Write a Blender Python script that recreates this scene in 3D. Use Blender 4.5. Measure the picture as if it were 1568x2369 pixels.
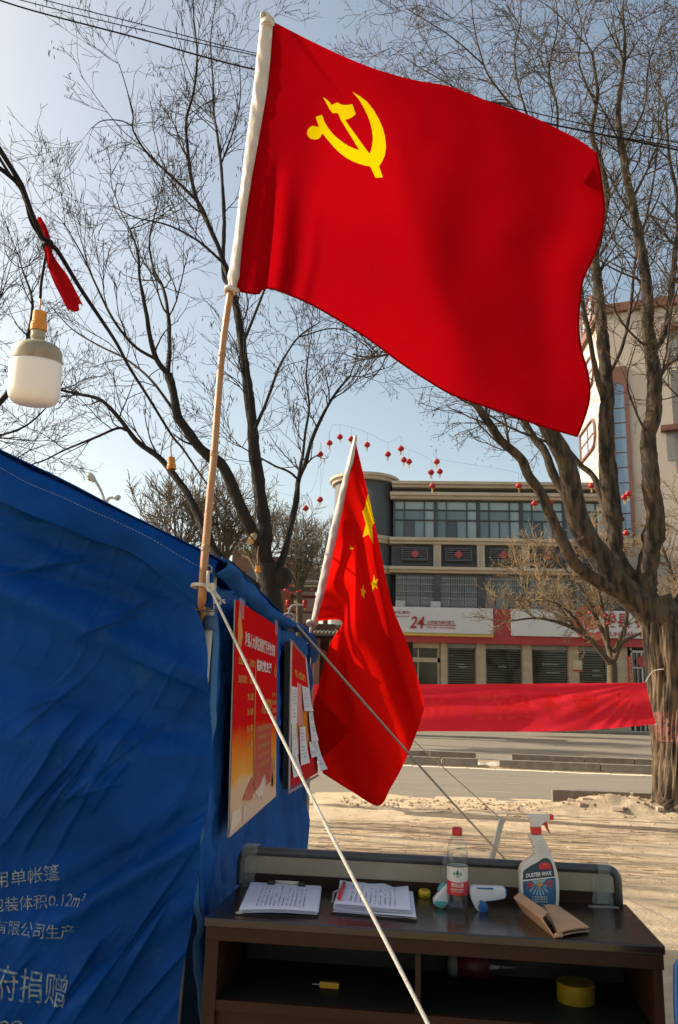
import bpy, bmesh, math, random
import numpy as np
from mathutils import Vector, Matrix, noise
from mathutils.geometry import delaunay_2d_cdt

for _o in list(bpy.data.objects):
    bpy.data.objects.remove(_o)
SC = bpy.context.scene
COL = SC.collection

# ------------------------------------------------------------------ camera
F, CX, CY = 1860.0, 784.0, 1184.5          # focal length and centre, in units of a 1568 x 2369 picture
EYE = 1.37
PITCH, YAW, ROLL = math.radians(13.074), math.radians(3.988), math.radians(1.6)
_fh = np.array([-math.sin(YAW), math.cos(YAW), 0.0])
_hr = np.array([math.cos(YAW), math.sin(YAW), 0.0])
_up = np.array([0.0, 0.0, 1.0])
CF = _fh*math.cos(PITCH) + _up*math.sin(PITCH)
_u0 = -_fh*math.sin(PITCH) + _up*math.cos(PITCH)
CR = math.cos(ROLL)*_hr + math.sin(ROLL)*_u0
CU = -math.sin(ROLL)*_hr + math.cos(ROLL)*_u0
CP = np.array([0.0, 0.0, EYE])
cam = bpy.data.cameras.new('camera')
cam.sensor_fit = 'VERTICAL'
cam.sensor_height = 36.0
cam.lens = F/2369.0*36.0
cam.clip_start, cam.clip_end = 0.05, 3000.0
cam_o = bpy.data.objects.new('camera', cam)
COL.objects.link(cam_o)
M = Matrix.Identity(4)
for i in range(3):
    M[i][0], M[i][1], M[i][2], M[i][3] = CR[i], CU[i], -CF[i], CP[i]
cam_o.matrix_world = M
SC.camera = cam_o

# ------------------------------------------------------------------ sky, sun, exposure
SUN_EL, SUN_AZ = math.radians(33.0), math.radians(11.0)   # sun stands left, slightly beyond the street
SDIR = Vector((-math.cos(SUN_EL)*math.cos(SUN_AZ), math.cos(SUN_EL)*math.sin(SUN_AZ), math.sin(SUN_EL)))
W = bpy.data.worlds.new('World')
SC.world = W
W.use_nodes = True
_nt = W.node_tree
_nt.nodes.clear()
_sky = _nt.nodes.new('ShaderNodeTexSky')
_sky.sky_type = 'NISHITA'
_sky.sun_disc = False
_sky.sun_elevation = SUN_EL
_sky.sun_rotation = math.atan2(SDIR.x, SDIR.y)
_sky.altitude = 50
_sky.air_density, _sky.dust_density, _sky.ozone_density = 1.0, 2.4, 1.0
_bg = _nt.nodes.new('ShaderNodeBackground')
_bg.inputs['Strength'].default_value = 0.13
_out = _nt.nodes.new('ShaderNodeOutputWorld')
_tint = _nt.nodes.new('ShaderNodeMix')            # spring dust takes a little blue out of the whole sky
_tint.data_type, _tint.blend_type = 'RGBA', 'MULTIPLY'
_tint.inputs[0].default_value = 1.0
_tint.inputs[7].default_value = (1.12, 0.985, 0.775, 1.0)
_nt.links.new(_sky.outputs[0], _tint.inputs[6])
_nt.links.new(_tint.outputs[2], _bg.inputs[0])
_nt.links.new(_bg.outputs[0], _out.inputs[0])
_sl = bpy.data.lights.new('sun', 'SUN')
_sl.energy, _sl.angle, _sl.color = 4.2, math.radians(0.53), (1.0, 0.90, 0.74)
sun = bpy.data.objects.new('sun', _sl)
COL.objects.link(sun)
sun.rotation_euler = SDIR.to_track_quat('Z', 'Y').to_euler()
SC.view_settings.view_transform = 'Standard'
SC.view_settings.look = 'None'
SC.view_settings.exposure = 0.95
SC.view_settings.gamma = 1.0
SC.cycles.max_bounces = 8
SC.cycles.transparent_max_bounces = 16
SC.cycles.use_adaptive_sampling = True
SC.cycles.adaptive_threshold = 0.02
SC.cycles.use_denoising = True

# ------------------------------------------------------------------ pixel helpers (1568 x 2369)
def ray(x, y):
    d = CF*F + CR*(x - CX) + CU*(CY - y)
    return d/np.linalg.norm(d)
def at(x, y, Y):
    d = ray(x, y)
    return Vector(CP + d*(Y/d[1]))
def atx(x, y, X):
    d = ray(x, y)
    return Vector(CP + d*(X/d[0]))
def gz(x, y, z=0.0):
    d = ray(x, y)
    return Vector(CP + d*((z - EYE)/d[2]))
def px(p):
    q = np.array(p) - CP
    z = q @ CF
    return CX + F*(q @ CR)/z, CY - F*(q @ CU)/z

# ------------------------------------------------------------------ materials
def _new(name):
    m = bpy.data.materials.new(name)
    m.use_nodes = True
    nt = m.node_tree
    nt.nodes.clear()
    o = nt.nodes.new('ShaderNodeOutputMaterial')
    return m, nt, o
def _coords(nt, scale=(1, 1, 1), kind='Object', rot=(0, 0, 0)):
    tc = nt.nodes.new('ShaderNodeTexCoord')
    mp = nt.nodes.new('ShaderNodeMapping')
    mp.inputs['Scale'].default_value = scale
    mp.inputs['Rotation'].default_value = rot
    nt.links.new(tc.outputs[kind], mp.inputs['Vector'])
    return mp.outputs['Vector']
def _noise(nt, vec, scale, detail=4, rough=0.55):
    n = nt.nodes.new('ShaderNodeTexNoise')
    n.inputs['Scale'].default_value = scale
    n.inputs['Detail'].default_value = detail
    n.inputs['Roughness'].default_value = rough
    nt.links.new(vec, n.inputs['Vector'])
    return n.outputs['Fac']
def _ramp(nt, fac, stops):
    r = nt.nodes.new('ShaderNodeValToRGB')
    e = r.color_ramp.elements
    while len(e) < len(stops):
        e.new(0.5)
    for el, (p, c) in zip(e, stops):
        el.position = p
        el.color = (*c, 1) if len(c) == 3 else c
    nt.links.new(fac, r.inputs['Fac'])
    return r.outputs['Color']
def mat(name, c1, c2=None, rough=0.7, scale=3.0, stretch=(1, 1, 1), bump=0.0, bscale=40.0, bstretch=None,
        metal=0.0, spec=0.5, lo=0.35, hi=0.65, detail=5, coat=0.0, bdist=0.01, rvar=None):
    """principled surface whose colour drifts between c1 and c2 with noise, plus fine relief"""
    m, nt, o = _new(name)
    b = nt.nodes.new('ShaderNodeBsdfPrincipled')
    b.inputs['Roughness'].default_value = rough
    b.inputs['Metallic'].default_value = metal
    b.inputs['Specular IOR Level'].default_value = spec
    b.inputs['Coat Weight'].default_value = coat
    v = _coords(nt, stretch)
    if c2 is None:
        c2 = tuple(x*0.82 for x in c1)
    f = _noise(nt, v, scale, detail)
    nt.links.new(_ramp(nt, f, [(lo, c1), (hi, c2)]), b.inputs['Base Color'])
    if rvar:                      # dust and finger marks: gloss comes and goes
        rn = _ramp(nt, _noise(nt, _coords(nt), rvar[2], 7, .7), [(.35, (rvar[0],)*3), (.65, (rvar[1],)*3)])
        nt.links.new(rn, b.inputs['Roughness'])
    if bump:
        v2 = _coords(nt, bstretch or stretch)
        bf = _noise(nt, v2, bscale, 6, 0.65)
        bn = nt.nodes.new('ShaderNodeBump')
        bn.inputs['Strength'].default_value = bump
        bn.inputs['Distance'].default_value = bdist
        nt.links.new(bf, bn.inputs['Height'])
        nt.links.new(bn.outputs[0], b.inputs['Normal'])
    nt.links.new(b.outputs[0], o.inputs['Surface'])
    return m
def cloth(name, c1, c2, trans=0.45, transp=0.0, rough=0.8, gloss=0.0, scale=2.5, tcol=None, bump=0.15, bscale=700.0, dust=None):
    """woven fabric: diffuse + translucent, optionally a little see-through"""
    m, nt, o = _new(name)
    v = _coords(nt)
    f = _noise(nt, v, scale, 4)
    col = _ramp(nt, f, [(0.35, c1), (0.65, c2)])
    if dust:                      # pale dusty scuffs with ragged edges
        dm = nt.nodes.new('ShaderNodeMix'); dm.data_type = 'RGBA'
        nt.links.new(_ramp(nt, _noise(nt, v, 6.5, 9, .72), [(.56, (0, 0, 0)), (.78, (.55, .55, .55))]), dm.inputs[0])
        nt.links.new(col, dm.inputs[6]); dm.inputs[7].default_value = (*dust, 1)
        col = dm.outputs[2]
    d = nt.nodes.new('ShaderNodeBsdfDiffuse')
    t = nt.nodes.new('ShaderNodeBsdfTranslucent')
    nt.links.new(col, d.inputs['Color'])
    if tcol:
        t.inputs['Color'].default_value = (*tcol, 1)
    else:
        nt.links.new(col, t.inputs['Color'])
    bn = nt.nodes.new('ShaderNodeBump')
    bn.inputs['Strength'].default_value = bump
    bn.inputs['Distance'].default_value = 0.002
    nt.links.new(_noise(nt, v, bscale, 2), bn.inputs['Height'])
    nt.links.new(bn.outputs[0], d.inputs['Normal'])
    mx = nt.nodes.new('ShaderNodeMixShader')
    mx.inputs[0].default_value = trans
    nt.links.new(d.outputs[0], mx.inputs[1])
    nt.links.new(t.outputs[0], mx.inputs[2])
    s = mx.outputs[0]
    if gloss:
        g = nt.nodes.new('ShaderNodeBsdfGlossy')
        g.inputs['Roughness'].default_value = 0.45
        nt.links.new(bn.outputs[0], g.inputs['Normal'])
        m2 = nt.nodes.new('ShaderNodeMixShader')
        m2.inputs[0].default_value = gloss
        nt.links.new(s, m2.inputs[1])
        nt.links.new(g.outputs[0], m2.inputs[2])
        s = m2.outputs[0]
    if transp:
        tr = nt.nodes.new('ShaderNodeBsdfTransparent')
        tr.inputs['Color'].default_value = (*tuple(min(1, x*1.3 + 0.02) for x in c1), 1)
        m3 = nt.nodes.new('ShaderNodeMixShader')
        m3.inputs[0].default_value = transp
        nt.links.new(s, m3.inputs[1])
        nt.links.new(tr.outputs[0], m3.inputs[2])
        s = m3.outputs[0]
    nt.links.new(s, o.inputs['Surface'])
    return m
def clear_plastic(name, tint=(0.95, 0.97, 0.98), rough=0.03, body=0.0):
    m, nt, o = _new(name)
    tr = nt.nodes.new('ShaderNodeBsdfTransparent')
    tr.inputs['Color'].default_value = (*tint, 1)
    g = nt.nodes.new('ShaderNodeBsdfGlossy')
    g.inputs['Roughness'].default_value = rough
    lw = nt.nodes.new('ShaderNodeLayerWeight')
    lw.inputs['Blend'].default_value = 0.5
    mx = nt.nodes.new('ShaderNodeMixShader')
    pw = nt.nodes.new('ShaderNodeMath'); pw.operation = 'POWER'; pw.inputs[1].default_value = 3.0
    ml = nt.nodes.new('ShaderNodeMath'); ml.operation = 'MULTIPLY_ADD'; ml.inputs[1].default_value = 0.45; ml.inputs[2].default_value = 0.04
    nt.links.new(lw.outputs['Facing'], pw.inputs[0]); nt.links.new(pw.outputs[0], ml.inputs[0])
    nt.links.new(ml.outputs[0], mx.inputs[0])
    nt.links.new(tr.outputs[0], mx.inputs[1])
    nt.links.new(g.outputs[0], mx.inputs[2])
    s = mx.outputs[0]
    if body:
        d = nt.nodes.new('ShaderNodeBsdfDiffuse')
        d.inputs['Color'].default_value = (*tint, 1)
        m2 = nt.nodes.new('ShaderNodeMixShader')
        m2.inputs[0].default_value = body
        nt.links.new(s, m2.inputs[1])
        nt.links.new(d.outputs[0], m2.inputs[2])
        s = m2.outputs[0]
    nt.links.new(s, o.inputs['Surface'])
    return m
def uv_print(name, stops, rough=0.55, axis='Y', nz=0.06, scale=6.0):
    """flat print whose colour runs along the sheet (UV), with a little cloudiness"""
    m, nt, o = _new(name)
    tc = nt.nodes.new('ShaderNodeTexCoord')
    sp = nt.nodes.new('ShaderNodeSeparateXYZ')
    nt.links.new(tc.outputs['UV'], sp.inputs[0])
    n = _noise(nt, tc.outputs['UV'], scale, 4)
    ma = nt.nodes.new('ShaderNodeMath')
    ma.operation = 'MULTIPLY_ADD'
    nt.links.new(n, ma.inputs[0])
    ma.inputs[1].default_value = nz*2
    ad = nt.nodes.new('ShaderNodeMath')
    ad.operation = 'SUBTRACT'
    nt.links.new(sp.outputs[axis], ad.inputs[0])
    ad.inputs[1].default_value = nz
    nt.links.new(ad.outputs[0], ma.inputs[2])
    b = nt.nodes.new('ShaderNodeBsdfPrincipled')
    b.inputs['Roughness'].default_value = rough
    b.inputs['Specular IOR Level'].default_value = 0.0
    nt.links.new(_ramp(nt, ma.outputs[0], stops), b.inputs['Base Color'])
    nt.links.new(b.outputs[0], o.inputs['Surface'])
    return m

# ------------------------------------------------------------------ mesh helpers
class MB:
    def __init__(s):
        s.v, s.f, s.m, s.uv = [], [], [], None
        s.smooth = False
    def add(s, vs, fs, mi=0):
        o = len(s.v)
        s.v += [tuple(p) for p in vs]
        s.f += [tuple(i + o for i in f) for f in fs]
        s.m += [mi]*len(fs)
        return s
    def box(s, a, b, mi=0):
        x0, y0, z0 = a; x1, y1, z1 = b
        return s.add([(x0,y0,z0),(x1,y0,z0),(x1,y1,z0),(x0,y1,z0),(x0,y0,z1),(x1,y0,z1),(x1,y1,z1),(x0,y1,z1)],
                     [(3,2,1,0),(4,5,6,7),(0,1,5,4),(1,2,6,5),(2,3,7,6),(3,0,4,7)], mi)
    def hexa(s, p, mi=0):     # 8 points: bottom ring then top ring
        return s.add(p, [(3,2,1,0),(4,5,6,7),(0,1,5,4),(1,2,6,5),(2,3,7,6),(3,0,4,7)], mi)
    def tube(s, pts, rad, sides=8, cap=True, mi=0):
        P = np.array([tuple(p) for p in pts], float)
        n = len(P)
        R = np.full(n, rad, float) if np.isscalar(rad) else np.array(rad, float)
        T = np.gradient(P, axis=0)
        T /= np.maximum(np.linalg.norm(T, axis=1, keepdims=True), 1e-9)
        ref = np.array([0.0, 0, 1]) if abs(T[0][2]) < 0.9 else np.array([1.0, 0, 0])
        vs = []
        a = np.arange(sides)*2*math.pi/sides
        for i in range(n):
            x = np.cross(ref, T[i]); x /= max(np.linalg.norm(x), 1e-9)
            y = np.cross(T[i], x)
            ref = y if abs(np.dot(y, T[i])) < 0.5 else ref
            ref = y
            vs.append(P[i] + R[i]*(np.cos(a)[:, None]*x + np.sin(a)[:, None]*y))
            ref = np.cross(T[i], x)
        V = np.concatenate(vs)
        fs = []
        for i in range(n - 1):
            for k in range(sides):
                k2 = (k + 1) % sides
                fs.append((i*sides + k, i*sides + k2, (i+1)*sides + k2, (i+1)*sides + k))
        if cap:
            fs.append(tuple(range(sides - 1, -1, -1)))
            fs.append(tuple((n-1)*sides + k for k in range(sides)))
        return s.add(V, fs, mi)
    def lathe(s, prof, c=(0, 0, 0), sides=24, mi=0, axis=None):
        """profile of (r, z) turned about the vertical through c (or about the given axis)"""
        c = Vector(c)
        if axis is None:
            X, Y, Z = Vector((1, 0, 0)), Vector((0, 1, 0)), Vector((0, 0, 1))
        else:
            Z = Vector(axis).normalized()
            X = Z.orthogonal().normalized(); Y = Z.cross(X)
        vs = []
        for r, z in prof:
            for k in range(sides):
                t = 2*math.pi*k/sides
                vs.append(c + X*(r*math.cos(t)) + Y*(r*math.sin(t)) + Z*z)
        fs = []
        for i in range(len(prof) - 1):
            for k in range(sides):
                k2 = (k + 1) % sides
                fs.append((i*sides + k, i*sides + k2, (i+1)*sides + k2, (i+1)*sides + k))
        if prof[0][0] > 1e-5:
            fs.append(tuple(range(sides - 1, -1, -1)))
        if prof[-1][0] > 1e-5:
            fs.append(tuple((len(prof)-1)*sides + k for k in range(sides)))
        return s.add(vs, fs, mi)
    def grid(s, fn, nu, nv, mi=0, flip=False):
        vs = [fn(i/nu, j/nv) for j in range(nv + 1) for i in range(nu + 1)]
        fs = []
        for j in range(nv):
            for i in range(nu):
                a = j*(nu+1) + i
                q = (a, a+1, a+nu+2, a+nu+1)
                fs.append(q[::-1] if flip else q)
        if s.uv is None:
            s.uv = []
        s.uv += [(i/nu, j/nv) for j in range(nv + 1) for i in range(nu + 1)]
        return s.add(vs, fs, mi)
    def prism(s, poly, d, mi=0):
        """closed polygon of 3D points pushed along vector d"""
        n = len(poly)
        d = Vector(d)
        vs = [Vector(p) for p in poly] + [Vector(p) + d for p in poly]
        fs = [tuple(range(n - 1, -1, -1)), tuple(range(n, 2*n))] + [(i, (i+1) % n, n + (i+1) % n, n + i) for i in range(n)]
        return s.add(vs, fs, mi)

def tag(o, label, cat=None, group=None, kind=None):
    o['label'] = label
    if cat: o['category'] = cat
    if group: o['group'] = group
    if kind: o['kind'] = kind
    return o
def wloc(o):
    p = Vector((0, 0, 0))
    while o is not None:
        p += o.location
        o = o.parent
    return p
def thing(name, loc, label, cat, group=None):
    o = bpy.data.objects.new(name, None)
    o.empty_display_size = 0.1
    COL.objects.link(o)
    o.location = Vector(loc)
    return tag(o, label, cat, group)
def build(name, mb, mats, parent=None, base=None, smooth=None, label=None, cat=None, group=None, kind=None, bevel=0.0, solid=0.0, recalc=True):
    """one mesh object out of world-space geometry; origin at its parent's base or at base"""
    org = wloc(parent) if parent is not None else Vector(base or (0, 0, 0))
    me = bpy.data.meshes.new(name)
    me.from_pydata([(p[0]-org.x, p[1]-org.y, p[2]-org.z) for p in mb.v], [], mb.f)
    if not isinstance(mats, (list, tuple)):
        mats = [mats]
    for m in mats:
        me.materials.append(m)
    if len(mats) > 1:
        me.polygons.foreach_set('material_index', mb.m)
    if mb.uv and len(mb.uv) == len(mb.v):
        uvl = me.uv_layers.new(name='UVMap')
        li = np.empty(len(me.loops), dtype=np.int32)
        me.loops.foreach_get('vertex_index', li)
        uvl.data.foreach_set('uv', np.array(mb.uv, dtype=np.float32)[li].ravel())
    if recalc or bevel:
        bm = bmesh.new(); bm.from_mesh(me)
        if recalc:
            bmesh.ops.recalc_face_normals(bm, faces=bm.faces)
        if bevel:
            ed = [e for e in bm.edges if len(e.link_faces) == 2 and e.calc_face_angle(0) > 0.6]
            bmesh.ops.bevel(bm, geom=ed, offset=bevel, segments=2, affect='EDGES', profile=0.6, clamp_overlap=True)
        bm.to_mesh(me); bm.free()
    if smooth or (smooth is None and mb.smooth):
        me.polygons.foreach_set('use_smooth', [True]*len(me.polygons))
    o = bpy.data.objects.new(name, me)
    COL.objects.link(o)
    if parent is not None:
        o.parent = parent
    else:
        o.location = org
    if solid:
        sm = o.modifiers.new('thick', 'SOLIDIFY'); sm.thickness = solid; sm.offset = 0
    if label: o['label'] = label
    if cat: o['category'] = cat
    if group: o['group'] = group
    if kind: o['kind'] = kind
    return o
def copy_tree(root, loc, rotz=None, label=None):
    c = root.copy(); COL.objects.link(c); c.location = loc
    if rotz is not None: c.rotation_euler = (0, 0, rotz)
    if label: c['label'] = label
    for ch in root.children:
        d = ch.copy(); COL.objects.link(d); d.parent = c
        for g in ch.children:
            e = g.copy(); COL.objects.link(e); e.parent = d
    return c
def bez(pts, n=24):
    """Catmull-Rom through points"""
    P = [Vector(p) for p in pts]
    P = [P[0]*2 - P[1]] + P + [P[-1]*2 - P[-2]]
    out = []
    m = len(P) - 3
    for k in range(n + 1):
        t = k/n*m
        i = min(int(t), m - 1); t -= i
        a, b, c, d = P[i], P[i+1], P[i+2], P[i+3]
        out.append(0.5*((2*b) + (c - a)*t + (2*a - 5*b + 4*c - d)*t*t + (3*b - a - 3*c + d)*t*t*t))
    return out
_tc = {}
def text2d(body, bold=0.0, shear=0.0):
    key = (body, bold, shear)
    if key in _tc: return _tc[key]
    cu = bpy.data.curves.new('t', 'FONT')
    cu.body = body; cu.dimensions = '2D'; cu.resolution_u = 2; cu.offset = bold; cu.shear = shear; cu.space_line = 1.15
    o = bpy.data.objects.new('t', cu); COL.objects.link(o)
    bpy.context.view_layer.update()
    me = bpy.data.meshes.new_from_object(o.evaluated_get(bpy.context.evaluated_depsgraph_get()))
    V = np.array([v.co[:2] for v in me.vertices]) if len(me.vertices) else np.zeros((0, 2))
    Fc = [tuple(p.vertices) for p in me.polygons]
    bpy.data.objects.remove(o); bpy.data.curves.remove(cu); bpy.data.meshes.remove(me)
    _tc[key] = (V, Fc)
    return V, Fc
def text_on(mb, body, fn, x0, x1, y0, y1, bold=0.0, shear=0.0, mi=0):
    """lettering stretched into the box x0..x1, y0..y1 of a surface fn(x, y) -> point"""
    V, Fc = text2d(body, bold, shear)
    a, b = V.min(0), V.max(0)
    U = (V - a)/(b - a)
    mb.add([fn(x0 + (x1-x0)*u, y0 + (y1-y0)*v) for u, v in U], Fc, mi)
    return mb
def smoothstep(a, b, x):
    t = min(1, max(0, (x-a)/(b-a)))
    return t*t*(3-2*t)
def nz(x, y, z=0.0):
    return noise.noise(Vector((x, y, z)))

# ================================================================== materials used by the setting
m_ground = mat('far_ground', (0.33, 0.27, 0.19), (0.26, 0.21, 0.15), rough=0.95, scale=0.5)
m_sand = mat('dusty_sand', (0.56, 0.435, 0.275), (0.39, 0.30, 0.19), rough=0.95, scale=4.0, stretch=(1, 1.4, 1), bump=0.8, bscale=30, bstretch=(1, 1.1, 1), lo=0.3, hi=0.72, detail=8, bdist=0.03)
m_soil = mat('loose_soil', (0.40, 0.29, 0.17), (0.24, 0.17, 0.10), rough=0.95, scale=14, bump=1.0, bscale=60, bdist=0.02)
m_paver = mat('paver', (0.47, 0.35, 0.22), (0.31, 0.22, 0.13), rough=0.95, scale=7, bump=0.5, bscale=90)
m_road = mat('road', (0.205, 0.175, 0.13), (0.155, 0.133, 0.10), rough=0.9, scale=1.2, stretch=(0.35, 1.6, 1), bump=0.5, bscale=150, lo=0.3, hi=0.7)
m_kerb = mat('kerb_concrete', (0.22, 0.19, 0.155), (0.15, 0.13, 0.105), rough=0.9, scale=6, bump=0.4, bscale=60)
m_gutter = mat('gutter_slab', (0.60, 0.53, 0.42), (0.50, 0.44, 0.34), rough=0.9, scale=5, bump=0.3, bscale=60)
m_walk = mat('far_pavement', (0.35, 0.31, 0.26), (0.28, 0.25, 0.21), rough=0.9, scale=1.5)

# ================================================================== ground and roads
g = MB().add([(-600, -60, -0.09), (600, -60, -0.09), (600, 900, -0.09), (-600, 900, -0.09)], [(0, 1, 2, 3)])
build('ground', g, m_ground, kind='structure', label='dusty ground reaching to the horizon')

def sand_h(x, y):
    h = 0.014*nz(x*1.0, y*1.3, 1.7) + 0.005*nz(x*4.5, y*5.5, 4.1) + 0.003*nz(x*12, y*13, 2.2)
    if y > 10.2:                                # loose soil drifts beside the road
        w = smoothstep(10.2, 11.4, y)*(1 - smoothstep(11.7, 12.5, y))
        h += w*(0.035*abs(nz(x*2.2, y*3, 7.0)) + 0.02*nz(x*7, y*9, 3.3))
        # heap behind the loose kerb stone
        d = ((x - 3.05)/1.15)**2 + ((y - 11.55)/0.42)**2
        if d < 1.6:
            h += 0.20*math.exp(-1.9*d)*(1 + 0.35*nz(x*6, y*7, 9.1))
    return h - 0.03*smoothstep(12.2, 12.75, y)
sg = MB()
def sand_fn(u, v):
    x = -9 + 20*u
    y = -1.5 + 14.5*v
    return (x, y, sand_h(x, y))
sg.grid(sand_fn, 330, 300)
build('sandy_verge', sg, m_sand, kind='structure', smooth=True, label='sun-lit sandy verge between the tent and the road', recalc=False)

# bricks of the old paving that show through the sand, laid in a running bond
rnd = random.Random(5)
brick = MB().box((-0.098, -0.048, -0.03), (0.098, 0.048, 0.0))
brick_me = None
verge = bpy.data.objects['sandy_verge']
paver_rest = MB()
cells = []
for j in range(34):
    for i in range(32):
        x = -0.6 + i*0.205 + (0.1 if j % 2 else 0)
        y = 6.2 + j*0.122
        if y < 6.0 + 0.1*x: continue
        cells.append((x, y))
cells.sort(key=lambda c: c[1])
for k, (x, y) in enumerate(cells):
    z = 0.0030 + rnd.uniform(-0.0035, 0.002) + 0.004*nz(x*0.9, y*1.4, 5)
    if k < 290:
        if brick_me is None:
            o = build('paving_brick', brick, m_paver, parent=verge, bevel=0.006)
            brick_me = o.data
        else:
            o = bpy.data.objects.new('paving_brick', brick_me); COL.objects.link(o); o.parent = verge
        o.location = (x, y, z); o.rotation_euler = (rnd.uniform(-.02, .02), rnd.uniform(-.015, .015), rnd.uniform(-.02, .02))
    else:
        paver_rest.box((x-0.098, y-0.048, z-0.03), (x+0.098, y+0.048, z))
build('paving_bricks', paver_rest, m_paver, parent=verge, kind='stuff')

# pebbles, clods, twigs lying on the sand
peb = MB()
for k in range(900):
    x = rnd.uniform(-0.7, 5.5)
    y = rnd.choice([rnd.uniform(6, 12.4), rnd.gauss(11.7, 0.35), rnd.gauss(11.7, 0.35)])
    if not 5.5 < y < 12.4: continue
    r = rnd.uniform(0.006, 0.02)*(1.6 if y > 11 else 1)
    z = sand_h(x, y)
    a = rnd.uniform(0, 6.3)
    vs = []
    for q in range(6):
        t = a + q*math.pi/3
        vs.append((x + r*math.cos(t)*rnd.uniform(.7, 1.3), y + r*math.sin(t)*rnd.uniform(.7, 1.3), z - 0.004))
    vs.append((x + r*.2, y, z + r*rnd.uniform(.5, 1.0)))
    peb.add(vs, [(q, (q+1) % 6, 6) for q in range(6)])
for k in range(26):
    x, y = rnd.uniform(-0.6, 4.5), rnd.uniform(6.5, 12)
    a, l = rnd.uniform(-.6, .6), rnd.uniform(.08, .35)
    peb.tube([(x, y, sand_h(x, y) + .006), (x + l*.5*math.cos(a), y + l*.5*math.sin(a) + .02, sand_h(x, y) + .016), (x + l*math.cos(a), y + l*math.sin(a), sand_h(x, y) + .008)], 0.004, 4)
build('pebbles_and_twigs', peb, m_soil, kind='stuff', label='pebbles, clods and broken twigs scattered over the sand', cat='pebbles')

lf_ = MB()
for k in range(420):
    x, y = rnd.uniform(-0.7, 5.5), rnd.uniform(5.6, 12.2)
    z = sand_h(x, y) + .010; a = rnd.uniform(0, 6.3); r = rnd.uniform(.008, .022)
    c, s_ = math.cos(a)*r, math.sin(a)*r
    lf_.add([(x-c, y-s_, z), (x+s_*.5, y-c*.5, z+rnd.uniform(0, .008)), (x+c, y+s_, z+.003), (x-s_*.5, y+c*.5, z+rnd.uniform(0, .01))], [(0, 1, 2, 3)])
build('dead_leaves', lf_, mat('dead_leaf', (.13, .08, .04), (.22, .15, .08), rough=.9, scale=30), kind='stuff', label='small dead leaves and grit strewn over the sand', cat='leaves')

# near carriageway, median, far carriageway
RD = -0.035
r1 = MB().add([(-120, 12.35, RD), (120, 12.35, RD), (120, 44.0, RD), (-120, 44.0, RD)], [(0, 1, 2, 3)])
build('road', r1, m_road, kind='structure', label='grey dusty asphalt road across the picture')
mk = MB()
for k in range(60):                      # worn road paint and pale scuffs
    x, y = rnd.uniform(-3, 12), rnd.choice([rnd.uniform(13, 17.5), rnd.uniform(21, 40)])
    l, w = rnd.uniform(.2, .9), rnd.uniform(.015, .04)
    mk.add([(x, y, RD+.004), (x+l, y+rnd.uniform(-.03, .03), RD+.004), (x+l*.9, y+w, RD+.004), (x+.05, y+w, RD+.004)], [(0, 1, 2, 3)])
m_scuff = mat('worn_paint', (0.42, 0.39, 0.33), rough=0.9)
build('road_scuffs', mk, m_scuff, kind='stuff', label='pale scuffs and worn paint on the road', cat='road marking')

MED = math.radians(-6.0)                 # the median runs a little towards the camera on the right
MO = Vector((0.5, 18.75, RD))
mex, mey = Vector((math.cos(MED), math.sin(MED), 0)), Vector((-math.sin(MED), math.cos(MED), 0))
def MP(x, y, z): return MO + mex*x + mey*y + Vector((0, 0, z))
med = MB()
med.hexa([MP(-40, -0.05, 0.0), MP(40, -0.05, 0.0), MP(40, 1.95, 0.0), MP(-40, 1.95, 0.0), MP(-40, .02, .06), MP(40, .02, .06), MP(40, 1.8, .06), MP(-40, 1.8, .06)])
median = build('median_strip', med, m_soil, base=MO, kind='structure', label='narrow earth strip between two rows of kerb stones')
def stone(parent, x0, x1, y0, y1, z0, z1, name='kerb_stone', m=m_kerb, bev=0.012):
    jx = rnd.uniform(-.008, .008); tz = rnd.uniform(-.008, .008)
    b = MB().hexa([MP(x0, y0+jx, z0), MP(x1, y0-jx, z0), MP(x1, y1-jx, z0), MP(x0, y1+jx, z0), MP(x0, y0+jx, z1+tz), MP(x1, y0-jx, z1-tz), MP(x1, y1-jx, z1-tz), MP(x0, y1+jx, z1+tz)])
    return build(name, b, m, parent=parent, bevel=bev)
L = 1.13
for k in range(-7, 9):                   # front row, with the gap where stones are missing
    x0 = k*L + 0.62
    if k == 0: stone(median, x0-L+.015+L, x0+.80, 0, .16, -.02, .20); continue
    if k == 1: x0 += 0.12
    stone(median, x0+.01, x0+L-.01, 0.0, 0.16, -.02, 0.20)
for k in range(-7, 9):                   # back row
    x0 = k*L + 0.25
    if k == 1: continue
    x0 += 0.25 if k > 1 else 0
    stone(median, x0+.01-(0.55 if k == 2 else 0), x0+L-.01, 1.75, 1.9, -.02, 0.23)
for k in range(-14, 22):                 # pale gutter slabs in front
    stone(median, k*.6+.006, k*.6+.594, -.33, -.03, -.02, .012, name='gutter_slab', m=m_gutter, bev=.004)
sk = MB()
m_sack = mat('white_sack', (0.40, 0.36, 0.30), (0.25, 0.22, 0.18), rough=0.8, scale=20)
def sackf(u, v):
    return MP(1.42 + 0.50*u, 0.05 + 0.75*v, 0.02 + 0.09*math.sin(math.pi*min(1, v*1.2))*(0.35 + 0.65*abs(math.sin(5*u + 3*v))) + .05*u*u)
sk.grid(sackf, 16, 14)
build('torn_sack', sk, m_sack, base=MP(1.7, .3, 0), smooth=True, solid=.006, label='torn white sack lying in the gap between the kerb stones', cat='sack')

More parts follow.
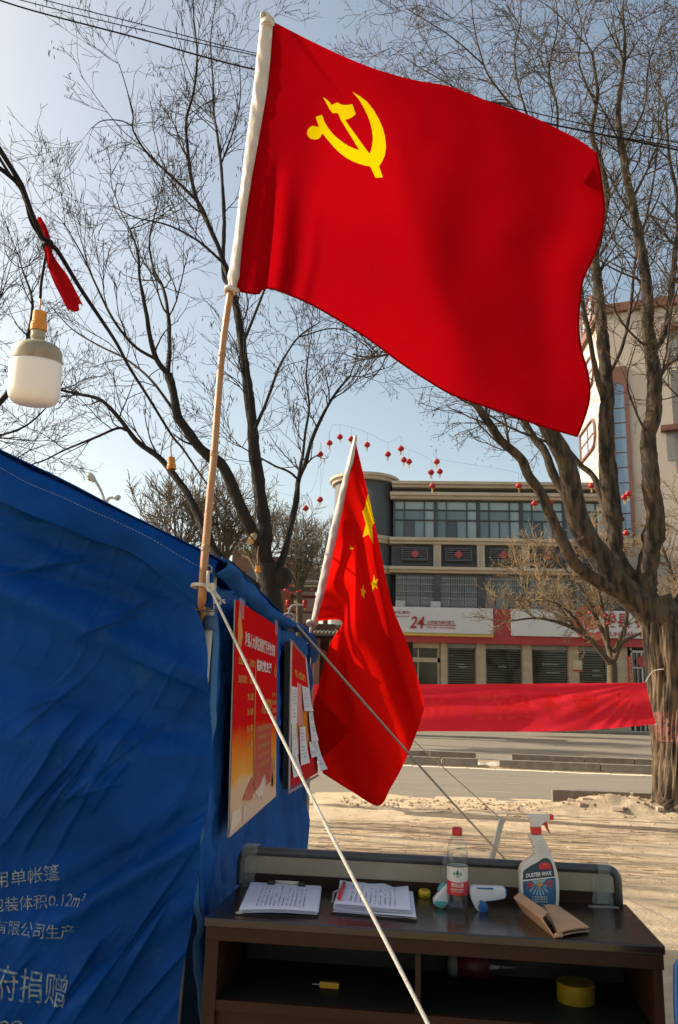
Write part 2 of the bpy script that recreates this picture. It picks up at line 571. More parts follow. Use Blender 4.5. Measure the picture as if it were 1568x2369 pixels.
# loose kerb stones at the near road edge, right
k1, k2 = gz(1299, 1886), gz(1420, 1880)
nk = MB().box((0, 0, 0), (1, 1, 1))
kerb_n = thing('near_kerb', (2.3, 11.95, 0), 'short run of upright concrete kerb slabs beside the big tree', 'kerb')
kerb_n['kind'] = 'structure'
for (xa, xb, dy) in ((2.26, 3.32, 0.0), (3.34, 4.42, .05)):
    build('kerb_stone', MB().box((xa, 11.98-dy, -.06), (xb, 12.10-dy, .215)), m_kerb, parent=kerb_n, bevel=.01)
slabs = MB()
for (x, y, a, s) in ((2.95, 11.2, .3, .09), (2.5, 11.35, 1.2, .05), (3.5, 11.3, .8, .06), (2.42, 11.55, 2.0, .06), (2.62, 11.5, .5, .07)):
    c, si = math.cos(a)*s, math.sin(a)*s
    z = sand_h(x, y)
    slabs.hexa([(x-c, y-si, z-.01), (x+si, y-c, z-.01), (x+c, y+si, z-.01), (x-si, y+c, z-.01), (x-c, y-si, z+.035), (x+si, y-c, z+.03), (x+c, y+si, z+.04), (x-si, y+c, z+.035)])
build('brick_rubble', slabs, mat('rubble', (.42, .27, .19), (.5, .42, .32), rough=.9), kind='stuff', label='broken brick pieces by the soil heap', cat='rubble')

fk = MB().box((-120, 43.9, -.05), (120, 44.1, .10))
build('far_kerb', fk, m_kerb, kind='structure', label='low kerb along the far side of the road')
fw = MB().box((-120, 44.1, -.08), (120, 60, .09))
build('far_pavement', fw, m_walk, kind='structure', label='pavement in front of the bank')

# ================================================================== bank building
YB = 47.0
def bx(x, y=1300): return at(x, y, YB).x
def bz(y, x=912): return at(x, y, YB).z
m_wall_d = mat('dark_render', (0.085, 0.085, 0.085), (0.065, 0.065, 0.068), rough=.85, scale=.7)
m_trim = mat('cream_trim', (0.52, 0.43, 0.33), (0.44, 0.36, 0.27), rough=.8, scale=1.0)
m_stone = mat('sand_stone', (0.42, 0.33, 0.22), (0.34, 0.26, 0.17), rough=.7, scale=1.5, stretch=(.4, .4, 2))
m_frame = mat('window_frame_grey', (0.055, 0.065, 0.07), rough=.5)
def glass_mat(name, c, rough=.04):
    m, nt, o = _new(name)
    b = nt.nodes.new('ShaderNodeBsdfPrincipled')
    b.inputs['Base Color'].default_value = (*c, 1)
    b.inputs['Roughness'].default_value = rough
    b.inputs['Specular IOR Level'].default_value = .8
    bn = nt.nodes.new('ShaderNodeBump'); bn.inputs['Strength'].default_value = .04; bn.inputs['Distance'].default_value = .05
    nt.links.new(_noise(nt, _coords(nt), .8, 2), bn.inputs['Height'])
    nt.links.new(bn.outputs[0], b.inputs['Normal'])
    nt.links.new(b.outputs[0], o.inputs['Surface'])
    return m
m_gl = [glass_mat('pane_teal', (.11, .165, .18)), glass_mat('pane_pale_blind', (.30, .38, .38)), glass_mat('pane_blue', (.16, .235, .265)), glass_mat('pane_dark', (.03, .03, .028))]
m_curt = glass_mat('pane_white_curtain', (.55, .56, .52))
m_bar = mat('grille_bar', (.26, .25, .23), rough=.5, metal=.4)
m_lou = mat('louvre_metal', (.10, .10, .11), rough=.6)
m_diam = mat('red_diamond', (.40, .06, .06), rough=.6)
m_sign_w = mat('sign_white', (.60, .58, .57), (.55, .53, .52), rough=.45, scale=1)
m_sign_r = mat('sign_red', (.40, .035, .04), (.34, .03, .035), rough=.5, scale=1)
m_sign_y = mat('sign_yellow', (.55, .36, .06), rough=.5)
m_letter_r = mat('letter_red', (.36, .02, .025), rough=.5)
m_letter_o = mat('letter_orange', (.55, .12, .05), rough=.5)
bank = thing('bank_building', (bx(1150), YB+3, 0), 'grey three-storey bank building with cream trims and red white shop sign', 'building')
XL, XR = bx(905), bx(1398)
z_roof, z_c1, z_t0, z_t1, z_w1t, z_w1b, z_s1, z_p0, z_l1, z_w2t, z_w2b = [bz(y) for y in (1116, 1128, 1140, 1154, 1155, 1244, 1258, 1311, 1324, 1328, 1406)]
z_sgt, z_sgb, z_sy, z_red = bz(1405.5), bz(1464.5), bz(1471), bz(1485)
XE = bx(1500)
b = MB()
b.box((XL, YB+.25, z_w1t), (XR, YB+12, z_roof))            # parapet zone
b.box((XL, YB+.9, z_w1b), (XR, YB+12, z_w1t))              # recessed behind the ribbon windows
b.box((XL, YB+.15, z_w2t), (XR, YB+12, z_w1b))
b.box((XL, YB+.9, z_w2b), (XR, YB+12, z_w2t))
b.box((XL, YB+1.0, 0), (XE+6, YB+12, z_w2b))
build('wall', b, m_wall_d, parent=bank)
# rounded corner tower
tc_x, tc_r = bx(838), bx(905) - bx(838) + .15
tw = MB().lathe([(tc_r, 0), (tc_r, z_roof + .45)], (tc_x, YB + tc_r*.75, 0), 40)
build('round_tower', tw, mat('tower_render', (.10, .10, .098), (.08, .08, .08), rough=.85, scale=.6), parent=bank, smooth=True)
def ring(z0, z1, e, name='tower_cornice'):
    zm = (z0+z1)/2
    rr = MB().lathe([(tc_r-.02, z0), (tc_r+e*.5, z0+.02), (tc_r+e*.6, zm), (tc_r+e, zm+.03), (tc_r+e, z1), (tc_r-.02, z1+.02)], (tc_x, YB + tc_r*.75, 0), 40)
    build(name, rr, m_trim, parent=bank, smooth=False)
ring(z_c1+.40, z_roof+.46, .32); ring(z_s1, z_w1b+.06, .3); ring(z_l1-.05, z_p0+.02, .3)
def trim(name, x0, x1, z0, z1, e):
    t = MB().box((x0, YB-e*.55+.1, z0), (x1, YB+.3, z0+(z1-z0)*.5)).box((x0-.03, YB-e+.1, z0+(z1-z0)*.5), (x1+.03, YB+.3, z1))
    build(name, t, m_trim, parent=bank)
trim('roof_cornice', XL, XR+.4, z_c1, z_roof+.02, .45)
trim('upper_band', XL-.1, XR, z_t1, z_t0, .40)
trim('sill_band', XL-.1, XR+1.6, z_s1, z_w1b, .40)
trim('lower_band', XL-.1, XR+1.6, z_l1, z_p0, .40)
P0 = bx(912); BW = bx(1011.5) - bx(912)
zt1, zt2 = bz(1177), bz(1200.4)
fr_x = [0, .222, .70, .935]              # mullions as fractions of a bay
for k in range(5):
    x0 = P0 + k*BW
    w = build('ribbon_window', MB().box((x0-.10, YB+.12, z_w1b), (x0+.02, YB+.5, z_w1t)), m_frame, parent=bank)
    fm = MB()
    for f_ in fr_x[1:]:
        fm.box((x0+f_*BW-.035, YB+.16, z_w1b), (x0+f_*BW+.035, YB+.4, z_w1t))
    for z in (zt1, zt2, z_w1t-.04, z_w1b+.04):
        fm.box((x0+.02, YB+.18, z-.035), (x0+.935*BW, YB+.38, z+.035))
    fm.box((x0+.46*BW-.03, YB+.2, z_w1b), (x0+.46*BW+.03, YB+.36, zt2))
    fm.box((x0+.935*BW, YB+.10, z_w1b), (x0+BW-.1, YB+.5, z_w1t))
    build('frame', fm, m_frame, parent=w)
    lay = [[(0, .222), (.222, .70), (.70, .935)], [(0, .222), (.222, .70), (.70, .935)], [(0, .222), (.222, .46), (.46, .70), (.70, .935)]]
    zz = [(zt1, z_w1t, 0), (zt2, zt1, 1), (z_w1b, zt2, 2)]
    for (za, zb, r_) in zz:
        for q, (fa, fb) in enumerate(lay[r_]):
            gi = {0: 1, 1: 0, 2: 0}[r_]
            if q == len(lay[r_])-1: gi = 1 if r_ else 1
            elif r_ == 2 and q == 1: gi = 3 if k != 2 else 2
            elif r_ == 2 and q == 2: gi = 2
            elif r_ == 1: gi = 0
            build('pane', MB().box((x0+fa*BW+.02, YB+.27+.003*q, za), (x0+fb*BW, YB+.29+.003*q, zb)), m_gl[gi], parent=w)
# louvred panels with red diamonds, cream pilasters between
PW = bx(1102.2) - bx(1000.5)
for k in range(5):
    xc = bx(957.5) + k*(PW)*1.012 + (0.05 if k == 0 else 0)
    hw, zc0, zc1 = (bx(987.6)-bx(927.3))/2, bz(1296.5), bz(1267)
    gr = build('louvre_panel', MB().box((xc-hw+.05, YB+.08, zc0+.05), (xc+hw-.05, YB+.12, zc1-.05)), m_wall_d, parent=bank)
    ff = MB().box((xc-hw, YB-.15, zc1-.06), (xc+hw, YB+.1, zc1)).box((xc-hw, YB-.15, zc0), (xc+hw, YB+.1, zc0+.06)).box((xc-hw, YB-.16, zc0), (xc-hw+.06, YB+.1, zc1)).box((xc+hw-.06, YB-.16, zc0), (xc+hw, YB+.1, zc1))
    build('frame', ff, m_lou, parent=gr)
    for s_ in range(5):
        z = zc0 + (zc1-zc0)*(s_+1)/6
        build('slat', MB().box((xc-hw+.06, YB-.12, z-.035), (xc+hw-.06, YB+.04, z+.03)), m_lou, parent=gr)
    d = .26; zc = (zc0+zc1)/2
    build('diamond', MB().prism([(xc-d, YB-.19, zc), (xc, YB-.19, zc-d), (xc+d, YB-.19, zc), (xc, YB-.19, zc+d)], (0, .12, 0)), m_diam, parent=gr)
    xp0, xp1 = xc + (bx(1000.5)-bx(957.5)), xc + (bx(1018.6)-bx(957.5))
    build('pilaster', MB().box((xp0, YB-.02, z_p0), (xp1, YB+.2, z_s1)).box((xp0+.03, YB-.08, z_p0), (xp0+.11, YB, z_s1)).box((xp1-.11, YB-.08, z_p0), (xp1-.03, YB, z_s1)), m_trim, parent=bank)
# barred windows of the middle storey
for k in range(5):
    x0 = bx(917.5) + k*(bx(1113.1)-bx(1010.7)); x1 = x0 + (bx(1096.9)-bx(1010.7))
    w = build('barred_window', MB().box((x0-.05, YB+.45, z_w2b), (x1+.05, YB+.5, z_w2t)), m_gl[3], parent=bank)
    for q in range(3):
        xa = x0 + (x1-x0)*(0, .28, .64)[q]; xb = x0 + (x1-x0)*(.28, .64, 1)[q]
        zm = z_w2b + (z_w2t-z_w2b)*.38
        build('pane', MB().box((xa+.03, YB+.4, zm+.03), (xb-.03, YB+.42, z_w2t)), m_gl[2 if (k+q) % 2 else 0], parent=w)
        build('pane', MB().box((xa+.03, YB+.4, z_w2b), (xb-.03, YB+.42, zm-.03)), m_curt if (k*2+q) % 3 else m_gl[1], parent=w)
    gb = MB()
    n = 21
    for q in range(n+1):
        x = x0 + (x1-x0)*q/n
        gb.box((x-.018, YB+.1, z_w2b), (x+.018, YB+.135, z_w2t))
    for q in (.12, .3, .5, .72, .9):
        z = z_w2b + (z_w2t-z_w2b)*q
        gb.box((x0, YB+.09, z-.025), (x1, YB+.14, z+.025))
    build('security_bars', gb, m_bar, parent=w)
    build('pier', MB().box((x1, YB+.05, z_w2b), (x1+(bx(1113.1)-bx(1096.9)), YB+.6, z_w2t)), m_wall_d, parent=bank)
# air-conditioner boxes on the ledge above the sign
for xx in (bx(927), bx(1007)):
    build('air_conditioner', MB().box((xx-.28, YB-.35, z_w2b), (xx+.28, YB+.05, z_w2b+.38)).box((xx-.2, YB-.38, z_w2b+.06), (xx+.1, YB-.35, z_w2b+.32)), mat('ac_white', (.5, .5, .48), rough=.6), parent=bank, bevel=.02)
# shop sign fascia
sg_ = build('red_fascia', MB().box((bx(872), YB-.35, z_red), (XE+6, YB+.2, z_sgb+.1)).box((bx(1134), YB-.36, z_sgb), (bx(1178), YB+.2, z_sgt)), m_sign_r, parent=bank)
s1 = build('sign_board', MB().box((bx(872), YB-.55, z_sgb), (bx(1135.8), YB-.36, z_sgt)), m_sign_w, parent=bank, bevel=.03, label='white sign board reading 24 hour self-service banking')
build('yellow_strip', MB().box((bx(872), YB-.57, z_sy), (bx(1135.8), YB-.36, z_sgb-.01)), m_sign_y, parent=s1)
s2 = build('sign_board', MB().box((bx(1176), YB-.55, z_sgb-.05), (XE+6, YB-.36, z_sgt)), m_sign_w, parent=bank, bevel=.03, label='white sign board with an orange red emblem and XUNXIAN lettering')
sf = lambda x, z: (x, YB-.59, z)
def sgtext(mb, body, xa, xb, ya, yb, bold=.012, shear=0, ref=1000):
    text_on(mb, body, sf, bx(xa, ya), bx(xb, ya), bz(ya, (xa+xb)/2), bz(yb, (xa+xb)/2), bold, shear)
lt = MB()
sgtext(lt, '24', 947, 981, 1455.5, 1428, .02, .25)
sgtext(lt, '小时自助银行服务', 986.5, 1050.5, 1446.5, 1438, .018)
sgtext(lt, 'Hour Self - Service Banking', 987, 1051, 1457, 1451.5, .012)
xa, xb, zz_ = bx(975), bx(1052.5), bz(1448.3, 1010)
lt.add([sf(xa, zz_-.02), sf(xb, zz_-.02), sf(xb, zz_+.02), sf(xa, zz_+.02)], [(0, 1, 2, 3)])
sgtext(lt, '村镇银行', 912, 948, 1423, 1415.5, .02)
sgtext(lt, 'Rural Bank', 918, 947, 1430, 1426.5, .01)
build('lettering', lt, m_letter_r, parent=s1, recalc=False)
lt2 = MB()
sgtext(lt2, '浚县', 1393, 1450, 1454, 1420, .02)
sgtext(lt2, '农村', 1462, 1510, 1456, 1422, .02)
sgtext(lt2, 'XUNXIAN  RURAL', 1394, 1520, 1475.5, 1465, .015)
build('lettering', lt2, m_letter_r, parent=s2, recalc=False)
em = MB()
ex_, ez_ = bx(1356), bz(1443, 1356)
for (ra, rb, t0, t1) in ((.55, 1.0, .4, 5.9), (0, .38, 0, 6.283)):
    pts = [(ra, t0+(t1-t0)*i/30) for i in range(31)]
    o_ = [sf(ex_+1.02*rb*math.cos(t), ez_+1.02*rb*math.sin(t)) for _, t in pts]
    i_ = [sf(ex_+1.02*ra*math.cos(t)+(.1 if ra else 0), ez_+1.02*ra*math.sin(t)) for _, t in pts]
    em.add(o_+i_, [(q, q+1, 31+q+1, 31+q) for q in range(30)])
build('emblem', em, m_letter_o, parent=s2, recalc=False)
# shopfront: stone pilasters, blind-covered windows, doors
m_blind = mat('venetian_blind', (.026, .025, .021), (.012, .012, .010), rough=.6, scale=3)
m_dglass = glass_mat('shop_glass', (.02, .02, .018), .08)
gx = lambda q: 843 + .462*q      # helper from an enlarged view
for (a, b_) in ((955, 1034), (1101.5, 1122.5), (1208, 1229), (1314, 1337), (1403, 1450)):
    x0, x1 = bx(max(a, 1019) if a == 955 else a, 1500), bx(b_ if a != 955 else 1034, 1500)
    pl = build('stone_pilaster', MB().box((x0, YB-.05, 0.09), (x1, YB+.9, z_red)), m_stone, parent=bank)
for k, (a, b_) in enumerate(((1034, 1101.5), (1122.5, 1208), (1229, 1314), (1337, 1403))):
    x0, x1 = bx(a, 1500), bx(b_, 1500)
    zt = z_red - .1
    w = build('shop_window', MB().box((x0, YB+.3, .6), (x1, YB+.35, zt)), m_dglass, parent=bank)
    build('frame', MB().box((x0, YB+.1, zt-.16), (x1, YB+.4, zt+.1)).box((x0, YB+.15, .1), (x1, YB+.4, .62)).box((x0, YB+.15, .6), (x0+.06, YB+.38, zt)).box((x1-.06, YB+.15, .6), (x1, YB+.38, zt)), m_bar, parent=w)
    bl = MB()
    n = 26
    rr2 = random.Random(40+k)
    for q in range(n):
        z = .9 + (zt-.2-.9)*q/n
        xe = x0+.12 + (rr2.uniform(0, .3) if rr2.random() < .2 else 0)
        bl.hexa([(xe, YB+.20, z), (x1-.1, YB+.20, z+rr2.uniform(-.01, .01)), (x1-.1, YB+.26, z+.04), (xe, YB+.26, z+.04), (xe, YB+.205, z+.008), (x1-.1, YB+.205, z+.008), (x1-.1, YB+.265, z+.048), (xe, YB+.265, z+.048)])
    build('blind', bl, m_blind, parent=w)
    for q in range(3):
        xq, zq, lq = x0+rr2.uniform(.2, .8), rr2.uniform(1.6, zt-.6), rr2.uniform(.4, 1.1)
        build('lamp_reflection_bar', MB().box((xq, YB+.17, zq), (min(x1-.1, xq+lq), YB+.19, zq+.05)), m_bar, parent=w)  # solid bars modelled as lamp reflections in the shop glass
# left glazed door and right door with couplet
x0, x1 = bx(955, 1520), bx(1017, 1520)
dr = build('shop_door', MB().box((x0, YB+.3, .1), (x1, YB+.36, z_red-.15)), m_dglass, parent=bank)
build('frame', MB().box((x0, YB+.1, z_red-1.1), (x1, YB+.4, z_red-.85)).box((x0, YB+.05, z_red-.3), (x1, YB+.4, z_red)).box((x1-.12, YB+.1, .1), (x1, YB+.4, z_red)).box((x1-.55, YB+.15, 2.2), (x1, YB+.4, 2.3)).box((bx(966, 1520), YB+.12, .1), (bx(968.5, 1520), YB+.4, z_red)), m_stone, parent=dr)
x0, x1 = bx(1461, 1530), bx(1502, 1530)
dr2 = build('shop_door', MB().box((x0, YB+.3, .1), (x1, YB+.36, z_red-.15)), m_dglass, parent=bank)
build('frame', MB().box((x0, YB+.1, bz(1510, 1480)), (x1, YB+.4, bz(1505, 1480))).box((bx(1461, 1530), YB+.1, .1), (bx(1464, 1530), YB+.4, z_red)).box((bx(1485, 1530), YB+.1, .1), (bx(1487.5, 1530), YB+.4, bz(1510, 1480))).box((bx(1475, 1530), YB+.12, .1), (bx(1476, 1530), YB+.4, bz(1510, 1480))).box((x0, YB+.12, bz(1546, 1480)), (bx(1487, 1530), YB+.4, bz(1543, 1480))), m_sign_w, parent=dr2)
fu = MB().lathe([(.33, 0), (.33, .02)], (bx(1474), YB+.05, bz(1530, 1474)), 8, axis=(0, -1, 0))
build('round_red_charm', fu, mat('charm_red', (.38, .05, .05), rough=.6), parent=dr2)
cp = build('couplet_strip', MB().box((bx(1451.5, 1540), YB-.16, 1.6), (bx(1460, 1540), YB-.06, bz(1518, 1456))), m_sign_r, parent=bank)
cl = MB()
for q, ch in enumerate('全家欢人和喜庆春'):
    zt = bz(1521 + q*7.4, 1456)
    text_on(cl, ch, lambda x, z: (x, YB-.17, z), bx(1453, 1540), bx(1458.6, 1540), zt-.145, zt, .02)
build('lettering', cl, m_sign_y, parent=cp, recalc=False)
pn = build('wall_notice', MB().box((bx(1315.5), YB-.09, bz(1553, 1325)), (bx(1336), YB-.06, bz(1528, 1325))), mat('paper_peach', (.55, .42, .26), rough=.7), parent=bank)
build('red_band', MB().box((bx(1315.5), YB-.10, bz(1553, 1325)), (bx(1336), YB-.095, bz(1549, 1325))), m_sign_r, parent=pn)
# two-storey annex roof on the right
build('annex_wall', MB().box((XR+.02, YB+.3, z_w2b), (bx(1457), YB+8, bz(1258, 1430))), m_wall_d, parent=bank)
build('annex_roof', MB().box((XR-.1, YB-.2, bz(1257, 1430)), (bx(1458), YB+8.2, bz(1252, 1430))), m_trim, parent=bank)

# ================================================================== tall beige building on the right
YT = 52.0
m_bei = mat('beige_render', (.50, .44, .37), (.45, .39, .33), rough=.85, scale=.4)
m_brn = mat('brown_trim', (.19, .085, .06), (.15, .065, .048), rough=.75, scale=1)
m_sky_gl = glass_mat('curtain_glass', (.16, .25, .36), .03)
c0 = at(1394, 718, YT)
tall = thing('apartment_tower', (c0.x+3, YT+4, 0), 'tall beige building with brown trim and a blue glass stair strip', 'building')
ang = math.radians(-17)
tx, ty = Vector((math.cos(ang), math.sin(ang), 0)), Vector((-math.sin(ang), math.cos(ang), 0))
TO = Vector((c0.x, YT, 0)); TH = c0.z
Yback = YT/.86
def TP(a, d, z): return TO + tx*a + ty*d + Vector((0, 0, z))
def tpx(x, y):         # local a on the tower front of a pixel
    d = ray(x, y); n = np.array(ty)
    t = ((np.array(TO) - CP) @ n)/(d @ n)
    p = CP + d*t
    return float((p - np.array(TO)) @ np.array(tx)), float(p[2])
w = MB()
fl, flb = TP(0, 0, 0), Vector((c0.x, Yback, 0))
fr_ = TP(16, 0, 0); frb = Vector((fr_.x+2, Yback, 0))
w.hexa([fl, fr_, frb, flb, fl+Vector((0, 0, TH)), fr_+Vector((0, 0, TH)), frb+Vector((0, 0, TH)), flb+Vector((0, 0, TH))])
build('wall', w, m_bei, parent=tall)
co = MB()
co.hexa([TP(-.25, -.35, TH-.35), TP(16, -.35, TH-.35), TP(16, .2, TH-.35), TP(-.25, .2, TH-.35), TP(-.25, -.35, TH+.25), TP(16, -.35, TH+.25), TP(16, .2, TH+.25), TP(-.25, .2, TH+.25)])
co.box((c0.x-.3, YT, TH-.33), (c0.x+.3, Yback, TH+.23))
build('roof_cornice', co, m_brn, parent=tall)
# arched blue glass strip
a0, zt_ = tpx(1411, 885); a1, _ = tpx(1446, 885)
_, zb_ = tpx(1430, 1262); _, ztop = tpx(1428, 850)
strip = build('stair_window', MB().hexa([TP(a0, -.05, zb_), TP(a1, -.05, zb_), TP(a1, .1, zb_), TP(a0, .1, zb_), TP(a0, -.05, zt_), TP(a1, -.05, zt_), TP(a1, .1, zt_), TP(a0, .1, zt_)]), m_brn, parent=tall)
for q in range(10):
    za, zb = zb_ + (zt_-.9-zb_)*q/10, zb_ + (zt_-.9-zb_)*(q+1)/10
    build('pane', MB().hexa([TP(a0+.05, -.09, za+.04), TP(a1-.05, -.09, za+.04), TP(a1-.05, -.06, za+.04), TP(a0+.05, -.06, za+.04), TP(a0+.05, -.09, zb-.04), TP(a1-.05, -.09, zb-.04), TP(a1-.05, -.06, zb-.04), TP(a0+.05, -.06, zb-.04)]), m_sky_gl, parent=strip)
zq = zt_-.9
arc = [TP(a0+.05, -.09, zq+.02), TP(a1-.05, -.09, zq+.02)] + [TP((a0+a1)/2 + (a1-a0-.1)/2*math.cos(t), -.09, zq+.02+.75*math.sin(t)) for t in np.linspace(.05, math.pi-.05, 12)]
build('arched_pane', MB().prism(arc, ty*.03), m_sky_gl, parent=strip)
fr2 = MB()
for aa in (a0, a1):
    fr2.hexa([TP(aa-.12, -.14, zb_), TP(aa+.12, -.14, zb_), TP(aa+.12, 0, zb_), TP(aa-.12, 0, zb_), TP(aa-.12, -.14, ztop), TP(aa+.12, -.14, ztop), TP(aa+.12, 0, ztop), TP(aa-.12, 0, ztop)])
build('frame', fr2, m_brn, parent=strip)
hd = [TP(a0-.1, -.15, ztop), TP(a1+.1, -.15, ztop), TP(a1+.1, -.15, zq)] + [TP((a0+a1)/2 + (a1-a0-.1)/2*math.cos(t), -.15, zq+.02+.75*math.sin(t)) for t in np.linspace(.0, math.pi, 14)] + [TP(a0-.1, -.15, zq)]
build('arched_head', MB().prism(hd, ty*.09), m_brn, parent=strip)
# left, sun-lit side: windows with brown surrounds (seen at a slant)
def lwin(x0p, x1p, y0p, y1p):
    A, B = atx(x0p, y1p, c0.x), atx(x1p, y1p, c0.x)
    A2, B2 = atx(x0p, y0p, c0.x), atx(x1p, y0p, c0.x)
    ya, yb = max(A.y, A2.y), min(B.y, B2.y)
    z0, z1 = (A.z+B.z)/2, (A2.z+B2.z)/2
    wn = build('side_window', MB().box((c0.x-.05, yb, z0), (c0.x-.02, ya, z1)), glass_mat('side_pane', (.35, .40, .42)), parent=tall)
    s = MB()
    n = 22
    prof = []
    cy, hy, r = (ya+yb)/2, (ya-yb)/2, min((ya-yb), (z1-z0))*.42
    for (sy, sz, t0) in ((1, 1, 0), (-1, 1, math.pi/2), (-1, -1, math.pi), (1, -1, 1.5*math.pi)):
        rr_ = r if sy < 0 else .15
        for q in range(6):
            t = t0 + math.pi/2*q/5
            prof.append((cy+sy*(hy-rr_)+rr_*math.cos(t), (z1-rr_ if sz > 0 else z0+rr_)+rr_*math.sin(t)))
    s.tube([(c0.x-.06, p[0], p[1]) for p in prof]+[(c0.x-.06, *prof[0])], .13, 6)
    s.box((c0.x-.1, cy-.05, z0), (c0.x-.03, cy+.05, z1)).box((c0.x-.1, yb, (z0+z1)/2-.05), (c0.x-.03, ya, (z0+z1)/2+.05))
    build('frame', s, m_brn, parent=wn)
lwin(1346, 1378, 985, 1052); lwin(1347, 1374, 838, 905); lwin(1348, 1372, 700, 760)
# right-hand balconies
for (ya, yb) in ((768, 832), (1000, 1062)):
    aa, za = tpx(1540, ya); ab, zb = tpx(1600, yb)
    wn = build('balcony_window', MB().hexa([TP(aa, -.03, zb), TP(aa+5, -.03, zb), TP(aa+5, .1, zb), TP(aa, .1, zb), TP(aa, -.03, za), TP(aa+5, -.03, za), TP(aa+5, .1, za), TP(aa, .1, za)]), glass_mat('balcony_pane', (.20, .19, .17)), parent=tall)
    s = MB()
    s.hexa([TP(aa-.3, -.5, za), TP(aa+5, -.5, za), TP(aa+5, .1, za), TP(aa-.3, .1, za), TP(aa-.3, -.5, za+.35), TP(aa+5, -.5, za+.35), TP(aa+5, .1, za+.35), TP(aa-.3, .1, za+.35)])
    s.hexa([TP(aa+.8, -.1, zb), TP(aa+.95, -.1, zb), TP(aa+.95, 0, zb), TP(aa+.8, 0, zb), TP(aa+.8, -.1, za), TP(aa+.95, -.1, za), TP(aa+.95, 0, za), TP(aa+.8, 0, za)])
    build('frame', s, m_brn, parent=wn)
aa, za = tpx(1549, 858)
build('balcony_recess', MB().hexa([TP(aa, -.04, za-7), TP(aa+5, -.04, za-7), TP(aa+5, .1, za-7), TP(aa, .1, za-7), TP(aa, -.04, za), TP(aa+5, -.04, za), TP(aa+5, .1, za), TP(aa, .1, za)]), glass_mat('recess_dark', (.16, .14, .12), .4), parent=tall)

# ================================================================== low brown houses and the gatehouse, left of the second flag
m_brick = mat('brown_brick', (.16, .085, .06), (.12, .065, .048), rough=.9, scale=3)
def house(xa, xb, yt, Y, label, m, dep=8):
    p, q = at(xa, yt, Y), at(xb, yt, Y)
    h = thing('flat_roof_house', ((p.x+q.x)/2, Y+dep/2, 0), label, 'building')
    build('wall', MB().box((p.x, Y, 0), (q.x, Y+dep, p.z-.25)), m, parent=h)
    build('parapet', MB().box((p.x-.12, Y-.12, p.z-.25), (q.x+.12, Y+dep, p.z)), m_brick, parent=h)
    for k in range(2):
        xc = p.x + (q.x-p.x)*(.3+.4*k)
        wv = build('window', MB().box((xc-.6, Y-.03, p.z-3.2), (xc+.6, Y+.02, p.z-1.8)), m_gl[3], parent=h)
        build('sill', MB().box((xc-.7, Y-.12, p.z-3.35), (xc+.7, Y+.02, p.z-3.2)), m_trim, parent=h)
    return h
house(538, 596, 1273, 66, 'low brown flat-roofed building behind the left tree, nearer the tent', m_brick)
house(597, 708, 1288, 58, 'brown flat-roofed building behind the trunk of the left tree', mat('brown_render', (.19, .11, .08), (.15, .085, .065), rough=.9))
YG = 36.0
gx0, gx1 = at(645, 1400, YG).x, at(775, 1400, YG).x
gate = thing('gatehouse', ((gx0+gx1)/2, YG, 0), 'small tiled gatehouse with red brick piers left of the hanging star flag', 'gatehouse')
m_tile = mat('grey_roof_tile', (.11, .095, .075), (.075, .065, .055), rough=.9, scale=4)
m_tile_l = mat('sunlit_tile_roll', (.62, .52, .36), (.5, .42, .29), rough=.85, scale=4)  # sunlight on the tile ridges is put into this paler colour
m_redwood = mat('dark_red_beam', (.12, .035, .03), rough=.8)
m_pier = mat('red_brick_pier', (.25, .10, .07), (.19, .08, .055), rough=.9, scale=3)
def tile_roof(x0, x1, zt, zb, name):
    r_ = build(name, MB().hexa([(x0, YG-1.0, zb), (x1, YG-1.0, zb), (x1, YG+1.2, zt-.25), (x0, YG+1.2, zt-.25), (x0, YG-1.0, zb+.12), (x1, YG-1.0, zb+.12), (x1, YG+1.2, zt), (x0, YG+1.2, zt)]), m_tile, parent=gate)
    n = int((x1-x0)/.155)
    for k in range(n+1):
        x = x0 + (x1-x0)*k/n
        build('tile_roll', MB().tube([(x, YG-1.02, zb+.14), (x, YG+1.18, zt+.02)], .045, 6), m_tile_l if k % 1 == 0 else m_tile, parent=r_)
    build('ridge', MB().tube([(x0-.1, YG+1.2, zt+.12), (x1+.1, YG+1.2, zt+.12)], .17, 8), m_tile, parent=r_)
    ev = MB()
    for k in range(2*n+1):
        x = x0 + (x1-x0)*k/(2*n)
        ev.lathe([(0, -.05), (.055, -.03), (.055, .03), (0, .05)], (x, YG-1.05, zb+.05), 8, axis=(0, 1, 0))
    build('eave_tiles', ev, m_tile, parent=r_)
gzv = lambda y, x=700: at(x, y, YG).z
tile_roof(at(672, 1350, YG).x, gx1, gzv(1349), gzv(1370), 'upper_roof')
tile_roof(at(722, 1460, YG).x, gx1+.5, gzv(1452), gzv(1474), 'lower_roof')
build('beam', MB().box((gx0, YG-.1, gzv(1384)), (gx1, YG+.1, gzv(1378))), m_redwood, parent=gate)
build('beam', MB().box((gx0, YG-.12, gzv(1418)), (gx1, YG+.12, gzv(1414.5))), m_redwood, parent=gate)
build('side_wall', MB().box((gx0-2.5, YG-.2, 0), (at(673, 1400, YG).x, YG+.9, gzv(1368))), m_pier, parent=gate)
build('brick_pier', MB().box((at(722, 1500, YG).x, YG-.3, 0), (at(741, 1500, YG).x, YG+.4, gzv(1478))), m_pier, parent=gate)
build('brick_pier', MB().box((at(762, 1500, YG).x, YG-.3, 0), (gx1+.3, YG+.4, gzv(1478))), m_pier, parent=gate)
build('gate_wall', MB().box((at(672, 1500, YG).x, YG+.5, 0), (gx1, YG+.7, gzv(1440))), m_brick, parent=gate)

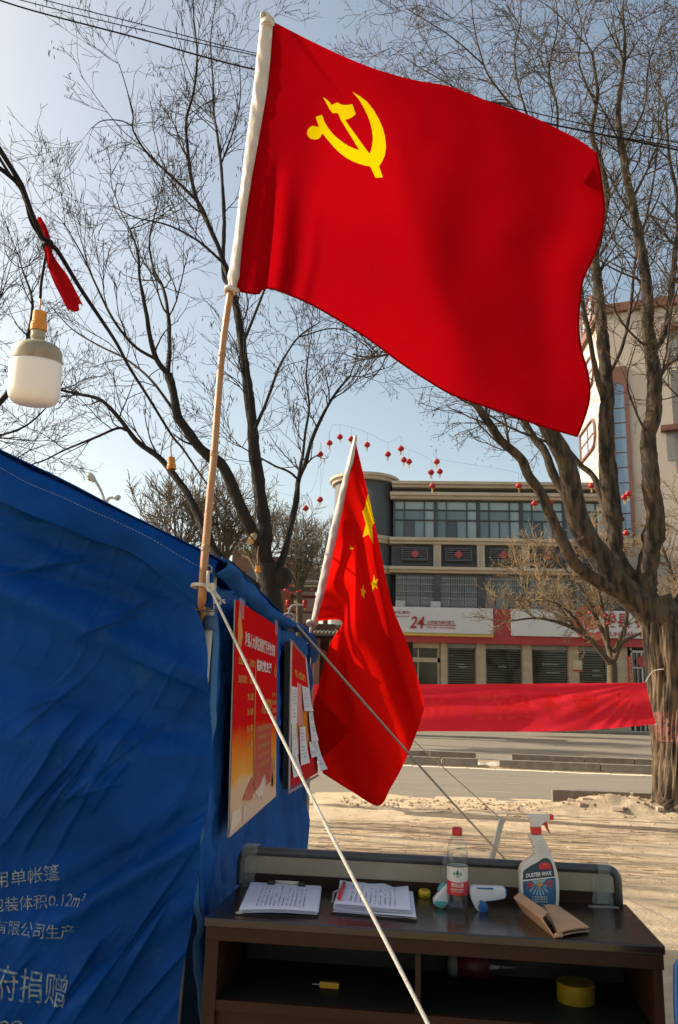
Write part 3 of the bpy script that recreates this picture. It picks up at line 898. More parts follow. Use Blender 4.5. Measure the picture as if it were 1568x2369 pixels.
# ================================================================== blue tent
XS, YC, YE = -0.56, 2.45, 5.62          # side wall plane, front wall plane, far end
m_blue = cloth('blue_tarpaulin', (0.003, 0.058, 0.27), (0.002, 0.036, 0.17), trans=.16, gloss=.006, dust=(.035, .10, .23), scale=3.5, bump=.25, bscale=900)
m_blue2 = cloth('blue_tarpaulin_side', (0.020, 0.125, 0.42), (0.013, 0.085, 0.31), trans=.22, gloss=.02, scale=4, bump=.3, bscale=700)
m_hem = cloth('faded_hem', (.10, .24, .45), (.07, .18, .38), trans=.2)
m_pole = mat('cream_pole', (.52, .47, .36), (.44, .39, .29), rough=.5, scale=8)
m_band = mat('blue_band', (.05, .10, .22), rough=.8, bump=.3, bscale=300)
m_rope = mat('white_rope', (.72, .68, .60), (.58, .54, .46), rough=.9, scale=60, bump=.8, bscale=220, bstretch=(1, 1, 3))
m_print = cloth('white_print', (.30, .34, .33), (.05, .12, .24), trans=.1, scale=55)
tent = thing('blue_tent', (-1.9, 4.0, 0), 'blue tarpaulin tent with printed lettering on the left', 'tent')

edge_px = [(1300, 440), (1372, 446), (1397, 455), (1418, 461), (1438, 471), (1464, 479), (1510, 487), (1580, 491), (1700, 490), (1800, 487), (1880, 478), (1960, 466), (2060, 456), (2160, 441), (2240, 424), (2300, 417), (2369, 411)]
edge_w = [(at(x, y, YC).z, at(x, y, YC).x) for y, x in edge_px]
def edge_x(z):
    e = edge_w
    if z >= e[0][0]: return e[0][1]
    if z <= e[-1][0]: return e[-1][1] - (e[-1][0]-z)*.02
    for (za, xa), (zb, xb) in zip(e, e[1:]):
        if zb <= z <= za:
            return xa + (xb-xa)*(za-z)/(za-zb)
def wp(x, y):
    p = at(x, y, YC); return (p.x, p.z)
# long soft folds: (line end, line end, width, depth) and sharp creases
folds = [((0, 1360), (480, 1570), .050, .030), ((0, 1300), (300, 1390), .03, -.016), ((60, 1230), (470, 1410), .030, -.012),
         ((0, 1560), (480, 1700), .05, -.018), ((0, 1700), (420, 1740), .045, .014), ((120, 2140), (475, 1930), .030, .026), ((150, 2075), (455, 1880), .03, -.020),
         ((0, 1900), (250, 1800), .04, .012), ((0, 1980), (200, 1960), .03, -.010), ((200, 2300), (440, 2080), .028, .018), ((60, 2369), (330, 2150), .03, -.014), ((0, 1215), (250, 1210), .02, .007)]
creases = [((45, 1700), (165, 1590), .006), ((30, 1880), (190, 1640), .008), ((0, 1965), (300, 1610), .009), ((50, 1975), (250, 1690), .007),
           ((110, 2000), (330, 1640), .008), ((130, 1880), (400, 1650), .006), ((215, 1880), (300, 1760), .010), ((170, 2369), (440, 1980), .010), ((110, 2369), (230, 2180), .009),
           ((250, 2330), (400, 2080), .008), ((280, 2369), (430, 2200), .008), ((0, 1330), (220, 1292), .008), ((180, 1480), (330, 1420), .006), ((250, 1450), (350, 1385), .006), ((60, 1640), (180, 1600), .005), ((150, 1850), (290, 1810), .006), ((0, 2290), (90, 2200), .005), ((300, 1520), (480, 1600), .004)]
def seg_d(p, a, b):
    ax, az = a; bx_, bz_ = b
    dx, dz = bx_-ax, bz_-az
    L2 = dx*dx + dz*dz
    t = ((p[0]-ax)*dx + (p[1]-az)*dz)/L2
    s = ((p[0]-ax)*dz - (p[1]-az)*dx)/math.sqrt(L2)
    return t, s
FW = [(wp(*a), wp(*b), w, d) for a, b, w, d in folds]
CW = [(wp(*a), wp(*b), d) for a, b, d in creases]
def front_y(x, z):
    y = 0.0
    for a, b, w, d in FW:
        t, s = seg_d((x, z), a, b)
        e = smoothstep(-.35, .15, t)*(1 - smoothstep(.85, 1.3, t))
        y -= 1.35*d*e*math.exp(-(s/w)**2)
    for a, b, d in CW:
        t, s = seg_d((x, z), a, b)
        if -.2 < t < 1.2 and abs(s) < .05:
            e = smoothstep(-.15, .25, t)*(1 - smoothstep(.75, 1.15, t))
            y -= d*2.7*e*(math.exp(-max(0, s)/.004) if s > 0 else math.exp(s/.022))
    y += .016*nz(x*2.2, z*2.2, 3.3) + .006*nz(x*7, z*6, 1.2) + .002*nz(x*22, z*18, 5.5)
    # fine diagonal crinkles of the stiff sheet
    a = x*.62 + z*.78; b = x*.78 - z*.62
    y -= .0070*max(0, 1 - abs(nz(b*8 + 1.5*nz(a*2, b*2, 1), a*1.1, 6.1))*8) * (.35 + .65*smoothstep(-.2, .3, nz(x*2.7, z*2.7, 9)))
    y -= .0022*max(0, 1 - abs(nz(b*19 + 2*nz(a*3, b*3, 4), a*3.2, 2.4))*8)
    y -= .0018*max(0, 1 - abs(nz(x*8 + z*3, z*13 - x*4, 7.7))*9)
    if x > -.95: y -= .040*math.exp(-max(0, edge_x(z) - x)/.06)*smoothstep(1.1, 1.5, z)
    return YC + min(y, .02 + .25*(y-.02)) if y > .02 else YC + y
def roof_z(x):            # underside line of the roof on the front gable
    return 1.790 + (XS - .005 - x)*.459
def front_pt(x, z, off=0.0): return (x, front_y(x, z) - off, z)
fw_ = MB()
def frontf(u, v):
    s = 1.2 - 1.2*(1-u)**1.0
    zt = 0
    x_ = XS - 1.0*u
    ztop = roof_z(x_) - .02
    z = 0.0 + (ztop - 0.0)*(1-v)
    x = edge_x(z) - 1.05*u
    return front_pt(x, z)
fw_.grid(frontf, 300, 400)
fwo = build('front_wall', fw_, m_blue, parent=tent, smooth=True, recalc=False)
fw2 = MB().grid(lambda u, v: (edge_x(1.0) - 1.04 - 3.2*u, YC + .02*math.sin(9*u+3*v) - .0 , (max(1.2, roof_z(-1.6 - 3.2*u) if u < .15 else roof_z(-1.6-3.2*.15) - (u-.15)*.5)) * (1-v)), 40, 10)
build('front_wall_panel', fw2, m_blue, parent=tent, smooth=True)
# lettering on the front wall (visible endings of the lines)
from mathutils.bvhtree import BVHTree
fw_bvh = BVHTree.FromPolygons([Vector(p) for p in fw_.v], fw_.f)
def lett(body, corners, bold=.0, n=1):
    """map onto the wall through four pixel corners: top-left, top-right, bottom-right, bottom-left"""
    c = [wp(*q) for q in corners]
    def fn(u, v):
        x = (c[3][0]*(1-u) + c[2][0]*u)*(1-v) + (c[0][0]*(1-u) + c[1][0]*u)*v
        z = (c[3][1]*(1-u) + c[2][1]*u)*(1-v) + (c[0][1]*(1-u) + c[1][1]*u)*v
        hit = fw_bvh.ray_cast(Vector((x, 1.5, z)), Vector((0, 1, 0)))
        return (x, (hit[0].y if hit[0] else front_y(x, z)) - .0022, z)
    mb = MB()
    V, Fc = text2d(body, bold)
    bm = bmesh.new()
    vs = [bm.verts.new((p[0], p[1], 0)) for p in V]
    for f_ in Fc:
        try: bm.faces.new([vs[i] for i in f_])
        except ValueError: pass
    bmesh.ops.triangulate(bm, faces=bm.faces)
    ext = (V.max(0) - V.min(0)).max()/40*len(body)/4
    for _ in range(5):
        lg = [e for e in bm.edges if e.calc_length() > .04]
        if lg: bmesh.ops.subdivide_edges(bm, edges=lg, cuts=1, use_grid_fill=False)
        bmesh.ops.triangulate(bm, faces=bm.faces)
    bm.verts.ensure_lookup_table()
    a, b = V.min(0), V.max(0)
    mb.add([fn((v.co.x-a[0])/(b[0]-a[0]), (v.co.y-a[1])/(b[1]-a[1])) for v in bm.verts], [tuple(v.index for v in f_.verts) for f_ in bm.faces])
    bm.free()
    build('lettering', mb, m_print, parent=fwo, recalc=False)
lett('用单帐篷', [(-14, 2018), (136, 1998), (138, 2036), (-14, 2056)], 0)
lett('包装体积0.12m³', [(-22, 2078), (200, 2062), (198, 2096), (-22, 2112)], 0)
lett('有限公司生产', [(-12, 2128), (176, 2136), (166, 2176), (-12, 2158)], 0)
lett('政府捐赠', [(-62, 2216), (160, 2254), (152, 2330), (-66, 2300)], 0)
lett('2009', [(-50, 2352), (52, 2360), (50, 2384), (-52, 2378)], .01)

# roof: front strip with rolled hem, main slope, side valance
def roof_front(u, v):
    x = XS + .02 - 1.25*u
    z = roof_z(x) + .006
    drop = (.115 + .06*u + .05*smoothstep(.22, .04, u))*v
    bul = .022*math.sin(math.pi*min(1, v*1.05)) + .010*v
    y = YC - .020 - bul - .022*v - .010*math.sin(14*u + 2*v)*v - .012*math.sin(5*u + 4*v) + .004*nz(x*14, v*3, 2)
    if v < .05: y += .03
    zz = z - drop + .010*math.sin(9*u)*v + .006*nz(x*9, v*2, 8)
    return (x, y, zz)
rf = MB().grid(roof_front, 110, 22)
build('roof_valance', rf, m_blue, parent=tent, smooth=True, recalc=False, solid=.004)
m_stitch = mat('stitch_thread', (.12, .22, .42), rough=.9)
st = MB()
for k in range(120):
    u0, u1 = k/120, (k+.62)/120
    p, q = roof_front(u0, .36), roof_front(u1, .36)
    st.tube([(p[0], p[1]-.003, p[2]), (q[0], q[1]-.003, q[2])], .0011, 4)
build('seam_stitching', st, m_stitch, parent=tent)
def roof_side(u, v):      # slope rising to the left, seen almost edge-on
    y = YC - .03 + (YE + .08 - YC)*v
    x = XS + .05 - 2.0*u
    z = roof_z(x + 0.02) + .012 + .012*math.sin(8*v + 3*u) + .006*nz(x*4, y*4, 2) - .02*math.sin(math.pi*v)
    return (x, y, z)
build('roof_slope', MB().grid(roof_side, 24, 40), m_blue, parent=tent, smooth=True, recalc=False, solid=.004)
build('roof_slope', MB().grid(lambda u, v: (XS - 1.95 - 2.2*u, YC + (YE-YC)*v, roof_z(XS-1.93) - .459*2.2*u), 8, 8), m_blue, parent=tent, smooth=True, recalc=False, solid=.004)
def eave_roll(u, v):      # floppy flap hanging over the top of the side wall
    y = YC - .02 + (YE + .05 - YC)*u
    sag = .015*math.sin(3.1*u*3 + 1) + .012*nz(u*9, 1, 1)
    dz = .055 + .02*math.sin(7*u) + .018*nz(u*14, 3, 3)
    if u > .93: dz += .10*(u-.93)/.07
    t = v
    x = XS + .030 + .030*math.sin(math.pi*t)*(1 + .6*nz(u*11, t*2, 4)) - .02*t
    z = 1.775 - .012*u + sag - dz*t
    return (x, y, z)
build('eave_flap', MB().grid(eave_roll, 120, 14), m_blue2, parent=tent, smooth=True, recalc=False, solid=.004)
# side wall
def side_pt(u, v):
    y = YC + .115 + (YE - YC - .11)*u
    z = 1.72*(1-v) + .02*v
    t = z
    x = XS + .010*math.sin(26*u + 3*z) + .012*nz(y*5, z*1.2, 2) + .020*nz(y*2.2, z*1.1, 6) + .006*nz(y*15, z*3, 9) - .020*max(0, 1 - abs(nz(y*7 + .8*z, z*1.3, 3.1))*6) + .013*max(0, 1 - abs(nz(y*13 - z, z*2.3, 5.1))*6) + .008*max(0, 1 - abs(nz(y*21 + 2*z, z*4, 1.1))*6)
    low = smoothstep(.75, .15, z)
    x += low*(.055*nz(y*4.2, z*1.6, 5) + .03*nz(y*10, z*3.1, 7)) + .05*low
    if u > .9: x += .02*math.sin(14*z)*(u-.9)/.1; y += .035*nz(z*3.2, 1, 4)*(u-.9)/.1 + .05*low*(u-.9)/.1
    return (x, y, z)
sw = build('side_wall', MB().grid(side_pt, 240, 150), m_blue2, parent=tent, smooth=True, recalc=False, solid=.003)
hm = MB().grid(lambda u, v: (side_pt(0, v)[0] - .012 + .016*u + .004*math.sin(9*v), YC + .098 + .022*u, 1.70 - 1.68*v), 3, 60)
build('faded_edge', hm, m_hem, parent=tent, smooth=True, recalc=False, solid=.003)
for (yp, l) in ((3.55, .16), (4.52, .14), (4.74, .12), (4.95, .12)):
    sp_ = side_pt((yp-YC-.115)/(YE-YC-.11), .06)
    build('tie_strip', MB().add([(sp_[0]+.03, yp-.012, 1.68), (sp_[0]+.03, yp+.012, 1.68), (sp_[0]+.028, yp-.05+.012, 1.68-l), (sp_[0]+.028, yp-.05-.012, 1.68-l)], [(0, 1, 2, 3)]), m_hem, parent=tent, solid=.003)
# corner post, visible above and below
pt_, pb_ = at(492, 1320, 2.50), at(404, 2369, 2.50)
pdir = (pb_-pt_)
post = build('corner_pole', MB().tube([pt_ - pdir*.0, pt_ + pdir*1.45], .0155, 16), m_pole, parent=tent, smooth=True)
bA, bB = at(486, 1425, 2.50), at(484, 1458, 2.50)
build('fabric_band', MB().tube([bA, (bA+bB)/2, bB], .0215, 16), m_band, parent=tent, smooth=True)
build('far_pole', MB().tube([(XS+.01, YE+.01, 0), (XS+.01, YE+.01, 1.70)], .015, 10), m_pole, parent=tent)
ey_ = at(482, 1317, YC-.085)
ev_ = MB()
ev_.tube([ey_ + Vector((.010*math.cos(t), 0, .012*math.sin(t))) for t in np.linspace(0, 2*math.pi, 17)], .003, 6)
build('eyelet', ev_, mat('brass_eyelet', (.35, .30, .22), rough=.35, metal=.9), parent=tent, smooth=True)
build('left_wall', MB().grid(lambda u, v: (-4.70, YC + (YE-YC)*u, 2.0*(1-v)), 6, 4), m_blue2, parent=tent, recalc=False)
build('back_wall', MB().grid(lambda u, v: (XS - 4.14*u, YE - .01, (1.7 + .85*(1-abs(2*u-1)))*(1-v)), 8, 6), m_blue2, parent=tent, recalc=False)

# ================================================================== guy ropes
def rope(name, pts, r, m, label, n=40, extra=None):
    mb = MB().tube(bez(pts, n), r, 7)
    if extra: extra(mb)
    return build(name, mb, m, base=pts[-1], smooth=True, label=label, cat='rope')
kn = at(484, 1358, 2.345)
r_end = at(990, 2369, 1.62)
dirv = (r_end - kn)
def knot1(mb):
    c = at(468, 1356, 2.368)
    loop = [c + Vector((.034*math.cos(t) + .004, .030*math.sin(t), .002*math.sin(2*t))) for t in np.linspace(0, 2*math.pi, 25)]
    mb.tube(loop, .0055, 7)
    mb.tube(bez([at(481, 1322, 2.36), at(480, 1340, 2.345), at(483, 1356, 2.34), at(492, 1352, 2.335), at(494, 1364, 2.335), at(484, 1366, 2.34), at(478, 1357, 2.342)], 30), .0055, 7)
    mb.tube(bez([at(488, 1360, 2.34), at(500, 1375, 2.34), at(509, 1386, 2.345)], 10), .0050, 7)
    t_ = at(510, 1387, 2.345)
    for k in range(9):
        a = k*.7
        mb.tube([t_, t_ + Vector((.010*math.cos(a)+.006, .006*math.sin(a), -.010+.010*math.sin(a*1.7)))], .0016, 4)
rope('guy_rope', [kn, kn + dirv*.5 + Vector((0, 0, -.012)), kn + dirv, kn + dirv*1.3, kn + dirv*1.88], .0040, m_rope, 'thick white guy rope from the near tent corner down across the desk', extra=knot1)
m_grope = mat('grey_rope', (.40, .37, .33), (.30, .28, .26), rough=.9, scale=80, bump=.6, bscale=260)
s2_ = at(667, 1424, 4.25)
pg2 = gz(1222, 2046)
def knot2(mb):
    mb.tube([s2_ + Vector((.03*math.cos(t), .01*math.sin(t), .022*math.sin(t)-.01)) for t in np.linspace(0, 2*math.pi, 17)], .006, 6)
    mb.tube(bez([s2_, s2_ + Vector((.015, 0, .05)), at(700, 1400, 4.3)], 8), .006, 6)
rope('guy_rope', [s2_, (s2_+pg2)/2 + Vector((0, 0, -.02)), pg2], .0075, m_grope, 'long grey guy rope slanting in front of the hanging star flag', extra=knot2)
stk_b, stk_t = gz(1133, 2003), None
stk_t = at(1162, 1892, stk_b.y + .12)
s3_ = at(727, 1494, 5.62)
m_orope = mat('orange_cord', (.48, .20, .10), (.42, .24, .14), rough=.9)
def knot3(mb):
    mb.tube([stk_t + Vector((.022*math.cos(t), .022*math.sin(t), -.03+.01*math.sin(t))) for t in np.linspace(0, 2*math.pi, 15)], .004, 6)
    mb.tube(bez([stk_t + Vector((.02, 0, -.03)), stk_t + Vector((.04, 0, .01)), stk_t + Vector((.045, 0, .045))], 6), .004, 6)
m_trope = mat('thin_tan_cord', (.45, .36, .25), rough=.9)
rope('guy_rope', [s3_, (s3_+stk_t)/2 + Vector((0, 0, -.03)), stk_t + Vector((0, 0, -.02))], .0045, m_trope, 'thin tan guy line tied to the metal ground stake', extra=knot3)
rope('tie_cord', [at(726, 1493, 5.60), at(745, 1506, 5.58), at(774, 1530, 5.55), at(800, 1552, 5.52)], .008, m_orope, 'orange tie cord at the far tent corner behind the star flag')
# angle-iron stake
m_steel = mat('galvanised_steel', (.42, .42, .40), (.30, .30, .28), rough=.4, metal=.5, scale=9)
ax_ = (stk_t - stk_b).normalized()
sx = ax_.cross(Vector((0, 1, 0))).normalized(); sy = ax_.cross(sx).normalized()
def SP(a, b, t): return stk_b - ax_*.12 + sx*a + sy*b + ax_*t*((stk_t-stk_b).length + .12)
ls = []
for t in (0, 1):
    ls.append([SP(a, b, t) for a, b in ((-.026, 0), (.022, -.02), (.025, -.014), (0, 0.002), (.022, .034), (.016, .036), (-.026, .006))])
sb = MB().add(ls[0]+ls[1], [(6, 5, 4, 3, 2, 1, 0), (7, 8, 9, 10, 11, 12, 13)] + [(q, (q+1) % 7, 7+(q+1) % 7, 7+q) for q in range(7)])
build('ground_stake', sb, m_steel, base=stk_b, label='leaning galvanised angle-iron stake driven into the sand', cat='stake')

# ================================================================== posters hung on the side wall
def poster(name, label, tl, tr, br, bl, thick, stops, m_edge):
    n = (tr - tl).cross(bl - tl).normalized()
    if n.x < 0: n = -n
    root = thing(name, (bl + br)/2, label, 'poster')
    f_ = lambda u, v: (tl*(1-u) + tr*u)*v + (bl*(1-u) + br*u)*(1-v)
    mb = MB().grid(f_, 8, 8)
    build('printed_sheet', mb, uv_print(name + '_print', stops), parent=root, recalc=False)
    bd = MB().hexa([f_(0, 0)-n*.002, f_(1, 0)-n*.002, f_(1, 0)-n*thick, f_(0, 0)-n*thick, f_(0, 1)-n*.002, f_(1, 1)-n*.002, f_(1, 1)-n*thick, f_(0, 1)-n*thick])
    build('board', bd, m_edge, parent=root)
    return root, (lambda u, v, o=.002: f_(u, v) + n*o), n
XP = XS + .055
p_tl, p_tr, p_br, p_bl = atx(546, 1387, XP), atx(641, 1449, XP), atx(638, 1842, XP), atx(530, 1938, XP)
RED, DRED, ORG, PEA = (.60, .010, .012), (.52, .008, .010), (.72, .24, .03), (.72, .45, .31)
m_foam = mat('foam_board_edge', (.45, .40, .38), rough=.8)
pos1, f1, n1 = poster('notice_poster', 'tall red poster with white headings fading to orange and peach, hung near the tent corner',
    p_tl, p_tr, p_br, p_bl, .006, [(0.0, (.72, .48, .37)), (.10, PEA), (.20, (.72, .44, .25)), (.235, (.76, .33, .06)), (.36, (.70, .17, .02)), (.46, RED), (1.0, DRED)], m_foam)
m_tw = mat('print_white', (.72, .62, .62), rough=.4)
m_ty = mat('print_gold', (.62, .30, .05), rough=.4)
def ptxt(mb, f_, body, u0, u1, v0, v1, bold=.0, o=.0025):
    text_on(mb, body, lambda x, y: f_(x, y, o), u0, u1, v0, v1, bold)
tw = MB()
ptxt(tw, f1, '浚县人大质监局家属院联合支部', .17, .92, .815, .885, .025)
ptxt(tw, f1, '临时党支部', .44, .82, .715, .775, .035)
build('white_lettering', tw, m_tw, parent=pos1, recalc=False, kind='stuff')
ty_ = MB()
for (s, u0, u1, v) in (('支部书记：', .06, .24, .745), ('支部委员：', .06, .24, .665), ('□□□', .27, .38, .745), ('□□□', .27, .38, .665)):
    if '□' in s:
        s = '人民党'
    ptxt(ty_, f1, s, u0, u1, v-.018, v+.018, .02)
for v in (.585, .515, .435, .36):
    ptxt(ty_, f1, '为人民', .25, .37, v-.016, v+.018, .03)
ptxt(ty_, f1, '入党誓词', .56, .82, .495, .575, .03)
for k, s in enumerate(('我志愿加入中国共产党，拥护党的纲领', '遵守党的章程，履行党员义务，执行党', '的决定，严守党的纪律，保守党的秘密', '对党忠诚，积极工作，为共产主义奋斗', '终身，随时准备为党和人民牺牲一切')):
    ptxt(ty_, f1, s, .50, .80, .425-.047*k-.013, .425-.047*k+.013, .02)
ptxt(ty_, f1, '永不叛党', .475, .54, .185, .205, .02)
for k, s in enumerate(('学一学，做', '党员先锋岗', '不忘初心牢', '记使命担当')):
    ptxt(ty_, f1, s, .85, .985, .60-.045*k-.016, .60-.045*k+.014, .02)
ptxt(ty_, f1, '心', .90, .98, .70, .78, .03)
build('gold_lettering', ty_, m_ty, parent=pos1, recalc=False, kind='stuff')
def shape(root, f_, name, pts, m, o=.0022):
    mb = MB(); mb.add([f_(u, v, o) for u, v in pts], [tuple(range(len(pts)))])
    return build(name, mb, m, parent=root, recalc=False)
m_porange = uv_print('poster_orange', [(0, ORG), (1, ORG)])
m_pale = mat('print_pale', (.68, .55, .47), rough=.4)
m_pred = mat('print_red', (.48, .03, .02), rough=.4)
m_gold2 = mat('print_amber', (.66, .27, .05), rough=.4)
shape(pos1, f1, 'gold_rule', [(.405, .14), (.42, .14), (.42, .76), (.405, .76)], m_ty)
shape(pos1, f1, 'red_panel', [(.43, .11), (.84, .11), (.84, .44), (.43, .44)], mat('print_panel_red', (.46, .02, .015), rough=.4), .0016)
shape(pos1, f1, 'painted_hill', [(.20, .12), (.30, .17), (.38, .20), (.42, .17), (.40, .09), (.30, .10)], m_pred)
shape(pos1, f1, 'white_ribbon', [(.44, .115), (.55, .13), (.66, .175), (.70, .13), (.62, .04), (.58, .08), (.53, .06), (.50, .09)], m_pale)
shape(pos1, f1, 'painted_column', [(.0, .02), (.18, .035), (.16, .09), (.03, .10)], m_pale)
shape(pos1, f1, 'painted_column', [(.22, .015), (.27, .02), (.27, .09), (.22, .085)], m_pale)
shape(pos1, f1, 'painted_column', [(.86, .08), (.90, .08), (.90, .24), (.86, .24)], m_gold2)
shape(pos1, f1, 'painted_flame', [(.04, .82), (.10, .80), (.13, .86), (.09, .93), (.05, .98), (.03, .90)], m_gold2)
shape(pos1, f1, 'painted_flame', [(.84, .08), (.97, .06), (.96, .24), (.93, .16), (.91, .28), (.88, .15)], m_gold2)
m_tape = clear_plastic('clear_tape', (.80, .81, .78), .18, .14)
for (u0, v0) in ((.04, .93), (.90, .945)):
    mb = MB(); mb.add([f1(u0, v0, .004), f1(u0+.09, v0, .004), f1(u0+.09, v0+.085, .004), f1(u0, v0+.085, .004)], [(0, 1, 2, 3)])
    build('tape_patch', mb, m_tape, parent=pos1, recalc=False)
# second board: frame, notices taped over it
X2 = XS + .05
q_tl, q_bl = atx(672, 1484, X2), atx(667, 1826, X2)
q_tr, q_br = atx(706, 1524, X2), atx(735, 1789, X2 + .13)
q_br = atx(733, 1789, X2 + .10)
pos2, f2, n2 = poster('notice_board', 'framed red notice board covered with taped white sheets, beside the star flag',
    q_tl, q_tr, q_br, q_bl, .03, [(0.0, (.48, .03, .03)), (.22, RED), (.26, (.60, .22, .03)), (.62, (.58, .17, .03)), (.70, RED), (1.0, (.45, .02, .02))], mat('board_side', (.035, .035, .035), rough=.5))
m_alu = mat('aluminium_frame', (.45, .36, .36), rough=.4, metal=.5)
for (a, b_) in (((-.015, -.02), (1.02, -.02)), ((-.015, 1.01), (1.02, 1.01)), ((0, 0), (0, 1)), ((1.0, 0), (1.0, 1))):
    build('frame', MB().tube([f2(*a, .001), f2(*b_, .001)], .008, 4), m_alu, parent=pos2)
tg = MB()
ptxt(tg, f2, '浚县人大质监局家属院', .22, .86, .775, .835, .03)
build('gold_lettering', tg, m_ty, parent=pos2, recalc=False)
m_paper = mat('white_paper', (.66, .63, .66), (.58, .55, .58), rough=.7, scale=8)
m_ink = mat('ink', (.16, .15, .17), rough=.7)
m_pinkp = mat('pink_translucent_paper', (.62, .22, .20), rough=.6)
sheets = [(.05, .44, .33, .70, .0), (.04, .22, .27, .44, .01), (.03, .07, .30, .23, .02), (.36, .13, .62, .41, .02), (.56, .53, .88, .73, .02), (.74, .15, .97, .28, .01), (.80, .28, 1.0, .52, .02), (.93, .03, 1.08, .30, .04)]
for k, (u0, v0, u1, v1, lift) in enumerate(sheets):
    def pf(u, v, u0=u0, v0=v0, u1=u1, v1=v1, lift=lift, k=k):
        uu = u0 + (u1-u0)*u + .03*(1-v)*(k % 3 - 1)
        return f2(uu, v0 + (v1-v0)*v, .003 + .0015*k + lift*(1-v)**2*(.4+.6*u) + .003*math.sin(3*u+k))
    sh = build('paper_sheet', MB().grid(pf, 4, 8), m_paper, parent=pos2, recalc=False)
    ink = MB()
    rr_ = random.Random(k)
    for q in range(9):
        v = .9 - q*.09
        if rr_.random() < .15: continue
        a, b2 = .12 + rr_.uniform(0, .1), rr_.uniform(.55, .9)
        nseg = 5
        for s_ in range(nseg):
            if rr_.random() < .3: continue
            ua, ub = a + (b2-a)*s_/nseg, a + (b2-a)*(s_+.75)/nseg
            P = [Vector(pf(ua, v)), Vector(pf(ub, v)), Vector(pf(ub, v+.022)), Vector(pf(ua, v+.022))]
            ink.add([p + n2*.0012 for p in P], [(0, 1, 2, 3)])
    build('printed_lines', ink, m_ink, parent=sh, recalc=False, kind='stuff')
for k, (u0, v0, u1, v1) in enumerate(((.33, .42, .56, .74), (.27, .24, .36, .34), (.70, .29, .86, .35))):
    build('pink_slip', MB().grid(lambda u, v, a=(u0, v0, u1, v1): f2(a[0]+(a[2]-a[0])*u, a[1]+(a[3]-a[1])*v, .0022), 2, 4), m_pinkp, parent=pos2, recalc=False)

# ================================================================== flags
def polyl(pts):
    P = np.array(pts, float)
    L_ = np.concatenate([[0], np.cumsum(np.linalg.norm(np.diff(P, axis=0), axis=1))])
    L_ /= L_[-1]
    Q = np.array([tuple(v) for v in bez([(p[0], p[1], 0) for p in P], 160)])[:, :2]
    LQ = np.concatenate([[0], np.cumsum(np.linalg.norm(np.diff(Q, axis=0), axis=1))]); LQ /= LQ[-1]
    return lambda t: np.array([np.interp(t, LQ, Q[:, 0]), np.interp(t, LQ, Q[:, 1])])
def coons(top, bottom, left, right):
    c0_, c1_, d0, d1 = polyl(top), polyl(bottom), polyl(left), polyl(right)
    P00, P10, P01, P11 = c0_(0), c0_(1), c1_(0), c1_(1)
    def f_(u, v):
        return (1-v)*c0_(u) + v*c1_(u) + (1-u)*d0(v) + u*d1(v) - ((1-u)*(1-v)*P00 + u*(1-v)*P10 + (1-u)*v*P01 + u*v*P11)
    return f_
def inv(fn, p, u=.5, v=.5):
    for _ in range(40):
        q = fn(u, v) - p
        if np.hypot(*q) < .02: break
        e = 1e-3
        J = np.column_stack([(fn(u+e, v) - fn(u-e, v))/(2*e), (fn(u, v+e) - fn(u, v-e))/(2*e)])
        try: d = np.linalg.solve(J, q)
        except np.linalg.LinAlgError: break
        u, v = float(np.clip(u - d[0], 0, 1)), float(np.clip(v - d[1], 0, 1))
    return u, v
def inside(p, poly):
    c = False; n = len(poly); x, y = p
    for i in range(n):
        x1, y1 = poly[i]; x2, y2 = poly[i-1]
        if (y1 > y) != (y2 > y) and x < (x2-x1)*(y-y1)/(y2-y1)+x1: c = not c
    return c
def flag_mesh(S3, nu, nv, polys, root, m_cloth, m_print_, cname='cloth', pname='emblem', sep=False):
    """one continuous cloth, cut exactly along the printed shapes; the print is a child of the cloth"""
    pts = [Vector((i/nu, j/nv)) for j in range(nv+1) for i in range(nu+1)]
    edges = []
    dens = []
    for poly in polys:
        Q = []
        for k in range(len(poly)):
            a, b = np.array(poly[k-1]), np.array(poly[k])
            m_ = max(1, int(np.hypot(*(b-a))*max(nu, nv)*1.0))
            for s_ in range(m_):
                Q.append(tuple(a + (b-a)*s_/m_))
        o = len(pts)
        pts += [Vector(q) for q in Q]
        edges += [(o+k, o+(k+1) % len(Q)) for k in range(len(Q))]
        dens.append(Q)
    V, E_, Fc, *_ = delaunay_2d_cdt(pts, edges, [], 0, 1e-6, False)
    P3 = [S3(min(1, max(0, v[0])), min(1, max(0, v[1]))) for v in V]
    A, B = MB(), MB()
    fa, fb = [], []
    for f_ in Fc:
        c = (V[f_[0]] + V[f_[1]] + V[f_[2]])/3
        (fb if any(inside(c, q) for q in dens) else fa).append(tuple(f_))
    def sub(fs):
        ids = sorted({i for f_ in fs for i in f_}); mp = {i: k for k, i in enumerate(ids)}
        mb = MB(); mb.add([P3[i] for i in ids], [tuple(mp[i] for i in f_) for f_ in fs]); return mb
    co_ = build(cname, sub(fa), m_cloth, parent=root, smooth=True, recalc=False)
    if fb and not sep: build(pname, sub(fb), m_print_, parent=co_, smooth=True, recalc=False)
    if fb and sep:
        for q in dens:
            fq = [f_ for f_ in fb if inside((V[f_[0]] + V[f_[1]] + V[f_[2]])/3, q)]
            if fq: build(pname, sub(fq), m_print_, parent=co_, smooth=True, recalc=False)
    return co_
m_fred = cloth('party_red', (.37, .0015, .005), (.34, .0015, .005), trans=.48, scale=2, bump=.12, bscale=1500)
m_fyel = cloth('flag_yellow', (.74, .55, .002), (.70, .51, .002), trans=.45, scale=2, bump=.1)
m_sleeve = cloth('white_sleeve', (.64, .58, .52), (.56, .50, .44), trans=.2, gloss=.05, scale=12, bump=.3, bscale=200)
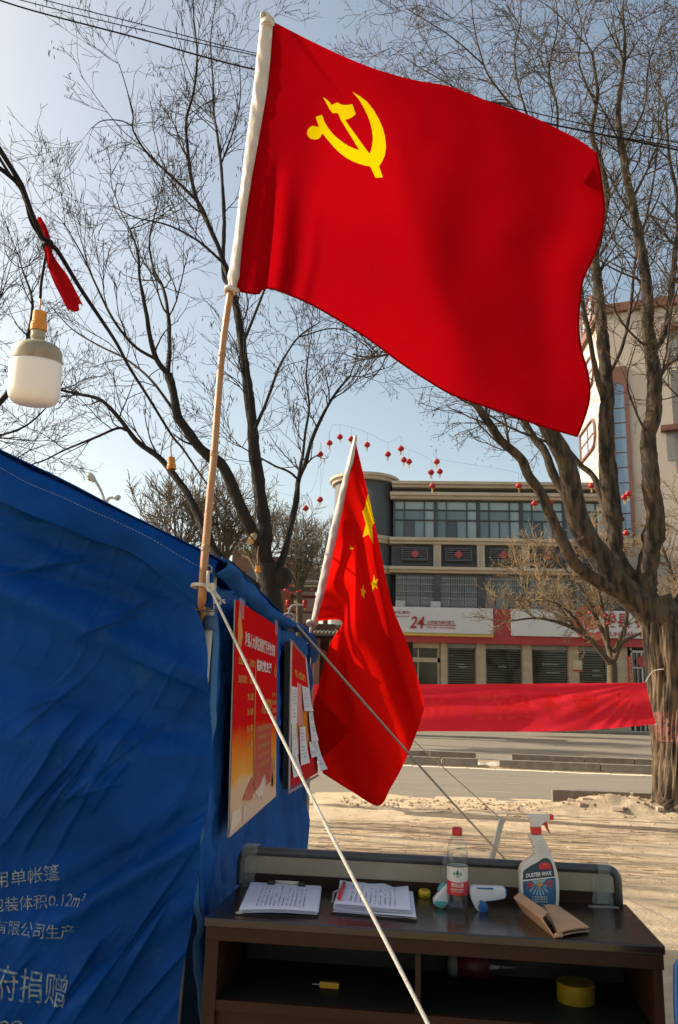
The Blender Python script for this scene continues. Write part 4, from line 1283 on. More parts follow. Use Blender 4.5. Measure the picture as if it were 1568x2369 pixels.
m_bamboo = mat('bamboo', (.42, .21, .08), (.33, .15, .055), rough=.45, scale=9, stretch=(5, 5, .6), bump=.25, bscale=30, bstretch=(6, 6, .3))
# --- large flag on a bamboo pole
top = [(628, 48), (740, 105), (850, 153), (950, 183), (1040, 200), (1130, 234), (1220, 265), (1310, 308), (1355, 334), (1379, 354)]
right = [(1379, 354), (1390, 420), (1397, 485), (1389, 545), (1370, 600), (1347, 652), (1338, 740), (1342, 800), (1360, 870), (1363, 920), (1352, 965), (1335, 1010)]
bottom = [(546, 672), (575, 678), (598, 680), (608, 669), (628, 668), (660, 679), (720, 705), (790, 745), (860, 790), (920, 835), (980, 875), (1050, 915), (1150, 950), (1250, 985), (1335, 1010)]
left = [(628, 48), (622, 170), (604, 290), (580, 420), (562, 540), (546, 672)]
flag_px = coons(top, bottom, left, right)
def gsn(x, w): return math.exp(-(x/w)**2)
def _sst(a, b, x):
    t = np.clip((x-a)/(b-a), 0, 1)
    return t*t*(3-2*t)
_fu, _fv = np.linspace(0, 1, 241), np.linspace(0, 1, 121)
def _flag_table():
    """depth of the flying cloth, summed up from its slope along the fly"""
    U, Vv = np.meshgrid(_fu, _fv)
    end = .27 + .36*Vv
    wid = .03 + .14*Vv**1.6
    band = _sst(.13, .22, U)*(1 - _sst(end - wid*.35, end + wid, U))
    A = .10 + .95*_sst(.02, .60, Vv)
    m = .10 + .46*A*band
    m += -(.11 + .13*Vv)*_sst(end + wid*.2, end + wid + .10, U)*(1 - .55*_sst(.72, 1.0, U))
    m += .07*np.exp(-((U - .62 - .18*Vv)/.07)**2) - .05*np.exp(-((U - .76 - .16*Vv)/.07)**2)
    m += .22*np.exp(-((U - .93)/.05)**2)*np.sin(2.6*Vv + .3)
    Y = np.cumsum(m, axis=1)*(_fu[1]-_fu[0])*1.30
    Y -= Y[:, :1]
    Y += .10*(1-Vv)*_sst(0, .6, U)
    return Y + 2.50
_FT = _flag_table()
def flagY(u, v):
    a, b = u*240, v*120
    i, j = min(int(a), 239), min(int(b), 119); f_, g_ = a-i, b-j
    y = (_FT[j, i]*(1-f_) + _FT[j, i+1]*f_)*(1-g_) + (_FT[j+1, i]*(1-f_) + _FT[j+1, i+1]*f_)*g_
    y += -.030*gsn(u - .060 - .02*v, .018)*smoothstep(.42, .75, v) + .018*gsn(u - .115, .03)*smoothstep(.45, .85, v)
    y += .010*gsn(u - .185 - .05*(1-v), .018)*smoothstep(.5, .9, v)
    q = u*1.06 - v
    y += -.010*gsn(q - .09, .022)*smoothstep(.5, .1, u)
    # pressed packing folds and small creases
    y += .003*nz(u*10, v*7, 3) + .004*max(0, nz(u*5 + 3*v, v*4, 8))
    return y
def flag3(u, v):
    p = flag_px(u, v)
    return at(p[0], p[1], flagY(u, v))
Zr = lambda q: np.array([482 + .6927*q[0], .6927*q[1]])
sick = [(481,307),(507,322),(530,340),(552,368),(570,400),(582,428),(589,455),(593,490),(589,518),(579,541),(568,557),(540,556),(520,552),(500,546),(480,538),(460,527),(440,512),(422,495),(405,475),(392,460),(382,447),(377,449),(374,458),(366,464),(354,466),(343,464),(334,457),(329,446),(331,434),(338,425),(349,420),(360,423),(369,424),(358,390),(379,384),(388,408),(400,428),(415,447),(430,461),(448,475),(465,486),(484,495),(505,502),(522,509),(540,512),(546,490),(549,465),(547,440),(541,412),(530,383),(515,353),(500,329)]
hamm = [(383,325),(393,331),(404,341),(411,351),(421,346),(430,342),(440,348),(452,351),(466,350),(480,348),(492,381),(480,391),(468,397),(456,399),(470,421),(495,455),(518,488),(540,516),(556,537),(570,557),(582,592),(558,594),(540,556),(525,530),(503,500),(485,470),(462,433),(440,397),(434,380),(428,377),(415,378),(405,366)]
emb = []
for poly in (sick, hamm):
    g0 = (.25, .35); Q = []
    for q in poly:
        g0 = inv(flag_px, Zr(q), *g0); Q.append(g0)
    emb.append(Q)
f_base = at(466, 1432, 2.415)
party = thing('party_flag', f_base, 'large red flag with a yellow hammer and sickle on a bamboo pole', 'flag')
flag_mesh(flag3, 150, 110, emb, party, m_fred, m_fyel)
hemb = MB().tube([flag3(i/80, 1.0) + Vector((0, -.002, 0)) for i in range(81)], .0035, 6)
build('bottom_hem', hemb, m_fred, parent=party, smooth=True)
build('fly_hem', MB().tube([flag3(1.0, i/60) + Vector((0, -.002, 0)) for i in range(61)], .004, 6), m_fred, parent=party, smooth=True)
tcn = [(1349, 424), (1362, 404), (1374, 386), (1384, 408), (1391, 446), (1370, 436)]
tc_ = MB(); yc_ = flagY(.96, .13) - .02
tc_.add([at(x, y, yc_ - .012*(k == 0)) for k, (x, y) in enumerate(tcn)], [tuple(range(6))])
build('turned_corner', tc_, m_fred, parent=party, recalc=False)
# pole: bamboo with joints
def pole_y(y): return 2.36 + .138*min(1, (1370-y)/730) if y < 1370 else 2.36 + .15*smoothstep(1375, 1430, y)
pole_px = [(467, 1462), (466, 1440), (466.5, 1410), (467.5, 1380), (470, 1330), (478, 1235), (487, 1130), (495, 1050), (503, 940), (512, 830), (522, 745), (535, 660), (565, 450), (600, 220), (616, 55)]
pole = bez([at(x, y, pole_y(y)) for x, y in pole_px], 60)
rad = [.0135 - .0020*min(1, k/34) - .0075*smoothstep(48, 51, k) for k in range(61)]
pm = MB().tube(pole, rad, 14)
build('bamboo_pole', pm, m_bamboo, parent=party, smooth=True)
m_node = mat('bamboo_joint', (.40, .24, .12), (.22, .11, .05), rough=.6, scale=60)
for (x, y) in ((475.5, 1268), (496, 1051), (512, 830)):
    c = at(x, y, pole_y(y)); k = min(range(61), key=lambda i: (pole[i]-c).length)
    c = pole[k]; d = (pole[min(60, k+1)] - pole[max(0, k-1)]).normalized(); r = rad[k]
    build('bamboo_joint', MB().lathe([(r*.98, -.012), (r*1.12, -.006), (r*1.02, -.001), (r*1.16, .004), (r*.98, .011)], c, 16, axis=d), m_node, parent=party, smooth=True)
# sleeve
sl_l = [(603, 36), (588, 180), (570, 320), (551, 470), (540, 560), (527, 640), (530, 662)]
sl_r = [(632, 46), (622, 170), (604, 290), (581, 420), (563, 540), (552, 645), (541, 684)]
sl, sr = polyl(sl_l), polyl(sl_r)
def sleeve(u, v):
    a, b = sl(v), sr(v)
    t = u*2*math.pi
    w = .5 - .5*math.cos(t)
    p = a + (b-a)*w
    yv = 2.497 - .020*math.sin(t)*(1 + .35*nz(v*22, t*.8, 2)) - .004*nz(v*30, t, 5)
    if v > .9: p = p + np.array([1.2*math.sin(v*90), 0])
    return at(p[0], p[1], yv)
sv = MB().grid(sleeve, 28, 120)
build('white_sleeve', sv, m_sleeve, parent=party, smooth=True)
tp = MB()
tp.grid(lambda u, v: at(603 + 32*u - 3*v*math.sin(3*u), 36 + 10*u + 24*v*(1-.4*u) - 6*math.sin(math.pi*u), 2.475 - .02*math.sin(math.pi*u)*math.sin(math.pi*v)), 10, 10)
tp.tube(bez([at(607, 44, 2.48), at(606, 34, 2.47), at(612, 30, 2.48), at(622, 38, 2.47), at(630, 46, 2.475)], 12), .008, 7)
build('gathered_tip', tp, m_sleeve, parent=party, smooth=True, recalc=False)
tt = MB()
tt.tube([at(536, 672, 2.49) + Vector((.019*math.cos(t), .019*math.sin(t), .004*math.sin(2*t))) for t in np.linspace(0, 2*math.pi, 17)], .009, 7)
tt.grid(lambda u, v: at(531 - 30*u, 672 + 22*u + (6 - 3*u)*v, 2.485 + .01*u), 6, 2)
build('sleeve_tie', tt, m_sleeve, parent=party, smooth=True, recalc=False)
wr = MB().tube([at(476, 1411, 2.40) + Vector((.035*math.cos(t), .025*math.sin(t), .003*math.cos(2*t))) for t in np.linspace(0, 2*math.pi, 21)], .0016, 5)
wr.tube([at(480, 1410, 2.39), at(497, 1398, 2.385)], .0016, 5).tube([at(480, 1410, 2.39), at(484, 1424, 2.385)], .0016, 5)
build('wire_tie', wr, mat('dark_wire', (.05, .03, .025), rough=.5), parent=party)

# --- hanging star flag
m_sred = cloth('star_red', (.66, .007, .004), (.60, .006, .004), trans=.50, scale=2, bump=.1, bscale=1500)
YF = 5.45
grid_px = [   # rows: v (hoist top -> hoist bottom), columns: u (hoist -> fly); (x, y, depth offset)
 [(822, 1020, 0), (846, 1120, .02), (872, 1235, -.02), (906, 1395, -.04), (948, 1505, 0), (978, 1615, .04), (981, 1640, .05)],
 [(806, 1110, 0), (843, 1190, -.06), (868, 1300, -.10), (893, 1420, -.07), (925, 1530, .0), (955, 1640, .05), (962, 1700, .06)],
 [(787, 1205, 0), (833, 1265, .04), (850, 1380, .02), (872, 1480, .05), (895, 1580, .06), (925, 1690, .04), (930, 1775, .03)],
 [(768, 1295, 0), (818, 1330, .10), (822, 1440, .10), (832, 1530, .03), (850, 1640, -.03), (885, 1760, -.05), (905, 1820, -.04)],
 [(751, 1370, 0), (800, 1395, .04), (796, 1470, .02), (800, 1570, -.05), (812, 1690, -.08), (840, 1800, -.06), (876, 1864, -.05)],
 [(738, 1415, 0), (795, 1430, -.05), (776, 1480, -.05), (762, 1590, -.03), (764, 1690, .02), (785, 1790, .02), (818, 1834, .02)],
 [(733, 1437, 0), (791, 1438, -.07), (762, 1492, -.02), (737, 1585, .05), (723, 1665, .08), (735, 1755, .07), (748, 1790, .05)],
]
GP = np.array(grid_px, float)
def crw(t, n):
    i = min(int(t*(n-1)), n-2); f_ = t*(n-1) - i
    w = [-.5*f_**3 + f_**2 - .5*f_, 1.5*f_**3 - 2.5*f_**2 + 1, -1.5*f_**3 + 2*f_**2 + .5*f_, .5*f_**3 - .5*f_**2]
    ids = [max(0, i-1), i, i+1, min(n-1, i+2)]
    return ids, w
def star_px(u, v):
    iu, wu = crw(u, 7); iv, wv = crw(v, 7)
    r = np.zeros(3)
    for a, b in zip(iv, wv):
        for c, d in zip(iu, wu):
            r += b*d*GP[a, c]
    return r
def star3(u, v):
    r = star_px(u, v)
    dy = r[2]*1.5 + .035*math.sin(16*v + 3*u)*smoothstep(0, .3, u) + .02*math.sin(9*u + 22*v) + .006*nz(u*12, v*12, 2)
    return at(r[0], r[1], YF + dy)
def star_uv(cx, cy, r, rot=0):
    # stars are printed in proportion 3:2, so u is squeezed
    out = []
    for k in range(10):
        rr_ = r if k % 2 == 0 else r*.382
        t = math.pi/2 + k*math.pi/5 + rot
        out.append((cx + rr_*math.cos(t)*2/3, cy - rr_*math.sin(t)))
    return out
spx = lambda u, v: star_px(u, v)[:2]
stars = []
big = [(1100+.6757*x, 1600+.6757*y) for x, y in ((463, 440), (484, 520), (497, 570), (501, 607), (486, 630), (493, 725), (466, 668), (432, 688), (450, 610), (430, 540), (447, 510))]
sm1 = [(1100+.6757*x, 1600+.6757*y) for x, y in ((496, 897), (502, 930), (522, 922), (510, 948), (518, 982), (500, 965), (487, 997), (487, 958), (477, 946), (492, 934))]
sm2 = [(1100+.6757*x, 1600+.6757*y) for x, y in ((436, 952), (440, 985), (452, 990), (443, 1005), (441, 1032), (430, 1014), (424, 1020), (427, 995), (421, 982), (431, 980))]
sm3 = [(1100+.6757*x, 1600+.6757*y) for x, y in ((364, 735), (370, 742), (382, 748), (366, 758), (359, 752))]
for poly, g0 in ((big, (.2, .2)), (sm1, (.35, .2)), (sm2, (.35, .35)), (sm3, (.1, .5))):
    Q = []
    for x, y in poly:
        g0 = inv(spx, np.array([x/1.66, y/1.66]), *g0); Q.append(g0)
    stars.append(Q)
sbase = at(716, 1480, 5.62)
sflag = thing('star_flag', sbase, 'hanging red flag with yellow stars on a metal pole behind the tent', 'flag')
flag_mesh(star3, 110, 110, stars, sflag, m_sred, m_fyel, pname='yellow_star', sep=True)
tf = [(721, 1642), (731, 1606), (772, 1648), (809, 1690), (775, 1728), (741, 1757), (724, 1700)]
flp = MB(); flp.add([at(x, y, YF - .10 - .02*(k == 3)) for k, (x, y) in enumerate(tf)] + [at(752, 1680, YF - .125)], [(k, (k+1) % 7, 7) for k in range(7)])
build('turned_flap', flp, m_sred, parent=sflag, recalc=False, smooth=True)
p0, p1 = at(714, 1490, 5.62), at(823, 1008, 5.47)
build('metal_pole', MB().tube([p0, p0*.5+p1*.5, p1], [.014, .013, .012], 12), mat('chrome_pole', (.55, .53, .50), rough=.25, metal=.8), parent=sflag, smooth=True)
def sleeve2(u, v):
    a = np.array([820-99*v, 1008+428*v]) + np.array([-4*math.sin(3.1*v)-1.5, 0]); b = a + np.array([8+15*min(1, v*4)*(1-.55*smoothstep(.9, 1, v)), 1])
    t = u*2*math.pi
    w = .5 - .5*math.cos(t)
    p = a + (b-a)*w
    return at(p[0], p[1], 5.47 - .03*math.sin(t)*(1+.4*nz(v*18, t, 1)) + .1*v)
build('white_sleeve', MB().grid(sleeve2, 20, 90), m_sleeve, parent=sflag, smooth=True)
tk = MB().tube([at(722.5, 1441, 5.56) + Vector((.03*math.cos(t), .03*math.sin(t), .01*math.sin(2*t))) for t in np.linspace(0, 2*math.pi, 15)], .014, 7)
tk.tube([at(720, 1445, 5.58), at(717, 1475, 5.60)], .010, 6)
build('sleeve_tie', tk, m_sleeve, parent=sflag, smooth=True)

# ================================================================== desk
ZD = 0.78
dfl, dfr = gz(473, 2122, ZD), gz(1539, 2189, ZD)
dex = (dfr - dfl); DWid = dex.length; dex.normalize()
dey = Vector((-dex.y, dex.x, 0)); DEP = .41
def DP(x, y, z): return dfl + dex*x + dey*y + Vector((0, 0, z - ZD))
def dbox(mb, x0, x1, y0, y1, z0, z1):
    return mb.hexa([DP(x0, y0, z0), DP(x1, y0, z0), DP(x1, y1, z0), DP(x0, y1, z0), DP(x0, y0, z1), DP(x1, y0, z1), DP(x1, y1, z1), DP(x0, y1, z1)])
def dpx(x, y, z=ZD):      # pixel on the height z -> local x, y of the desk
    p = gz(x, y, z) - dfl
    return p.dot(dex), p.dot(dey)
m_desk = mat('dark_walnut_top', (.020, .011, .008), (.013, .008, .006), rough=.22, rvar=(.12, .28, 7), scale=4, stretch=(1, 8, 1), spec=.6, bump=.04, bscale=25, bstretch=(1, 5, 1))
m_deskb = mat('walnut_body', (.034, .013, .006), (.022, .009, .005), rough=.5, spec=.2, scale=3, stretch=(.5, 3, 3), bump=.05, bscale=60)
m_dark_in = mat('shelf_interior', (.008, .009, .006), rough=.6)  # near-black: the shade under the desk top is put into the colour
m_beige = mat('beige_screen', (.33, .27, .19), (.28, .23, .16), rough=.7, scale=9)
m_edge_g = mat('grey_rubber_edge', (.060, .062, .064), (.042, .044, .046), rough=.35, scale=30)
desk = thing('reception_desk', DP(DWid/2, DEP/2, 0), 'dark walnut desk with a beige screen rail and open shelf', 'desk')
build('desk_top', dbox(MB(), 0, DWid, 0, DEP+.03, ZD-.022, ZD), m_desk, parent=desk, bevel=.004)
build('front_apron', dbox(MB(), .004, DWid-.004, .006, .03, ZD-.058, ZD-.022), m_deskb, parent=desk, bevel=.002)
build('side_panel', dbox(MB(), .004, .040, .010, DEP, 0, ZD-.058), m_deskb, parent=desk)
build('side_panel', dbox(MB(), DWid-.030, DWid-.008, .010, DEP, 0, ZD-.058), m_deskb, parent=desk)
xd, _ = dpx(985, 2230)
build('shelf_divider', dbox(MB(), .572, .586, .02, DEP-.03, ZD-.205, ZD-.058), m_deskb, parent=desk)
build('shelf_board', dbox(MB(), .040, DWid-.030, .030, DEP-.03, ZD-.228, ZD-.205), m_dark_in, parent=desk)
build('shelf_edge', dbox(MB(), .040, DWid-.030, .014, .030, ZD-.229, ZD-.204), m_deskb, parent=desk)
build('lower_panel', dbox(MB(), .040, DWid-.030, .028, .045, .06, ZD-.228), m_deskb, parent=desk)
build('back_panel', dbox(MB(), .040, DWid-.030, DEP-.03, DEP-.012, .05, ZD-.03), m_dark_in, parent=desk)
# rail: beige board with a rounded grey rubber edge
y_r = DEP + .012
xl, _ = dpx(549, 2045); xr = dpx(1446, 2105)[0]
zl = ZD + .098
rl = build('rail_screen', dbox(MB(), xl+.012, xr-.012, y_r, y_r+.014, ZD+.030, zl-.012), m_beige, parent=desk)
build('rail_foot', dbox(MB(), xl+.012, xr-.012, y_r-.004, y_r+.020, ZD, ZD+.034), m_deskb, parent=desk)
arc = [DP(xl+.006, y_r+.007, ZD-.004), DP(xl+.006, y_r+.007, zl-.03)]
arc += [DP(xl+.006+.03*(1-math.cos(t)), y_r+.007, zl-.03+.03*math.sin(t)) for t in np.linspace(.2, math.pi/2, 7)]
arc += [DP(x, y_r+.007, zl) for x in np.linspace(xl+.06, xr-.06, 12)]
arc += [DP(xr-.006-.03*(1-math.cos(t)), y_r+.007, zl-.03+.03*math.sin(t)) for t in np.linspace(math.pi/2, .2, 7)]
arc += [DP(xr-.006, y_r+.007, zl-.03), DP(xr-.006, y_r+.007, ZD-.004)]
build('rail_edge', MB().tube(arc, .0145, 10), m_edge_g, parent=desk, smooth=True)
def wrap_tape(xc, w, z0, z1, k, yb=y_r-.0065, over=True):
    mb = MB()
    def tf(u, v):
        x = xc + w*(u-.5) + .004*nz(u*5, v*5, k) + .01*(v-.5)*(k % 2)
        if v < .72:
            z = z0 + (z1-z0)*v/.72; y = yb - .004 - .003*abs(nz(u*9, v*9, k))
            if z > zl-.014: y = yb - .012
        else:
            z = z1 + .003; y = yb - .012 + .05*(v-.72)/.28
        return DP(x, y, z)
    mb.grid(tf, 8, 14)
    return build('tape_strip', mb, m_tape, parent=desk, smooth=True, recalc=False)
wrap_tape(xl+.035, .05, ZD+.002, zl+.016, 1); wrap_tape(xr-.055, .06, ZD+.002, zl-.02, 2); wrap_tape(xr-.05, .035, ZD+.004, zl+.016, 3); wrap_tape(.66, .03, ZD+.03, zl+.016, 5)
for (xa, ya, w_, h_, a) in ((xr-.06, DEP-.03, .09, .035, .1), (xl+.05, DEP-.02, .06, .03, -.1)):
    build('tape_strip', MB().grid(lambda u, v: DP(xa + w_*(u-.5), ya + h_*(v-.5) + a*.1*(u-.5), ZD+.0015+.001*abs(nz(u*6, v*6, 2))), 8, 4), m_tape, parent=desk, recalc=False)

# ------------------------------------------------------------------ clipboards with papers
m_board = mat('black_clipboard', (.012, .012, .014), rough=.35)
m_sheet = mat('office_paper', (.72, .72, .80), (.68, .68, .76), rough=.75, scale=6)
m_ink2 = mat('form_ink', (.20, .20, .26), rough=.7)
def quad_fn(c):
    L_ = [Vector((*dpx(*q), 0)) for q in c]       # tl, tr, br, bl in pixels at desk height
    def f_(u, v, z=0.0):
        p = (L_[0]*(1-u) + L_[1]*u)*v + (L_[3]*(1-u) + L_[2]*u)*(1-v)
        return DP(p.x, p.y, ZD + z)
    return f_
def form(mb, f_, z, seed, rows, vert=True):
    rr_ = random.Random(seed)
    for r_ in range(rows):
        u = .20 + .66*r_/rows
        v = .12
        while v < .86:
            l = rr_.uniform(.012, .05) if vert else rr_.uniform(.02, .04)
            if rr_.random() < (.62 if v > .45 else .9):
                mb.add([f_(u, v, z(u, v)), f_(u+.013, v, z(u+.013, v)), f_(u+.013, v+l, z(u+.013, v+l)), f_(u, v+l, z(u, v+l))], [(0, 1, 2, 3)])
            v += l + rr_.uniform(.008, .06 if v > .45 else .02)
cb = quad_fn([(580, 2049), (741, 2058), (733, 2120), (552, 2115)])
clip1 = thing('clipboard', cb(.5, .5), 'left clipboard with a neat white form under a pale clip bar', 'clipboard', 'clipboards on the desk')
build('board', MB().grid(lambda u, v: cb(-.03+1.05*u, -.03+1.03*v, .002), 2, 2), m_board, parent=clip1, solid=.003)
for k in range(5):
    build('paper_sheet', MB().grid(lambda u, v: cb(u + .006*k*(k % 2), v - .006*(4-k), .0048 + .0016*k + .004*(math.sin(3*u)*(1-v))), 10, 10), m_sheet, parent=clip1, smooth=True, recalc=False)
ink = MB()
form(ink, cb, lambda u, v: .0126 + .004*math.sin(3*u)*(1-v), 3, 12)
build('printed_form', ink, m_ink2, parent=clip1, recalc=False)
m_clipw = mat('cream_clip', (.60, .55, .42), rough=.35)
ca, cb_ = cb(.30, .99, .016), cb(.74, .985, .016)
build('clip_bar', MB().tube([ca, cb_], .0055, 8), m_clipw, parent=clip1, smooth=True)
for t in (.30, .74):
    c = cb(t, .965, .012)
    build('clip_end', MB().box((c.x-.011, c.y-.016, c.z-.010), (c.x+.011, c.y+.012, c.z+.010)), m_board, parent=clip1, bevel=.003)
build('metal_corner', MB().grid(lambda u, v: cb(-.035+.09*u, -.025+.04*v, .0045), 1, 1), m_clipw, parent=clip1, solid=.002)
c2 = quad_fn([(788, 2054), (944, 2066), (950, 2124), (772, 2109)])
clip2 = thing('clipboard', c2(.5, .5), 'right clipboard with a thick wavy stack of forms and red clip', 'clipboard', 'clipboards on the desk')
build('board', MB().grid(lambda u, v: c2(-.03+1.11*u, -.10+1.08*v, .002), 2, 2), m_board, parent=clip2, solid=.003)
def wav(u, v, k): return .0045 + .0026*k + .004*math.sin(7*u + k)*(.25 + v*v) + .006*smoothstep(.85, 1, v)*max(0, math.sin(11*u+1)) + .010*smoothstep(.12, 0, u)*smoothstep(.8, 1, v)
for k in range(7):
    build('paper_sheet', MB().grid(lambda u, v: c2(u + .008*math.sin(k*2.1) + (.07*(u) if k == 2 else 0), v - .016*(6-k)*.8 - (.05*u if k == 2 else 0), wav(u, v, k)), 14, 10), m_sheet, parent=clip2, smooth=True, recalc=False)
ink = MB()
form(ink, c2, lambda u, v: wav(u, v, 6) + .0012, 8, 10, False)
build('printed_form', ink, m_ink2, parent=clip2, recalc=False)
m_redclip = mat('red_clip', (.60, .02, .025), rough=.25)
a_, b_ = c2(.055, .12, .030), c2(.07, .75, .030)
build('red_clip', MB().tube([a_, a_*.5+b_*.5, b_], .0065, 8), m_redclip, parent=clip2, smooth=True)
build('clip_lever', MB().tube([b_*.6+a_*.4, c2(-.05, .45, .02), c2(-.04, .2, .012)], .004, 6), m_steel, parent=clip2)
build('metal_corner', MB().grid(lambda u, v: c2(.98+.09*u, -.07+.05*v, .0045), 1, 1), m_clipw, parent=clip2, solid=.002)

# ------------------------------------------------------------------ water bottle
def stand(x, y): return gz(x, y, ZD)
bt = stand(1058.5, 2104)
bott = thing('water_bottle', bt, 'clear plastic water bottle with red cap and red white label', 'bottle')
BH = (at(1055, 1914, bt.y).z - ZD)
S = BH/.2375
m_pet = clear_plastic('clear_bottle', (.93, .95, .97), .04)
m_cap = mat('red_cap', (.55, .015, .02), rough=.35, bump=.5, bscale=900, bstretch=(1, 1, .02))
prof = [(0, .004), (.018, .002), (.026, .0), (.030, .006), (.0312, .016), (.0300, .020), (.0312, .026), (.0318, .034), (.0308, .038), (.0318, .042), (.0318, .13), (.0318, .152), (.0305, .165), (.0318, .172), (.0295, .184), (.0250, .198), (.0185, .208), (.0140, .213), (.0138, .220)]
prof = [(r*S, z*S) for r, z in prof]
bm_ = MB().lathe(prof, bt, 36)
build('bottle_body', bm_, m_pet, parent=bott, smooth=True)
m_wat = clear_plastic('bottle_water', (.90, .93, .95), .02, .02)
build('bottle_water', MB().lathe([(0, .006*S), (.028*S, .008*S), (.0298*S, .016*S), (.0300*S, .125*S), (0, .125*S)], bt, 30), m_wat, parent=bott, smooth=True)
build('screw_cap', MB().lathe([(.0150*S, .214*S), (.0158*S, .217*S), (.0158*S, .233*S), (.0142*S, .2375*S), (0, .2375*S)], bt, 28), m_cap, parent=bott, smooth=True)
rb = .0326*S
m_lw = mat('label_white', (.62, .61, .58), rough=.4); m_lr = mat('label_red', (.52, .015, .03), rough=.35)
def cyl(a, z, o=0.0): return bt + Vector(((rb+o)*math.sin(a), -(rb+o)*math.cos(a), z*S))
build('label_white_band', MB().grid(lambda u, v: cyl(2*math.pi*u, .082 + (.127-.082)*v - (0.006*math.cos(2*math.pi*u)*0.0 if v else 0)), 48, 3), m_lw, parent=bott, smooth=True)
build('label_red_band', MB().grid(lambda u, v: cyl(2*math.pi*u, .046 + (.089 - .006*math.cos(2*math.pi*u)-.046)*v, .0004), 48, 3), m_lr, parent=bott, smooth=True)
build('label_line', MB().grid(lambda u, v: cyl(2*math.pi*u, .1262 + .0016*v, .0005), 48, 1), m_board, parent=bott, smooth=True)
camA = math.atan2(bt.x, bt.y)*-1
lt = MB()
lf = lambda x, z: cyl(x + 0.0 + camA*1.0, z, .0012)
text_on(lt, '农夫山泉', lf, -.62, .62, .069, .0815, .03)
text_on(lt, 'NONGFU SPRING', lf, -.62, .62, .060, .0655, .02)
text_on(lt, '饮用天然水  净含量550ml', lf, -.62, .62, .0545, .058, .01)
build('lettering', lt, mat('label_print', (.70, .62, .58), rough=.5), parent=bott, recalc=False)
tri = MB(); tri.add([lf(-.20, .106), lf(.0, .105), lf(.20, .106), lf(.10, .113), lf(0, .1215), lf(-.10, .113)], [(0, 1, 4, 5), (1, 2, 3, 4)])
for s in (-1, 1):
    tri.add([lf(s*.24, .107), lf(s*.36, .101), lf(s*.38, .108), lf(s*.28, .115)], [(0, 1, 2, 3)])
build('green_mountain', tri, mat('label_green', (.01, .14, .05), rough=.4), parent=bott, recalc=False)
tr2 = MB(); tr2.add([lf(-.18, .1045), lf(-.14, .099), lf(0, .0955), lf(.14, .099), lf(.18, .1045)], [(0, 1, 2, 3, 4)])
build('grey_reflection', tr2, mat('label_grey', (.30, .33, .30), rough=.4), parent=bott, recalc=False)
wv_ = MB()
for k in range(5):
    ph = k*.9
    wv_.tube([cyl(a, .148 + .010*k*.55 + .006*math.sin(1.7*a + ph), -.0004) for a in np.linspace(0, 2*math.pi, 40)], .0009, 5)
build('moulded_ripples', wv_, m_pet, parent=bott, smooth=True)

# ------------------------------------------------------------------ spray bottle
sp0 = stand(1250, 2103)
SY = sp0.y
def zq(x, y): return (1144.6 + .1537*x, 1855.4 + .1537*y)
def zs(x, y, dy=0.0):
    p = at(*zq(x, y), SY); return Vector((p.x, SY + dy, p.z))
spray = thing('spray_bottle', sp0, 'white trigger spray bottle with dark blue label and red nozzle', 'spray bottle')
m_wpl = mat('white_plastic', (.58, .56, .52), (.54, .52, .48), rough=.35, scale=10)
body = [(545,488),(690,482),(720,530),(745,575),(775,630),(800,690),(826,765),(850,830),(872,890),(895,955),(912,1010),(928,1080),(938,1150),(944,1230),(946,1320),(944,1420),(938,1520),(925,1590),(905,1628),(860,1642),(700,1640),(520,1625),(430,1600),(395,1560),(380,1480),(374,1370),(369,1250),(366,1120),(370,1020),(380,980),(400,945),(440,905),(500,862),(550,825),(580,790),(588,760),(570,728),(564,700),(583,680),(580,662),(556,640),(545,612),(560,598),(556,580),(530,562),(518,540),(526,512)]
def slab(name, poly, half, m, parent, bev, off=0.0):
    mb = MB().prism([zs(x, y, -half + off) for x, y in poly], (0, 2*half, 0))
    return build(name, mb, m, parent=parent, bevel=bev, smooth=False)
sb_ = slab('bottle_body', body, .024, m_wpl, spray, .010)
for p in sb_.data.polygons: p.use_smooth = True
label_px = [(405,1030),(420,1002),(520,932),(620,882),(700,826),(760,818),(800,842),(840,905),(862,1000),(876,1090),(886,1200),(894,1330),(896,1450),(886,1512),(858,1540),(700,1536),(600,1515),(430,1430),(412,1380),(402,1200)]
def lz(x, y, o=.0): return zs(x, y, -.0245 - o)
m_lab = mat('label_navy', (.010, .030, .055), (.008, .05, .10), rough=.35, scale=20)
m_lab2 = mat('label_blue', (.012, .10, .22), (.01, .075, .17), rough=.35, scale=20)
lb = MB(); lb.add([lz(*p) for p in label_px], [tuple(range(len(label_px)))])
lab = build('label', lb, m_lab, parent=spray, recalc=False)
lb2 = MB(); lb2.add([lz(x, y, .0004) for x, y in ((402,1165),(886,1108),(894,1330),(896,1450),(886,1512),(858,1540),(700,1536),(600,1515),(430,1430),(412,1380))], [tuple(range(10))])
build('label_blue_field', lb2, m_lab2, parent=lab, recalc=False)
ln = MB(); ln.add([lz(x, y, .0008) for x, y in ((402,1148),(884,1092),(886,1108),(402,1168))], [(0, 1, 2, 3)])
m_lwh = mat('label_print_white', (.66, .66, .62), rough=.4)
rays = MB()
for k, (a, w_) in enumerate(((-1.15, .05), (-.8, .05), (-.45, .06), (-.15, .055), (.12, .055), (.4, .06), (.75, .05), (1.1, .05))):
    c = (640, 1185)
    d = (math.sin(a), math.cos(a)); l = 190 if abs(a) < .9 else 130
    e = (-d[1]*1, d[0])
    rays.add([lz(c[0]+d[0]*50, c[1]+d[1]*40, .0009), lz(c[0]+d[0]*l + e[0]*14, c[1]+d[1]*l + e[1]*14, .0009), lz(c[0]+d[0]*l - e[0]*14, c[1]+d[1]*l - e[1]*14, .0009)], [(0, 1, 2)])
